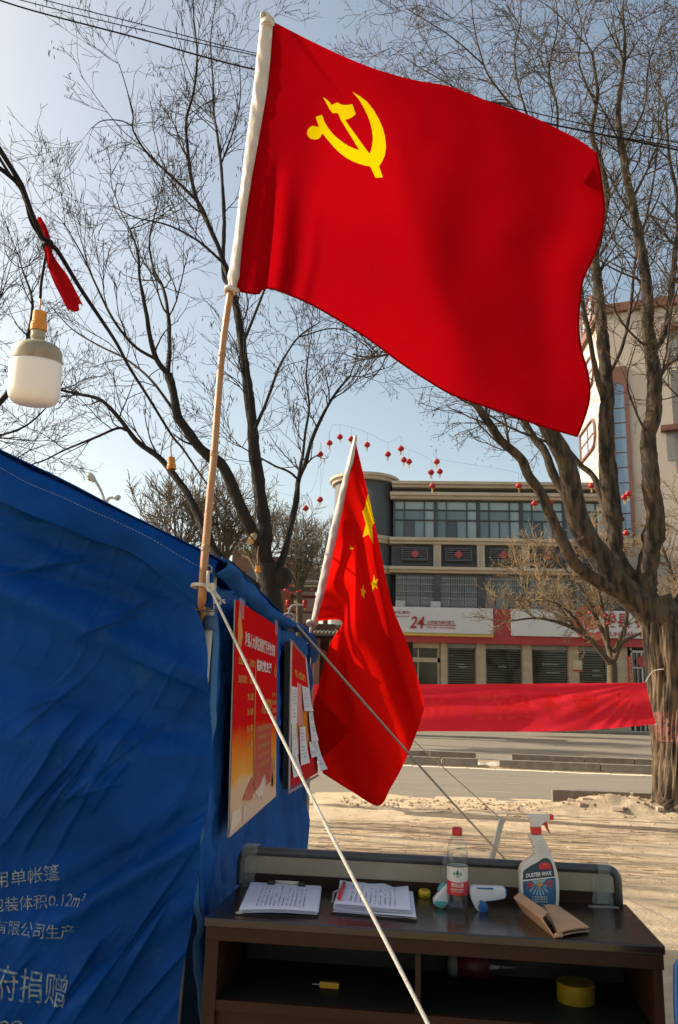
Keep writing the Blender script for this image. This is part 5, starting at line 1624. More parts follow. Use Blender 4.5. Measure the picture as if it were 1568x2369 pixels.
rays.add([lz(520, 1160, .0009), lz(760, 1132, .0009), lz(690, 1200, .0009), lz(590, 1205, .0009)], [(0, 1, 2, 3)])
build('light_rays', rays, mat('label_pale_blue', (.25, .40, .46), rough=.4), parent=lab, recalc=False)
build('white_rule', ln, m_lwh, parent=lab, recalc=False)
t1 = MB()
text_on(t1, 'DUSTER WAX', lambda x, y: lz(x, 1112 - y - .11*(x-450), .0012), 450, 832, 0, 62, .035)
for k, y in enumerate((1395, 1432, 1468)):
    text_on(t1, '使家具光亮去尘', lambda x, yy: lz(x, yy, .0012), 540, 770, y+14, y-12, .01)
text_on(t1, '600ml', lambda x, yy: lz(x, yy, .0012), 742, 836, 1528, 1500, .02)
text_on(t1, '净含量', lambda x, yy: lz(x, yy, .0012), 675, 728, 1518, 1502, .02)
build('white_lettering', t1, m_lwh, parent=lab, recalc=False)
t2 = MB()
text_on(t2, '掸', lambda x, yy: lz(x, yy, .0013), 456, 552, 1285, 1180, .03)
text_on(t2, '蜡', lambda x, yy: lz(x, yy, .0013), 745, 845, 1252, 1150, .03)
build('red_lettering', t2, m_redclip, parent=lab, recalc=False)
t3 = MB(); text_on(t3, '子', lambda x, yy: lz(x, yy, .0013), 605, 695, 1275, 1168, .05)
build('yellow_lettering', t3, mat('label_yellow', (.65, .32, .03), rough=.4), parent=lab, recalc=False)
rbadge = MB(); rbadge.add([lz(x, y, .0008) for x, y in ((650,985),(645,905),(680,897),(705,882),(740,880),(775,893),(815,905),(818,985))], [tuple(range(8))])
build('red_badge', rbadge, m_lr, parent=lab, recalc=False)
stb = MB()
for cx_ in (715, 750):
    stb.add([lz(cx_ + (12 if k % 2 == 0 else 5)*math.cos(math.pi/2+k*math.pi/5), 912 - (12 if k % 2 == 0 else 5)*math.sin(math.pi/2+k*math.pi/5), .0014) for k in range(10)], [tuple(range(10))])
build('badge_stars', stb, mat('badge_gold', (.65, .45, .15), rough=.4), parent=lab, recalc=False)
for k in range(8):
    y = 565 + k*30
    build('grip_rib', MB().tube([zs(600+k*7, y+6, -.024), zs(690+k*14, y, -.024)], .0013, 6), m_wpl, parent=spray, smooth=True)
slab('collar', [(537,374),(690,374),(694,470),(690,478),(545,478),(540,465)], .0125, m_redclip, spray, .003)
slab('spray_head', [(470,212),(484,196),(510,185),(820,187),(820,270),(795,276),(760,290),(730,310),(700,338),(680,362),(670,375),(542,375),(533,335),(522,285),(500,245)], .0115, m_wpl, spray, .004)
slab('nozzle', [(820,188),(868,188),(879,200),(879,268),(820,271)], .010, m_redclip, spray, .003)
slab('trigger', [(690,352),(720,320),(770,287),(785,310),(792,345),(806,400),(822,450),(839,496),(812,462),(785,425),(762,385),(748,352),(720,348)], .006, m_redclip, spray, .002)

# ------------------------------------------------------------------ infrared thermometers
def gun(label, Yb, parts, base):
    root = thing('thermometer_gun', base, label, 'thermometer', 'infrared thermometers on the desk')
    for (name, poly, half, m, bev, off) in parts:
        mb = MB().prism([Vector((at(x, y, Yb).x, Yb - half + off, at(x, y, Yb).z)) for x, y in poly], (0, 2*half, 0))
        o = build(name, mb, m, parent=root, bevel=bev)
        for p in o.data.polygons: p.use_smooth = True
    return root
Zb = lambda x, y: (1580/1.66 + .1229*x, 3120/1.66 + .1229*y)
m_teal = mat('teal_plastic', (.06, .34, .33), rough=.35); m_gblue = mat('blue_plastic', (.01, .10, .30), rough=.35)
m_gwh = mat('pale_plastic', (.60, .60, .64), rough=.3)
b1_, b2_ = stand(1013, 2098), stand(1113, 2106)
gun('white thermometer gun with teal handle end behind the water bottle', b1_.y, [
    ('handle', [Zb(*p) for p in ((395,1660),(410,1610),(470,1540),(520,1480),(580,1400),(640,1350),(700,1340),(700,1640),(660,1740),(600,1785),(540,1790),(460,1755),(410,1710))], .017, m_gwh, .008, 0),
    ('handle_end', [Zb(*p) for p in ((420,1665),(440,1640),(640,1648),(645,1680),(600,1750),(560,1756),(470,1735),(425,1700))], .004, m_teal, .001, -.0175),
    ('barrel', [Zb(*p) for p in ((492,1500),(500,1440),(540,1370),(590,1340),(640,1345),(620,1380),(560,1440))], .014, m_teal, .005, .006)], b1_)
gun('white thermometer gun with blue handle to the right of the water bottle', b2_.y, [
    ('body', [Zb(*p) for p in ((1085,1395),(1130,1375),(1300,1380),(1500,1390),(1730,1400),(1755,1430),(1760,1560),(1740,1600),(1560,1635),(1380,1650),(1370,1700),(1300,1830),(1270,1845),(1230,1820),(1190,1770),(1150,1690),(1110,1600),(1085,1500))], .018, m_gwh, .008, 0),
    ('handle', [Zb(*p) for p in ((1255,1640),(1300,1625),(1350,1640),(1400,1690),(1435,1760),(1420,1830),(1370,1870),(1310,1876),(1275,1850),(1270,1800),(1240,1790),(1245,1710),(1268,1690))], .0195, m_gblue, .008, -.002),
    ('lens_ring', [Zb(*p) for p in ((1740,1405),(1775,1425),(1785,1500),(1778,1570),(1745,1600),(1738,1500))], .017, m_gblue, .004, 0),
    ('button_strip', [Zb(*p) for p in ((1195,1385),(1510,1392),(1535,1405),(1520,1424),(1230,1412))], .005, m_gblue, .002, -.016),
    ('trigger', [Zb(*p) for p in ((1085,1500),(1120,1530),(1140,1570),(1125,1630),(1090,1580))], .012, m_gblue, .003, -.004)], b2_)

# ------------------------------------------------------------------ yellow smiley tape measure, black tape cutter
ys = stand(981.5, 2075)
m_yel = mat('yellow_plastic', (.66, .43, .012), rough=.3)
sm = thing('tape_measure', ys, 'small round yellow tape measure with a smiling face', 'tape measure')
yd = Vector((0, -.20, 1)).normalized()
build('case', MB().lathe([(.0165, 0), (.0190, .004), (.0190, .016), (.0165, .020), (0, .0205)], ys, 28, axis=yd), m_yel, parent=sm, smooth=True)
_X = yd.orthogonal().normalized()
yx = Vector((1, 0, 0)); yy = yd.cross(yx).normalized()
def yf(a, b): return ys + yd*.0212 + yx*a + yy*b
fc = MB()
fc.tube([yf(.009*math.sin(t), -.009*math.cos(t)*.8+.001) for t in np.linspace(-1.1, 1.1, 14)], .0007, 5)
for s in (-1, 1): fc.tube([yf(s*.006-.002, .006), yf(s*.006, .0068), yf(s*.006+.002, .006)], .0008, 5)
build('smile', fc, m_board, parent=sm)
build('tape_slot', MB().box((ys.x-.004, ys.y-.0205, ys.z+.004), (ys.x+.007, ys.y-.0188, ys.z+.0065)), m_board, parent=sm)
tcut = stand(967, 2064)
cut = thing('tape_cutter', tcut, 'black tape cutter with a clear tape end leaning on the desk rail', 'tape cutter')
TY = tcut.y + .02
def tq(x, y): p = at(*Zb(x, y), TY); return Vector((p.x, TY, p.z))
build('arm', MB().prism([tq(*p) for p in ((25,1480),(40,1420),(130,1315),(205,1310),(215,1345),(160,1370),(110,1420),(95,1500),(60,1540))], (0, .016, 0)), m_board, parent=cut, bevel=.003)
build('handle', MB().tube([tq(225, 1350), tq(330, 1470), tq(430, 1590)], .003, 8), m_steel, parent=cut, smooth=True)
build('tape_end', MB().add([tq(205, 1310), tq(235, 1340), tq(520, 1120), tq(480, 1125)], [(0, 1, 2, 3)]).add([tq(110, 1420), tq(205, 1345), tq(300, 1450), tq(280, 1500)], [(0, 1, 2, 3)]), m_tape, parent=cut, recalc=False)

# ------------------------------------------------------------------ folded corrugated card
m_card = mat('brown_cardboard', (.42, .25, .145), (.37, .22, .125), rough=.85, scale=3, stretch=(1, 1, 6), bump=.15, bscale=120)
cA, cB = stand(*zq(430, 1660)), stand(*zq(905, 2050))
card = thing('folded_cardboard', (cA+cB)/2, 'folded piece of brown cardboard lying in front of the spray bottle', 'cardboard')
tA, tB = at(*zq(287, 1440), cA.y - .01), at(*zq(708, 1757), cB.y + .045)
tA2, tB2 = at(*zq(372, 1372), cA.y + .03), at(*zq(800, 1667), cB.y + .10)
cfr = MB().grid(lambda u, v: (cA*(1-u) + cB*u)*(1-v) + (tA*(1-u) + tB*u)*v if u < .9 or v < .99 else tA*(1-u)+tB*u, 12, 6)
build('upright_side', cfr, m_card, parent=card, recalc=False, solid=.003)
build('top_flap', MB().grid(lambda u, v: (tA*(1-u) + tB*u)*(1-v) + (tA2*(1-u) + tB2*u)*v + Vector((0, 0, .001)), 8, 3), m_card, parent=card, recalc=False, solid=.003)
q0, q1, q2, q3 = stand(*zq(745, 1700)), stand(*zq(960, 1645)), stand(*zq(1425, 1975)), stand(*zq(960, 2050))
for k in range(2):
    build('flat_flap', MB().grid(lambda u, v: (q3*(1-u) + q2*u)*(1-v) + (q0*(1-u) + q1*u)*v + Vector((0, 0, .004 + .009*k + .012*k*smoothstep(.2, .9, v)*(1-u) + .003*math.sin(3*u))), 8, 8), m_card, parent=card, recalc=False, solid=.003)
build('rounded_fold', MB().tube([cB + Vector((0, 0, .006)), q3*.6+cB*.4 + Vector((0, 0, .007)), q3 + Vector((0.01, 0, .008))], .006, 8), m_card, parent=card, smooth=True)

# ------------------------------------------------------------------ things on the shelf under the top
ZS = ZD - .205
def on_shelf(x, y): return gz(x, y, ZS)
yr_ = gz(903.6+.4237*1012, 1837.3+.4237*1128, ZS)
lx, ly = (yr_-dfl).dot(dex), max(.10, min(.30, (yr_-dfl).dot(dey)))
yr_ = DP(lx, ly, ZS)
tr_ = thing('tape_roll', yr_, 'large yellow roll of packing tape on the shelf under the desk top', 'tape roll')
build('tape_winding', MB().lathe([(.038, 0), (.051, 0), (.052, .002), (.052, .046), (.051, .048), (.038, .048)], yr_, 40), mat('yellow_tape', (.27, .185, .008), (.22, .15, .007), rough=.2, scale=6), parent=tr_, smooth=False)
build('card_core', MB().lathe([(.0365, .001), (.0378, .001), (.0378, .047), (.0365, .047), (.0365, .001)], yr_, 40), m_card, parent=tr_)
lb_ = DP(.76, .34, ZS + .033)
bl_ = thing('lying_bottle', DP(.76, .34, ZS), 'plastic bottle lying on its side deep in the desk shelf', 'bottle')
bl_prof = [(.0, -.11), (.028, -.108), (.031, -.09), (.031, .04), (.026, .06), (.014, .085), (.013, .10), (0, .101)]
build('bottle_body', MB().lathe(bl_prof, lb_, 20, axis=dex), m_pet, parent=bl_, smooth=True)
build('label_red_band', MB().lathe([(.0318, -.07), (.0318, .02)], lb_, 24, axis=dex), mat('dim_red_label', (.09, .013, .012), rough=.5), parent=bl_, smooth=True)  # label red darkened in colour for the shade deep in the shelf
build('label_white_band', MB().lathe([(.0316, -.10), (.0316, -.072)], lb_, 24, axis=dex), mat('dim_white_label', (.16, .16, .14), rough=.6), parent=bl_, smooth=True)  # label white darkened in colour the same way
cu_ = DP(.30, .16, ZS + .008)
kn_ = thing('box_cutter', DP(.30, .16, ZS), 'small yellow box cutter on the left part of the desk shelf', 'box cutter')
build('handle', MB().hexa([cu_ + dex*a + dey*b + Vector((0, 0, c)) for c in (-.007, .008) for a, b in ((0, 0), (.055, -.004), (.055, .012), (0, .014))]), mat('cutter_yellow', (.55, .28, .02), rough=.4), parent=kn_, bevel=.002)
build('blade', MB().hexa([cu_ + dex*a + dey*b + Vector((0, 0, c)) for c in (-.001, .001) for a, b in ((-.022, .004), (0, .003), (0, .012), (-.016, .012))]), m_steel, parent=kn_)

# ------------------------------------------------------------------ blue chair at the right edge
cc = at(1590, 2300, 2.02)
chair = thing('blue_chair', (cc.x+.08, 2.05, 0), 'edge of a blue plastic chair back beside the desk, lower right', 'chair')
m_cblue = mat('blue_chair_plastic', (.012, .085, .30), (.01, .07, .26), rough=.4, scale=6)
ch_x0, ch_z1 = at(1552, 2262, 2.02).x, at(1568, 2225, 2.02).z
def chf(u, v):
    a = u*2 - 1
    w = .20*(1 - .10*v**4)
    z = .44 + (ch_z1 + .03 - .44)*v - .045*abs(a)**4*v
    return (ch_x0 + .20 + w*a, 2.05 + .05*(1-abs(a)**2) - .10*(1-v), z)
build('backrest', MB().grid(chf, 24, 20), m_cblue, parent=chair, smooth=True, recalc=False, solid=.012)
build('seat', MB().grid(lambda u, v: (ch_x0 + .02 + .36*u, 1.62 + .36*v, .44 - .02*math.sin(math.pi*u)*math.sin(math.pi*v)), 12, 12), m_cblue, parent=chair, smooth=True, recalc=False, solid=.014)
for (x, y) in ((.05, 1.66), (.35, 1.66), (.05, 1.94), (.35, 1.94)):
    build('leg', MB().tube([(ch_x0+x, y, .44), (ch_x0+x+(.02 if x > .2 else -.02), y+(.03 if y > 1.8 else -.03), 0)], .012, 8), m_steel, parent=chair, smooth=True)

# ================================================================== trees
m_bark = mat('dark_bark', (.024, .016, .011), (.011, .008, .006), rough=.95, scale=9, stretch=(1, 1, .25), bump=1.0, bscale=22, bstretch=(1, 1, .16), bdist=.03)
m_twig = mat('dark_twig', (.022, .015, .011), (.013, .010, .008), rough=.95, scale=5)
m_bark2 = mat('furrowed_bark', (.165, .113, .064), (.024, .016, .010), rough=.95, lo=.42, hi=.6, scale=11, stretch=(1, 1, .18), bump=1.0, bscale=16, bstretch=(1, 1, .14), bdist=.05)
m_limb2 = mat('grey_brown_limb', (.085, .059, .034), (.016, .011, .007), rough=.95, lo=.40, hi=.60, scale=13, stretch=(1, 1, .22), bump=.8, bscale=25, bstretch=(1, 1, .3), bdist=.03)
m_twig2 = mat('olive_twig', (.065, .046, .027), (.036, .026, .016), rough=.95, scale=5)
m_gold = mat('golden_twig', (.27, .185, .095), (.16, .11, .06), rough=.95, scale=3)
m_gold_t = mat('gold_tree_bark', (.10, .072, .045), (.07, .05, .03), rough=.95, scale=6)
m_pod = mat('seed_pod', (.030, .022, .016), (.05, .034, .02), rough=.9, scale=8)
m_bud = mat('dry_bud', (.22, .15, .07), (.13, .09, .045), rough=.9, scale=8)

class Twigs:
    def __init__(s):
        s.V, s.F, s.n = [], [], 0
    def tube(s, P, R, sides=3):
        P = np.asarray(P); n = len(P)
        T = np.empty_like(P)
        T[1:-1] = P[2:] - P[:-2]; T[0] = P[1] - P[0]; T[-1] = P[-1] - P[-2]
        d = P[-1] - P[0]
        ref = np.array([0.31, 0.95, 0.08]) if abs(d[1]) < .8*np.linalg.norm(d) else np.array([0.9, 0.1, 0.4])
        X = np.cross(T, ref); X /= np.linalg.norm(X, axis=1, keepdims=True) + 1e-12
        Y = np.cross(T, X); Y /= np.linalg.norm(Y, axis=1, keepdims=True) + 1e-12
        a = np.arange(sides)*2*math.pi/sides
        V = P[:, None, :] + np.asarray(R)[:, None, None]*(np.cos(a)[None, :, None]*X[:, None, :] + np.sin(a)[None, :, None]*Y[:, None, :])
        s.V.append(V.reshape(-1, 3))
        i = np.arange(n-1)[:, None]*sides
        k = np.arange(sides)[None, :]; k2 = (k+1) % sides
        Fq = np.stack([i+k, i+k2, i+sides+k2, i+sides+k], -1).reshape(-1, 4) + s.n
        s.F.append(Fq); s.n += n*sides
    def quad(s, a, b, c, d):
        s.V.append(np.array([a, b, c, d])); s.F.append(np.array([[0, 1, 2, 3]]) + s.n); s.n += 4
    def build(s, name, m, parent, kind=None, smooth=True):
        V = np.concatenate(s.V) - np.array(wloc(parent)); Fq = np.concatenate(s.F)
        me = bpy.data.meshes.new(name)
        me.vertices.add(len(V)); me.vertices.foreach_set('co', V.astype(np.float32).ravel())
        me.loops.add(len(Fq)*4); me.loops.foreach_set('vertex_index', Fq.astype(np.int32).ravel())
        me.polygons.add(len(Fq)); me.polygons.foreach_set('loop_start', np.arange(0, len(Fq)*4, 4, dtype=np.int32))
        me.update(calc_edges=True)
        if smooth: me.polygons.foreach_set('use_smooth', [True]*len(Fq))
        me.materials.append(m)
        o = bpy.data.objects.new(name, me); COL.objects.link(o); o.parent = parent
        if kind: o['kind'] = kind
        return o
def resample(P, R, step):
    P = np.array(P); R = np.array(R, float)
    Q = np.array([tuple(v) for v in bez([Vector(p) for p in P], max(6, len(P)*4))])
    L_ = np.concatenate([[0], np.cumsum(np.linalg.norm(np.diff(Q, axis=0), axis=1))])
    LP = np.linspace(0, L_[-1], len(P))
    n = max(3, int(L_[-1]/step))
    t = np.linspace(0, L_[-1], n)
    return np.stack([np.interp(t, L_, Q[:, k]) for k in range(3)], 1), np.interp(t, LP, R), L_[-1]
def grow(tw, rng, p, d, L_, r, lvl, cfg, tips):
    """one branch and, from it, its finer branches"""
    seg = cfg['seg'][lvl]
    P = [p]; dd = d/np.linalg.norm(d)
    up = cfg['up'][lvl]
    for k in range(seg):
        dd = dd + rng.normal(0, cfg['wig'][lvl], 3) + np.array([0, 0, up])
        dd /= np.linalg.norm(dd)
        P.append(P[-1] + dd*L_/seg)
    P = np.array(P)
    R = np.linspace(r, max(cfg['rmin'], r*.45), seg+1)
    tw.tube(P, R, 4 if r > .012 else 3)
    if lvl + 1 >= len(cfg['seg']):
        tips.append(P[-1]); return
    n = max(1, int(L_*cfg['dens'][lvl]*rng.uniform(.7, 1.3)))
    for k in range(n):
        t = rng.uniform(.18, 1.0)
        i = min(int(t*seg), seg-1); f_ = t*seg - i
        q = P[i]*(1-f_) + P[i+1]*f_
        T = P[i+1] - P[i]; T /= np.linalg.norm(T)
        s_ = rng.normal(0, 1, 3); s_ -= T*(s_ @ T); s_ /= np.linalg.norm(s_) + 1e-9
        a = math.radians(rng.uniform(*cfg['ang']))
        nd = T*math.cos(a) + s_*math.sin(a)
        l = cfg['len'][lvl+1]*rng.uniform(.5, 1.25)*(1.15 - .45*t)
        grow(tw, rng, q, nd, l, max(cfg['rmin'], r*(.62-.2*t)), lvl+1, cfg, tips)
def limb_tree(name, label, base, limbs, Y0, cfg, mats, seed, wid=1.0, group=None, sides=10, rough=.0):
    """limbs: list of (pixel polyline, start radius, end radius, depth drift, first twig at, density)"""
    rng = np.random.default_rng(seed)
    root = thing(name, base, label, 'tree', group)
    tr, tw = Twigs(), Twigs()
    tips = []
    for (pl, r0, r1, drift, t0, den) in limbs:
        n = len(pl)
        pts = [Vector(q) if len(q) == 3 else at(q[0], q[1], Y0 + (drift[0] + (drift[1]-drift[0])*k/(n-1))) for k, q in enumerate(pl)]
        P, R, L_ = resample([tuple(p) for p in pts], np.linspace(r0, r1, n)*wid, .06 if rough else .12)
        if rough:
            for i in range(len(P)):
                R[i] *= 1 + rough*noise.noise(Vector((P[i][2]*3, pl[0][0], 0))) + rough*.8*noise.noise(Vector((P[i][2]*9, pl[0][0], 4)))
        tr.tube(P, R, sides if r0 > .05 else 7)
        if rough and .03 < r0 < .19:        # knobbly bark
            Vb = tr.V[-1].reshape(len(P), -1, 3)
            jit = rng.normal(0, 1, Vb.shape[:2])
            jit = (jit + np.roll(jit, 1, 0) + np.roll(jit, -1, 0))/1.7
            Vb += (Vb - P[:, None, :])*(jit*.085)[:, :, None]
            tr.V[-1] = Vb.reshape(-1, 3)
        m_ = int(L_*den*cfg['dens0'])
        for k in range(m_):
            t = rng.uniform(t0, 1.0)
            i = min(int(t*(len(P)-1)), len(P)-2)
            T = P[i+1] - P[i]; T /= np.linalg.norm(T)
            s_ = rng.normal(0, 1, 3); s_ -= T*(s_ @ T); s_ /= np.linalg.norm(s_) + 1e-9
            a = math.radians(rng.uniform(*cfg['ang']))
            nd = T*math.cos(a) + s_*math.sin(a)
            grow(tw, rng, P[i], nd, cfg['len'][0]*rng.uniform(.35, 1.2)*(1.15-.4*t), min(R[i]*.55, cfg['r0']*rng.uniform(.6, 1.2)), 0, cfg, tips)
        # the limb's own end frays out
        for k in range(3 if R[-1] < .035 else 0):
            d = P[-1] - P[-3] + rng.normal(0, .12, 3)
            grow(tw, rng, P[-1], d, cfg['len'][0]*rng.uniform(.6, 1.1), R[-1]*.8, 0, cfg, tips)
    tr.build('trunk', mats[0], root)
    tw.build('crown', mats[1], root)
    return root, tips, rng
def pods(root, tips, rng, n, m, ln=(.05, .11), per=(4, 9), sp=.07, w=.008):
    t = Twigs()
    tips = [tips[i] for i in rng.choice(len(tips), min(n, len(tips)), replace=False)]
    for p in tips:
        for k in range(rng.integers(*per)):
            q = p + rng.normal(0, sp, 3)*np.array([1, 1, 1.1])
            l = rng.uniform(*ln); a = rng.uniform(0, 6.3)
            dx = np.array([math.cos(a)*w, math.sin(a)*w, 0]); sway = np.array([rng.normal(0, .25), rng.normal(0, .25), -1])*l
            t.tube(np.array([q, q + sway*.5, q + sway]), [.002, w, .002], 4)
    return t.build('seed_pods', m, root, kind='stuff')
cfgL = dict(seg=[8, 6, 5, 4], up=[.06, .06, .03, -.02], wig=[.11, .12, .14, .16], dens=[4.6, 5.6, 5.2], len=[1.15, .72, .42, .22], ang=(20, 50), rmin=.0032, r0=.017, dens0=2.7)
DL = 11.0
limbsL = [
 ([(650, 1640), (640, 1500), (628, 1400), (624, 1350), (618, 1306)], .20, .165, (0, 0), .9, 0),
 ([(618, 1306), (611, 1280), (615, 1240), (610, 1200), (602, 1147), (597, 1107), (589, 1054), (585, 1000), (578, 930), (570, 880), (560, 800), (548, 720), (535, 660), (520, 613)], .115, .055, (0, .3), .35, .5),
 ([(620, 1312), (602, 1274), (584, 1234), (570, 1202), (554, 1168), (536, 1123), (520, 1088), (507, 1070), (485, 1057), (457, 1030), (432, 995), (411, 964), (400, 901), (388, 866)], .11, .062, (0, -.5), .5, .35),
 ([(626, 1400), (580, 1350), (530, 1310), (498, 1278), (470, 1220), (456, 1192), (439, 1151), (415, 1116), (391, 1085), (363, 1054), (322, 1026), (294, 992), (273, 964), (231, 924), (181, 912), (135, 901)], .09, .02, (0, .8), .4, .8),
 ([(322, 1026), (283, 990), (221, 1012), (145, 1043), (104, 1064), (40, 1085)], .028, .01, (.5, -.3), .1, 1.1),
 ([(641, 1325), (655, 1287), (668, 1234), (679, 1187), (687, 1144), (691, 1107), (708, 1065), (722, 1015), (752, 950), (780, 905), (810, 870)], .062, .018, (0, .9), .35, .9),
 ([(689, 1112), (695, 1075), (700, 1054), (706, 1000), (715, 940), (708, 870), (716, 800)], .03, .012, (.4, 1.2), .2, 1.0),
 ([(690, 1110), (668, 1091), (636, 1078), (602, 1059), (560, 1035)], .022, .010, (.4, -.4), .2, 1.0),
 ([(586, 1000), (612, 940), (634, 880), (650, 840), (690, 780), (740, 745)], .032, .012, (.1, 1.0), .15, 1.0),
 ([(388, 866), (361, 831), (346, 778), (338, 724), (323, 647), (319, 585), (300, 530)], .045, .014, (-.5, -1.2), .1, 1.0),
 ([(388, 866), (392, 801), (388, 724), (377, 666), (357, 628), (345, 560), (362, 480)], .042, .012, (-.5, .3), .1, 1.0),
 ([(361, 831), (310, 800), (262, 740), (222, 660), (190, 590), (150, 520)], .028, .008, (-.6, -1.4), .1, 1.1),
 ([(410, 962), (350, 880), (290, 830), (230, 800), (165, 760), (110, 700)], .026, .008, (-.3, .9), .1, 1.1),
 ([(548, 720), (520, 613), (486, 528), (465, 486), (444, 423), (433, 338), (431, 275), (448, 211), (456, 127), (448, 42), (444, -60)], .05, .008, (.3, -.4), .15, 1.0),
 ([(535, 660), (516, 634), (518, 507), (511, 380), (503, 317), (494, 254), (492, 182), (487, 90), (500, 0)], .042, .008, (.3, 1.0), .2, 1.0),
 ([(520, 613), (507, 600), (465, 562), (414, 532), (372, 516), (313, 503), (262, 478)], .026, .008, (.2, -.8), .1, 1.1),
 ([(486, 528), (465, 478), (431, 440), (380, 393), (338, 351), (313, 313), (306, 292), (308, 266), (292, 203), (275, 148)], .034, .006, (0, -1.0), .25, .8),
 ([(306, 292), (279, 279), (237, 279), (212, 296)], .012, .006, (-.9, -1.2), .3, .7),
 ([(511, 380), (540, 300), (556, 220), (552, 130)], .02, .007, (.6, 1.0), .1, 1.0),
 ([(560, 800), (600, 700), (640, 600), (690, 500)], .03, .010, (.3, 1.4), .1, .8),
 ([(690, 780), (780, 760), (860, 800)], .014, .007, (.9, 1.4), .1, 1.0),
]
treeL, tipsL, rngL = limb_tree('locust_tree', 'tall bare dark tree rising behind the tent, left of the flag pole', gz(650, 1700) if False else at(650, 1660, DL)*1.0, limbsL, DL, cfgL, (m_bark, m_twig), 11, rough=.08, wid=.88, sides=12)
pods(treeL, tipsL, rngL, 260, m_pod)
burl = at(640, 1330, DL)
build('burl', MB().lathe([(0, -.16), (.10, -.13), (.15, -.04), (.14, .06), (.08, .14), (0, .16)], at(651, 1338, DL), 14), m_bark, parent=treeL, smooth=True)
build('sawn_stub', MB().tube([at(588, 1238, DL-.1), at(579, 1253, DL-.32)], [.05, .045], 10), mat('cut_wood', (.50, .32, .15), (.42, .26, .12), rough=.8, scale=40), parent=treeL)
# tree at the far left edge
limbsE = [
 ([(-260, 1700), (-240, 1400), (-210, 1200)], .17, .13, (0, 0), .9, 0),
 ([(-210, 1200), (-150, 1080), (-90, 1000), (-30, 960), (40, 880), (60, 800), (75, 700), (50, 620)], .08, .015, (0, .5), .3, 1.0),
 ([(-210, 1200), (-160, 1040), (-120, 930), (-70, 830), (-40, 760), (0, 690)], .08, .015, (0, -.5), .3, .8),
 ([(-90, 1000), (-20, 1010), (60, 985), (120, 930)], .03, .010, (.2, .8), .1, 1.1),
 ([(-150, 1080), (-60, 1080), (10, 1075), (70, 1040)], .03, .008, (.2, -.6), .1, 1.1),
]
treeE, tE, rE = limb_tree('locust_tree', 'bare dark tree whose crown enters at the left edge behind the hanging bulb', at(-260, 1700, 12.5), limbsE, 12.5, cfgL, (m_bark, m_twig), 23)
pods(treeE, tE, rE, 25, m_pod)
# two more of the row stand outside the picture; their shadows streak the sand
def off_tree(x, y, seed, label):
    rr_ = random.Random(seed)
    L_ = [([(x, y, 0), (x, y, 1.6), (x+.1, y, 3.0)], .2, .15, (0, 0), .9, 0)]
    for k in range(9):
        a = k*2*math.pi/9 + rr_.uniform(-.3, .3); sp = rr_.uniform(.8, 2.0); h = rr_.uniform(8, 11.5)
        L_.append(([(x+.1, y, 2.7), (x+.1+sp*.35*math.cos(a), y+sp*.35*math.sin(a), 4.2), (x+sp*.7*math.cos(a), y+sp*.7*math.sin(a), 6.3), (x+sp*math.cos(a), y+sp*math.sin(a), h)], .085, .014, (0, 0), .3, .55))
    return limb_tree('locust_tree', label, (x, y, 0), L_, y, cfgL, (m_bark, m_twig), seed)
off_tree(-11.6, 10.8, 61, 'bare tree outside the left edge, second of the row, casting shadows')
off_tree(-12.6, 8.9, 62, 'bare tree outside the left edge, nearest the tent, casting shadows')
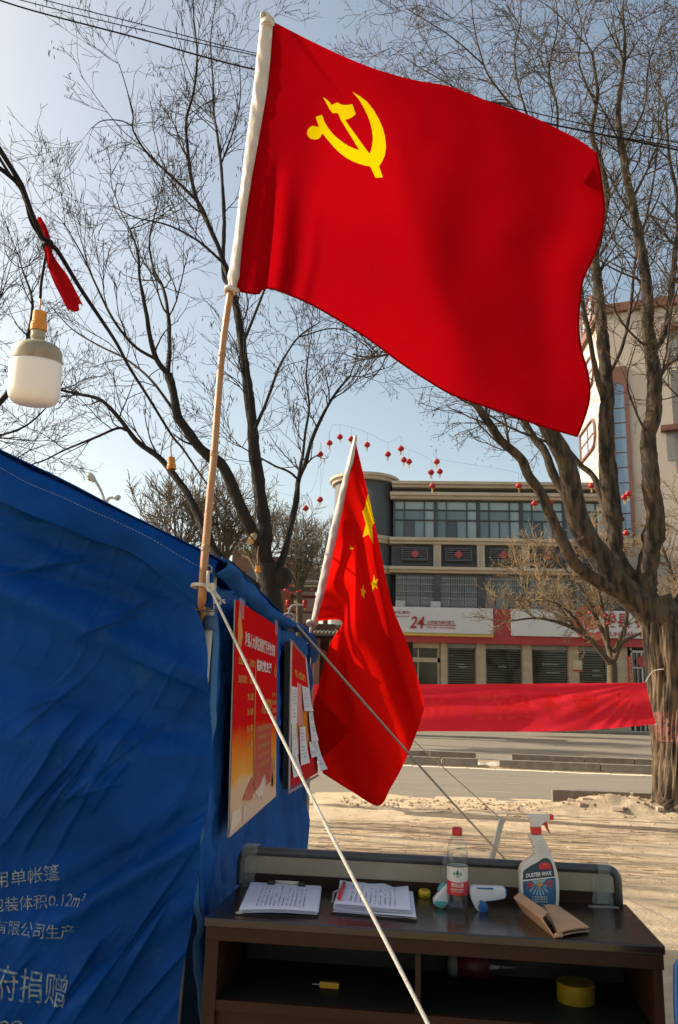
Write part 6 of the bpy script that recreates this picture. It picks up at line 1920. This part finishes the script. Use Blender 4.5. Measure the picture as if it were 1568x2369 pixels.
# big tree at the right
cfgR = dict(seg=[8, 6, 5, 4], up=[.05, .045, .02, 0], wig=[.13, .16, .19, .22], dens=[5.0, 6.2, 6.2], len=[1.35, .80, .44, .22], ang=(26, 58), rmin=.0036, r0=.020, dens0=2.6)
DR = 11.6
limbsR = [
 ([(1588, 1905), (1580, 1840), (1572, 1760), (1567, 1660), (1556, 1570), (1544, 1490), (1530, 1430), (1512, 1385)], .36, .26, (0, 0), .95, 0),
 ([(1540, 1470), (1500, 1415), (1454, 1374), (1420, 1335), (1385, 1284), (1357, 1246), (1336, 1201), (1326, 1149), (1312, 1079), (1295, 1038), (1270, 996), (1245, 930), (1225, 860), (1190, 760), (1150, 640)], .21, .05, (0, -.6), .45, .5),
 ([(1454, 1376), (1420, 1362), (1392, 1350), (1350, 1322), (1326, 1298), (1295, 1239), (1270, 1184), (1250, 1138), (1225, 1104), (1204, 1059), (1163, 1024), (1128, 975), (1104, 941), (1060, 890), (1000, 830), (940, 790)], .10, .03, (-.1, -1.3), .5, .8),
 ([(1350, 1250), (1329, 1204), (1312, 1159), (1281, 1100), (1260, 1045), (1232, 1010), (1211, 972), (1170, 900), (1120, 820), (1080, 740)], .075, .03, (-.3, .5), .4, .7),
 ([(1412, 1250), (1409, 1236), (1399, 1184), (1388, 1142), (1371, 1100), (1336, 1069), (1291, 1013), (1250, 985), (1200, 960)], .065, .022, (0, .9), .5, .8),
 ([(1510, 1410), (1475, 1357), (1440, 1322), (1420, 1270), (1420, 1218), (1413, 1149), (1404, 1062), (1402, 975), (1404, 923), (1402, 871), (1395, 802), (1388, 715), (1380, 640), (1375, 589), (1392, 520), (1403, 450), (1390, 380), (1369, 312), (1378, 250), (1382, 208), (1370, 120)], .15, .016, (0, .4), .5, .6),
 ([(1399, 935), (1395, 920), (1378, 857), (1364, 784), (1347, 698), (1335, 600), (1300, 480), (1262, 360)], .05, .014, (.2, -.6), .3, .8),
 ([(1525, 1420), (1496, 1374), (1496, 1315), (1510, 1253), (1517, 1184), (1506, 1114), (1499, 1010), (1513, 958), (1513, 871), (1506, 812), (1498, 750), (1496, 663), (1480, 560), (1462, 470), (1440, 350), (1430, 250), (1445, 130), (1440, 20)], .15, .014, (0, -.5), .45, .6),
 ([(1506, 820), (1538, 767), (1551, 698), (1560, 600), (1570, 480), (1548, 360), (1540, 240)], .055, .012, (-.2, .6), .1, .9),
 ([(1548, 1440), (1580, 1385), (1620, 1330), (1660, 1200), (1670, 1000), (1640, 800), (1620, 600)], .13, .03, (0, .4), .4, .6),
 ([(1514, 900), (1540, 850), (1568, 830), (1620, 800)], .035, .012, (0, .3), .2, .8),
 ([(1402, 880), (1440, 800), (1460, 700), (1470, 600), (1500, 480), (1520, 350), (1525, 200)], .03, .010, (.3, .9), .15, 1.0),
 ([(1378, 600), (1330, 480), (1280, 380), (1230, 300), (1180, 240), (1140, 190), (1119, 150), (1098, 69), (1090, 0)], .035, .008, (.3, .0), .2, 1.0),
 ([(1230, 300), (1200, 200), (1190, 120), (1205, 40), (1200, -60)], .02, .007, (.2, .6), .1, 1.0),
 ([(1280, 380), (1290, 260), (1270, 160), (1290, 60), (1280, -40)], .024, .007, (.1, -.5), .1, 1.0),
 ([(1180, 240), (1100, 230), (1030, 190), (960, 150), (905, 110)], .018, .007, (.2, .9), .2, 1.0),
 ([(1119, 150), (1050, 90), (990, 50), (940, 20)], .014, .006, (.0, -.4), .1, 1.0),
 ([(1382, 250), (1340, 150), (1345, 60), (1320, -40)], .018, .007, (.3, .8), .1, 1.0),
 ([(1440, 350), (1490, 250), (1500, 150), (1530, 60)], .020, .007, (-.3, .2), .1, 1.0),
 ([(1403, 450), (1450, 380), (1490, 330), (1540, 300)], .018, .007, (.3, 0), .1, 1.0),
 ([(1506, 812), (1450, 760), (1420, 700), (1440, 620)], .02, .007, (-.2, -.9), .1, 1.0),
 ([(1499, 1010), (1470, 950), (1450, 880), (1470, 800)], .02, .007, (-.2, -.9), .1, .8),
]
treeR, tR, rR = limb_tree('locust_tree', 'massive furrowed tree with many upright limbs at the right edge', gz(1588, 1897), limbsR, DR, cfgR, (m_limb2, m_twig2), 31, rough=.12, sides=16)
pods(treeR, tR, rR, 1500, m_bud, ln=(.015, .035), per=(3, 7), sp=.09, w=.006)
# furrowed bark plates on the trunk
rb_ = np.random.default_rng(4)
bark = MB()
tr_pts = [(1590, 1897), (1580, 1840), (1572, 1760), (1567, 1660), (1556, 1570), (1544, 1490), (1532, 1440), (1512, 1388)]
TPp, TR, TL = resample([tuple(at(x, y, DR)) for x, y in tr_pts], np.linspace(.355, .275, 8), .06)
def trunk_pt(t, a, o=0.0):
    i = t*(len(TPp)-1); k = min(int(i), len(TPp)-2); f_ = i-k
    c = TPp[k]*(1-f_) + TPp[k+1]*f_; r = TR[k]*(1-f_) + TR[k+1]*f_
    r *= (1 + .25*max(0, .10-t)/.10)*(1 - .45*smoothstep(.86, 1, t))
    fur = abs(noise.noise(Vector((a*r*13, t*2.2, 3.0)))) + .5*abs(noise.noise(Vector((a*r*31, t*6, 8.0))))
    lump = .05*noise.noise(Vector((math.cos(a)*1.2, math.sin(a)*1.2, t*5)))
    return (c[0] + (r+lump+.085*fur+o)*math.cos(a), c[1] + (r+lump+.085*fur+o)*math.sin(a), c[2])
bark.grid(lambda u, v: trunk_pt(v, u*2*math.pi), 220, 130)
build('furrowed_bark', bark, m_bark2, parent=treeR, smooth=True, recalc=False)
ptc = MB().grid(lambda u, v: trunk_pt(.34 + .13*v, 3.3 + 1.5*u, .004 - .012*abs(nz(u*9, v*9, 1))), 40, 20)
build('painted_band', ptc, mat('faded_red_paint', (.20, .055, .045), (.13, .08, .055), rough=.9, scale=25), parent=treeR, smooth=True, recalc=False)
# small golden-twigged tree in front of the bank, others farther off
cfgG = dict(seg=[5, 4, 3], up=[.07, .05, .03], wig=[.16, .2, .24], dens=[5.5, 7.0], len=[1.5, .75, .42], ang=(22, 55), rmin=.0080, r0=.026, dens0=3.3)
G = 33.0
limbsG = [
 ([(1417, 1640), (1417, 1576), (1416, 1534)], .22, .19, (0, 0), .9, 0),
 ([(1414, 1540), (1397, 1516), (1365, 1479), (1333, 1456), (1282, 1437), (1236, 1430), (1176, 1437)], .12, .03, (0, -.8), .2, 1.0),
 ([(1416, 1534), (1408, 1500), (1393, 1460), (1375, 1420), (1350, 1370), (1310, 1320), (1270, 1280)], .12, .03, (0, 1.0), .3, 1.2),
 ([(1416, 1534), (1425, 1500), (1440, 1470), (1450, 1420), (1445, 1350), (1420, 1280)], .12, .03, (0, .4), .3, 1.2),
 ([(1420, 1530), (1439, 1488), (1470, 1470), (1500, 1455), (1530, 1420)], .10, .03, (0, -.8), .2, .8),
 ([(1408, 1500), (1402, 1440), (1390, 1390), (1380, 1330), (1370, 1270)], .09, .03, (0, -1.5), .2, 1.2),
 ([(1333, 1456), (1290, 1400), (1250, 1350), (1210, 1330)], .06, .025, (-.4, .5), .1, 1.2),
 ([(1375, 1420), (1330, 1380), (1280, 1350), (1240, 1310)], .06, .025, (.5, 1.8), .1, 1.2),
 ([(1365, 1479), (1320, 1420), (1270, 1390), (1200, 1390)], .06, .025, (-.2, -1.6), .1, 1.2),
]
tg_, t2_, r2_ = limb_tree('small_tree', 'small bushy tree with golden twigs in front of the bank sign', at(1417, 1660, G), limbsG, G, cfgG, (m_gold_t, m_gold), 41)
G2 = 30.0
limbsH = [([(1640, 1640), (1638, 1500)], .2, .16, (0, 0), .9, 0)] + [([(1638, 1500), (1600 + 30*k, 1420), (1560 + 45*k, 1340), (1530 + 60*k, 1260), (1515 + 70*k, 1200)], .10, .03, (0, 1.0-k), .2, 1.2) for k in range(3)] + [([(1638, 1500), (1580, 1440), (1530, 1400), (1490, 1340)], .09, .03, (0, -.8), .2, 1.2)]
limb_tree('small_tree', 'golden-twigged tree half out of frame behind the big trunk', at(1640, 1680, G2), limbsH, G2, cfgG, (m_gold_t, m_gold), 43)
cfgF = dict(seg=[5, 4, 3], up=[.09, .07, .04], wig=[.13, .17, .2], dens=[4.5, 6.0], len=[1.7, .9, .5], ang=(20, 48), rmin=.010, r0=.03, dens0=3.2)
m_hz = mat('grey_olive_twig', (.13, .10, .06), (.09, .07, .045), rough=.95, scale=3)
def fuzz(xb, ytop, ybase, wdt, Y, seed, label, nl=6):
    rr_ = random.Random(seed)
    L_ = [([(xb, 1650), (xb, ybase)], .16, .13, (0, 0), .9, 0)]
    for k in range(nl):
        dx = wdt*(k/(nl-1)-.5)*2
        h = ytop + (ybase-ytop)*.35*abs(k/(nl-1)-.5)*2 + rr_.uniform(-8, 8)
        L_.append(([(xb, ybase), (xb+dx*.3, ybase+(h-ybase)*.4), (xb+dx*.7, ybase+(h-ybase)*.75), (xb+dx, h)], .09, .022, (0, rr_.uniform(-1.5, 1.5)), .15, 1.0))
    return limb_tree('background_tree', label, at(xb, 1650, Y), L_, Y, cfgF, (m_gold_t, m_hz), seed, group='bare trees in the background')
fuzz(412, 1185, 1330, 52, 27, 51, 'bare olive twiggy tree just left of the bamboo pole, above the tent roof')
fuzz(512, 1170, 1330, 55, 29, 52, 'bare twiggy tree between the bamboo pole and the left tree trunk')
fuzz(600, 1215, 1340, 45, 34, 53, 'bare twiggy tree half hidden behind the forked left trunk')
fuzz(692, 1255, 1380, 30, 34, 54, 'bare twiggy tree just right of the left tree trunk')
fuzz(752, 1260, 1400, 36, 40, 55, 'bare twiggy tree behind the gatehouse roof beside the star flag')

# ================================================================== banner across the street verge
m_ban = cloth('red_banner', (.70, .030, .050), (.64, .024, .042), trans=.5, transp=.10, scale=1.5, bump=.1, bscale=800)
b_top = polyl([(640, 1586), (740, 1583), (980, 1583), (1200, 1582), (1400, 1580), (1492, 1579)])
b_bot = polyl([(632, 1700), (740, 1697), (980, 1692), (1200, 1693), (1340, 1690), (1440, 1683), (1517, 1675)])
def ban(u, v):
    a, b = b_top(u), b_bot(u)
    p = a*(1-v) + b*v
    r = math.hypot((1-u)*6, v*.9)
    th = math.atan2(v*.9, (1-u)*6+.001)
    y = 11.05 + .06*math.sin(6*u+2*v) + .05*v*math.sin(17*u) + .03*math.sin(9*v+4*u)*smoothstep(0, .3, v) + .035*math.sin(th*34)*smoothstep(.0, .25, 1-u+.01)*math.exp(-(1-u)*5)
    return at(p[0], p[1], y)
bn = thing('street_banner', at(1492, 1640, 11.05), 'long translucent red banner tied to the big tree, lettering showing through reversed', 'banner')
bco = build('banner_cloth', MB().grid(ban, 200, 40), m_ban, parent=bn, smooth=True, recalc=False)
m_bl = cloth('banner_letter', (.85, .20, .20), (.80, .16, .17), trans=.35, transp=.74, scale=1.5)
lt = MB()
for k, (ch, xc) in enumerate((('没', 1432), ('事', 1352), ('不', 1272), ('出', 1196), ('门', 1128), ('出', 1012), ('门', 930))):
    x0, x1 = xc - 29, xc + 29
    def bf(a, b):
        u = (a - 640)/(1500-640); P = ban(min(.995, max(0, u)), b)
        return P + Vector((0, -.004, 0))
    lt = MB(); text_on(lt, ch, bf, x1, x0, .76, .22, .03)
    build('reversed_character', lt, m_bl, parent=bco, recalc=False)

tie = MB()
tie.tube(bez([ban(1, 0), at(1500, 1566, 11.1), at(1512, 1552, 11.25), at(1535, 1548, 11.2)], 10), .006, 5)
tie2 = MB().tube([ban(1, 1), at(1526, 1677, 11.15)], .010, 5)
build('tie_cord', tie2, m_rope, parent=bn)
build('tie_cord', tie, m_rope, parent=bn)

# ================================================================== overhead wires, cable with lamp sockets
m_wire = mat('black_wire', (.008, .007, .008), rough=.6, spec=.2)
def wire(pts, r, label, n=60):
    P = bez([at(x, y, Y) for x, y, Y in pts], n)
    build('overhead_wire', MB().tube(P, r, 6), m_wire, base=P[0], smooth=True, label=label, cat='wire', group='wires over the flag')
wire([(-140, -52, 9), (40, 14, 9), (300, 83, 9), (590, 161, 9), (1000, 238, 9), (1240, 281, 9), (1568, 347, 9), (1720, 378, 9)], .011, 'lowest and thickest of the three wires crossing the sky top left')
wire([(-140, -55, 9.3), (40, -2, 9.3), (300, 63, 9.3), (590, 128, 9.3), (1000, 215, 9.3), (1300, 292, 9.3), (1568, 340, 9.3), (1720, 368, 9.3)], .007, 'middle one of the three wires crossing the sky top left')
wire([(-140, -68, 9.6), (95, -2, 9.6), (330, 57, 9.6), (595, 124, 9.6), (1000, 205, 9.6), (1300, 276, 9.6), (1568, 330, 9.6), (1720, 358, 9.6)], .007, 'uppermost thin wire of the three crossing the sky')
YK = 2.28
cab = [(-30, 300, 2.0), (0, 347, 2.05), (45, 420, 2.12), (56, 445, 2.15), (78, 505, 2.2), (108, 566, YK), (131, 578, 2.32), (185, 666, 2.6), (231, 735, 2.9), (269, 793, 3.3), (300, 851, 3.7), (346, 924, 4.2), (398, 1008, 4.6), (422, 1037, 5.0), (450, 1078, 5.6), (481, 1123, 6.6), (523, 1181, 8.2), (565, 1224, 9.6), (597, 1263, 10.75)]
lampc = thing('festoon_cable', at(108, 566, YK), 'black twisted lamp cable slanting down from the upper left to the tree', 'cable')
P = bez([at(*q) for q in cab], 140)
build('cable', MB().tube(P, .0078, 7), m_wire, parent=lampc, smooth=True)
P2 = bez([at(-30, 368, 2.02), at(20, 405, 2.10), at(46, 432, 2.14), at(62, 470, 2.18), at(92, 545, 2.26), at(108, 566, YK-.02)], 30)
build('cable_strand', MB().tube(P2, .0070, 7), m_wire, parent=lampc, smooth=True)
P3 = bez([at(-30, 318, 2.02), at(20, 400, 2.13), at(52, 440, 2.16), at(70, 510, 2.21), at(98, 556, 2.29)], 30)
build('cable_strand', MB().tube(P3, .0045, 7), m_wire, parent=lampc, smooth=True)
kc = at(110, 568, YK)
kb = MB()
for k in range(4):
    a = k*.8
    ax = Vector((math.cos(a), .4*math.sin(a), math.sin(a)))
    o1 = ax.orthogonal().normalized(); o2 = ax.cross(o1).normalized()
    kb.tube([kc + o1*(.014*math.cos(t)) + o2*(.018*math.sin(t)) + ax*.004*math.sin(2*t) for t in np.linspace(0, 2*math.pi, 17)], .0065, 7)
build('knot', kb, m_wire, parent=lampc, smooth=True)
m_rib = cloth('red_rag', (.50, .012, .02), (.40, .01, .016), trans=.45, scale=14, bump=.6, bscale=300)
def ribbon(cl, w0, name):
    ctr = bez([at(*q) for q in cl], 30)
    mb = MB()
    def rf_(u, v):
        k = v*30; i = min(int(k), 29); f_ = k-i
        c = ctr[i]*(1-f_) + ctr[i+1]*f_
        t = (ctr[i+1]-ctr[i]).normalized()
        sd = t.cross(Vector((0.25, 1, 0))).normalized()
        w = w0(v)
        e = .006*nz(u*20, v*3, 7)*(v > .9) + (.022*max(0, math.sin(u*9+.8))*max(0, v-.9)*10*.6)
        return c + sd*(u-.5)*w + Vector((0, .006*math.sin(u*7+v*4), 0)) - t*e
    mb.grid(rf_, 18, 40)
    return build(name, mb, m_rib, base=ctr[0], smooth=True, recalc=False, solid=.0012, label='torn red rag knotted round the lamp cable above the bulb' if name == 'red_rag' else None, cat='rag')
rg = thing('red_rag', kc, 'torn red rag knotted round the lamp cable above the big bulb', 'rag')
for cl, w0 in (([(106, 572, YK-.03), (120, 610, YK-.03), (145, 655, YK-.02), (178, 718, YK-.01)], lambda v: .018 + .034*min(1, v*1.6)), ([(112, 560, YK+.01), (100, 530, YK+.015), (84, 505, YK+.02)], lambda v: .018 + .012*v), ([(110, 575, YK-.03), (116, 600, YK-.035), (118, 625, YK-.03)], lambda v: .022)):
    o = ribbon(cl, w0, 'rag_tail'); mw = o.location.copy(); o.parent = rg; o.location = mw - rg.location
    for k_ in ('category', 'label'):
        if k_ in o: del o[k_]
m_sock = mat('orange_socket', (.62, .24, .02), (.55, .20, .015), rough=.4, scale=20)
m_base = mat('dirty_cream_plastic', (.40, .35, .25), (.25, .21, .14), rough=.55, scale=14, stretch=(1, 1, .3))
def opal():
    m, nt, o = _new('opal_bulb')
    b = nt.nodes.new('ShaderNodeBsdfPrincipled'); b.inputs['Base Color'].default_value = (.82, .76, .72, 1); b.inputs['Roughness'].default_value = .35
    nt.links.new(_ramp(nt, _noise(nt, _coords(nt), 26, 8, .75), [(.60, (.84, .79, .75)), (.85, (.72, .66, .61))]), b.inputs['Base Color']); b.inputs['Subsurface Weight'].default_value = .4; b.inputs['Subsurface Radius'].default_value = (.03, .025, .02); b.inputs['Subsurface Scale'].default_value = .6
    nt.links.new(b.outputs[0], o.inputs['Surface']); return m
def socket(name, pt, pb, r, parent):
    ax = (pb-pt).normalized(); L_ = (pb-pt).length
    return build(name, MB().lathe([(0, -.004), (r*.55, 0), (r*.80, L_*.02), (r*.84, L_*.52), (r*.95, L_*.58), (r*.92, L_*.64), (r, L_*.70), (r, L_), (r*.86, L_), (r*.84, L_*.6), (0, L_*.58)], pt, 28, axis=ax), m_sock, parent=parent, smooth=False)
YBU = YK
b_top_, b_bot_ = at(92, 720, YBU), at(76, 940, YBU+.045)
axb = (b_bot_ - b_top_).normalized()
LB = (b_bot_-b_top_).length
bulb = thing('hanging_bulb', b_bot_, 'large frosted lamp bulb with cream neck hanging from an orange socket', 'light bulb')
build('drop_wire', MB().tube(bez([at(108, 570, YK), at(103, 605, YK-.01), at(95, 655, YK-.005), at(93, 690, YK)], 20), .0048, 7), m_wire, parent=bulb, smooth=True)
build('bare_lead', MB().tube([at(93, 690, YK), at(92.5, 706, YK), at(92, 722, YK)], .0028, 6), m_sock, parent=bulb, smooth=True)
pxm = (at(100, 800, YBU) - at(99, 800, YBU)).length
socket('socket', b_top_, b_top_ + axb*LB*.205, 18.2*pxm, bulb)
rW = 56.5*pxm
build('neck', MB().lathe([(15*pxm, LB*.20), (16*pxm, LB*.225), (15*pxm, LB*.25), (16.2*pxm, LB*.265), (15*pxm, LB*.29), (14*pxm, LB*.295), (14*pxm, LB*.325), (rW*.55, LB*.335), (rW*.80, LB*.365), (rW*.93, LB*.40), (rW*.985, LB*.45), (rW*1.005, LB*.53), (rW*1.005, LB*.535), (rW*.97, LB*.545)], b_top_, 40, axis=axb), m_base, parent=bulb, smooth=True)
build('frosted_globe', MB().lathe([(rW*.99, LB*.535), (rW*1.0, LB*.56), (rW*1.0, LB*.84), (rW*.97, LB*.90), (rW*.88, LB*.95), (rW*.72, LB*.98), (rW*.45, LB*.995), (0, LB)], b_top_, 44, axis=axb), opal(), parent=bulb, smooth=True)
def empty_socket(x, y0, y1, r, Y, top, label):
    a, b = at(x, y0, Y), at(x+.5, y1, Y)
    s = thing('empty_socket', a, label, 'lamp socket', 'empty lamp sockets on the cable')
    socket('socket_body', a, b, r, s)
    build('lead', MB().tube(bez([at(*top), at(x-1, (y0+top[1])/2, Y), a], 8), .004 if Y < 6 else .008, 5), m_orope, parent=s, smooth=True)
empty_socket(396, 1058, 1086, .028, 4.6, (398, 1012, 4.6), 'empty orange lamp socket hanging above the tent roof, left of the bamboo pole')
empty_socket(596, 1309, 1324, .042, 10.7, (598, 1262, 10.75), 'tiny empty orange lamp socket hanging in front of the left trunk')

# ================================================================== double-armed street lamp behind the tent
YL = 24.0
m_lamp = mat('lamp_post_paint', (.50, .50, .49), (.42, .42, .41), rough=.5, scale=4)
lb0 = at(262, 1650, YL)
lamp = thing('street_lamp', (lb0.x, YL, 0), 'white double-armed street lamp showing above the tent roof', 'street lamp')
top_ = at(246, 1172, YL)
build('post', MB().tube([(lb0.x, YL, 0), (top_.x, YL, top_.z)], [.09, .06], 10), m_lamp, parent=lamp, smooth=True)
build('arm', MB().tube(bez([at(246, 1172, YL), at(240, 1155, YL), at(233, 1135, YL), at(220, 1112, YL)], 12), .045, 8), m_lamp, parent=lamp, smooth=True)
build('arm', MB().tube(bez([at(246, 1172, YL), at(248, 1158, YL), at(254, 1152, YL), at(266, 1151, YL)], 12), .045, 8), m_lamp, parent=lamp, smooth=True)
def lhead(a, b, r, name='lamp_head'):
    ax = (b-a); L_ = ax.length
    h = build(name, MB().lathe([(.05, 0), (r*.8, L_*.2), (r, L_*.5), (r*.85, L_*.8), (0, L_)], a, 14, axis=ax.normalized()), m_lamp, parent=lamp, smooth=True)
    c = a*.45+b*.55
    build('lens', MB().lathe([(0, -.06), (r*.6, -.03), (r*.7, 0)], c + Vector((0, -.02, -r*.75)), 12), glass_mat('lamp_lens', (.25, .23, .20), .3), parent=h, smooth=True)
lhead(at(219, 1114, YL), at(201, 1094, YL), .12); lhead(at(263, 1151.5, YL), at(280, 1150, YL), .085)

# ================================================================== red lanterns strung over the street
YLn = 30.0
m_lan = cloth('lantern_red', (.50, .008, .022), (.42, .006, .018), trans=.3, gloss=.05, scale=8)
m_lgold = mat('lantern_gold', (.55, .33, .06), rough=.5)
m_faded = cloth('lantern_faded', (.16, .05, .04), (.25, .02, .02), trans=.3, scale=30)
proto = None
lan = [
 (786, 1011, 'red lantern highest of the arc left of the star flag tip'), (762, 1025, 'red lantern second highest of the arc left of the star flag tip'), (741, 1051, 'red lantern at the lower left end of the arc left of the flag tip'),
 (740, 1156, 'upper of the two lone red lanterns left of the star flag sleeve'), (707, 1176, 'lower of the two lone red lanterns left of the star flag sleeve'),
 (812, 1016, 'red lantern half hidden right behind the star flag tip'), (849, 1029, 'lone red lantern just right of the star flag tip'), (897, 1051, 'red lantern in the sky left of the close pair of lanterns'),
 (927, 1038, 'red lantern in the sky above the close pair of lanterns'), (934, 1064, 'left one of the close pair of red lanterns above the bank tower'), (946, 1068, 'right one of the close pair of red lanterns above the bank tower'),
 (1010, 1068, 'top red lantern of the trio over the bank roof'), (997, 1093, 'lower left red lantern of the trio over the bank roof'), (1017, 1091, 'lower right red lantern of the trio over the bank roof'),
 (1000, 1124, 'red lantern hanging right in front of the bank roof cornice'), (1200, 1124, 'red lantern at the cornice left of the big tree limbs'), (1236, 1165, 'red lantern before the top windows, left of the first limb'),
 (1273, 1163, 'red lantern before the top windows, between the first two limbs'), (1344, 1155, 'red lantern between the middle limbs at the upper band'), (1359, 1204, 'red lantern low between the limbs before the right windows'),
 (1368, 1124, 'small red lantern touching the bent limb at roof height'), (1444, 1151, 'left lower one of the lantern pair on the blue glass strip'), (1453, 1143, 'right upper one of the lantern pair on the blue glass strip'),
 (1437, 1201, 'dark faded lantern on the blue glass strip'), (1448, 1234, 'lowest red lantern beside the blue glass strip'),
]
def lantern(label):
    r = thing('red_lantern', (0, 0, 0), label, 'lantern', 'red lanterns strung over the street')
    build('shade', MB().lathe([(.04, -.095), (.085, -.075), (.118, -.03), (.122, 0), (.118, .03), (.085, .075), (.04, .095)], (0, 0, 0), 18), m_lan, parent=r, smooth=True)
    build('cap', MB().lathe([(.045, .09), (.05, .115), (0, .118)], (0, 0, 0), 12), m_lgold, parent=r)
    build('base_ring', MB().lathe([(0, -.118), (.05, -.115), (.045, -.09)], (0, 0, 0), 12), m_lgold, parent=r)
    tl = MB()
    for k in range(6):
        a = k*1.05
        tl.tube([(0.02*math.cos(a), .02*math.sin(a), -.11), (.03*math.cos(a), .03*math.sin(a), -.26)], .006, 4)
    build('tassel', tl, m_lgold, parent=r)
    build('hanging_string', MB().tube([(0, 0, .115), (0, 0, .5)], .004, 4), m_wire, parent=r)
    return r
rr_ = random.Random(9)
tops = []
for k, (x, y, lab_) in enumerate(lan):
    p = at(x, y, YLn + rr_.uniform(-.4, .4))
    if proto is None:
        proto = lantern(lab_); proto.location = p; o = proto
    else:
        o = copy_tree(proto, p, rr_.uniform(0, 3), lab_)
    if 'faded' in lab_:
        for ch in o.children:
            if ch.name.startswith('shade'):
                ch.data = ch.data.copy(); ch.data.materials[0] = m_faded
    tops.append((p.x, p + Vector((0, 0, .5))))
tops.sort(key=lambda t: t[0])
lw = MB().tube(bez([tops[0][1] + Vector((-3, 0, .8))] + [t[1] for t in tops] + [tops[-1][1] + Vector((3, 0, .8))], 160), .003, 4)
build('lantern_line', lw, m_wire, base=tops[0][1], label='thin line that carries the red lanterns over the street', cat='wire')
sproto = None
for (x, y, lab_) in ((1364, 1418, 'tiny red lantern highest at left in the small golden tree'), (1399, 1424, 'tiny red lantern in the middle of the small golden tree'), (1418, 1426, 'tiny red lantern rightmost in the small golden tree'), (1406, 1443, 'tiny red lantern second lowest in the small golden tree'), (1383, 1463, 'tiny red lantern lowest in the small golden tree')):
    p = at(x, y, G-1.0)
    if sproto is None:
        sproto = thing('small_lantern', p, lab_, 'lantern', 'tiny lanterns in the golden tree')
        build('shade', MB().lathe([(.02, -.045), (.055, -.03), (.065, 0), (.055, .03), (.02, .045)], p, 12), mat('tiny_lantern_red', (.62, .015, .03), rough=.5), parent=sproto, smooth=True)
        build('hanging_string', MB().tube([p + Vector((0, 0, .045)), p + Vector((0, 0, .4))], .005, 4), m_wire, parent=sproto)
    else: copy_tree(sproto, p, 0, lab_)
# lanterns at the gatehouse: two long ones, small round ones in front
lp = None
for (x, y, lab_) in ((705, 1398, 'long cylindrical red lantern hanging in the gatehouse opening'), (666, 1397, 'long cylindrical red lantern against the gatehouse side wall')):
    p = at(x, y, YG-.35)
    if lp is None:
        lp = thing('long_lantern', p, lab_, 'lantern', 'long lanterns at the gatehouse')
        build('shade', MB().lathe([(.05, -.17), (.10, -.14), (.11, -.08), (.11, .09), (.10, .15), (.05, .18)], p, 16), m_lan, parent=lp, smooth=True)
        build('tassel', MB().lathe([(.045, -.17), (.05, -.24), (0, -.24)], p, 10), m_lgold, parent=lp)
        build('hanging_string', MB().tube([p + Vector((0, 0, .17)), p + Vector((0, 0, .36))], .006, 4), m_wire, parent=lp)
    else: copy_tree(lp, p, 0, lab_)
for (x, y, lab_) in ((672, 1355, 'small round lantern topmost before the gatehouse roof'), (660, 1365, 'small round lantern leftmost before the gatehouse roof'), (673, 1372, 'small round lantern lowest before the gatehouse roof'), (689, 1369, 'small round lantern left of the touching pair at the gatehouse eaves'), (694, 1367, 'small round lantern right of the touching pair at the gatehouse eaves'), (723, 1364, 'small round lantern rightmost at the gatehouse eaves')):
    o = copy_tree(sproto, at(x, y, 33.0), 0, lab_); o['group'] = 'small lanterns by the gatehouse'
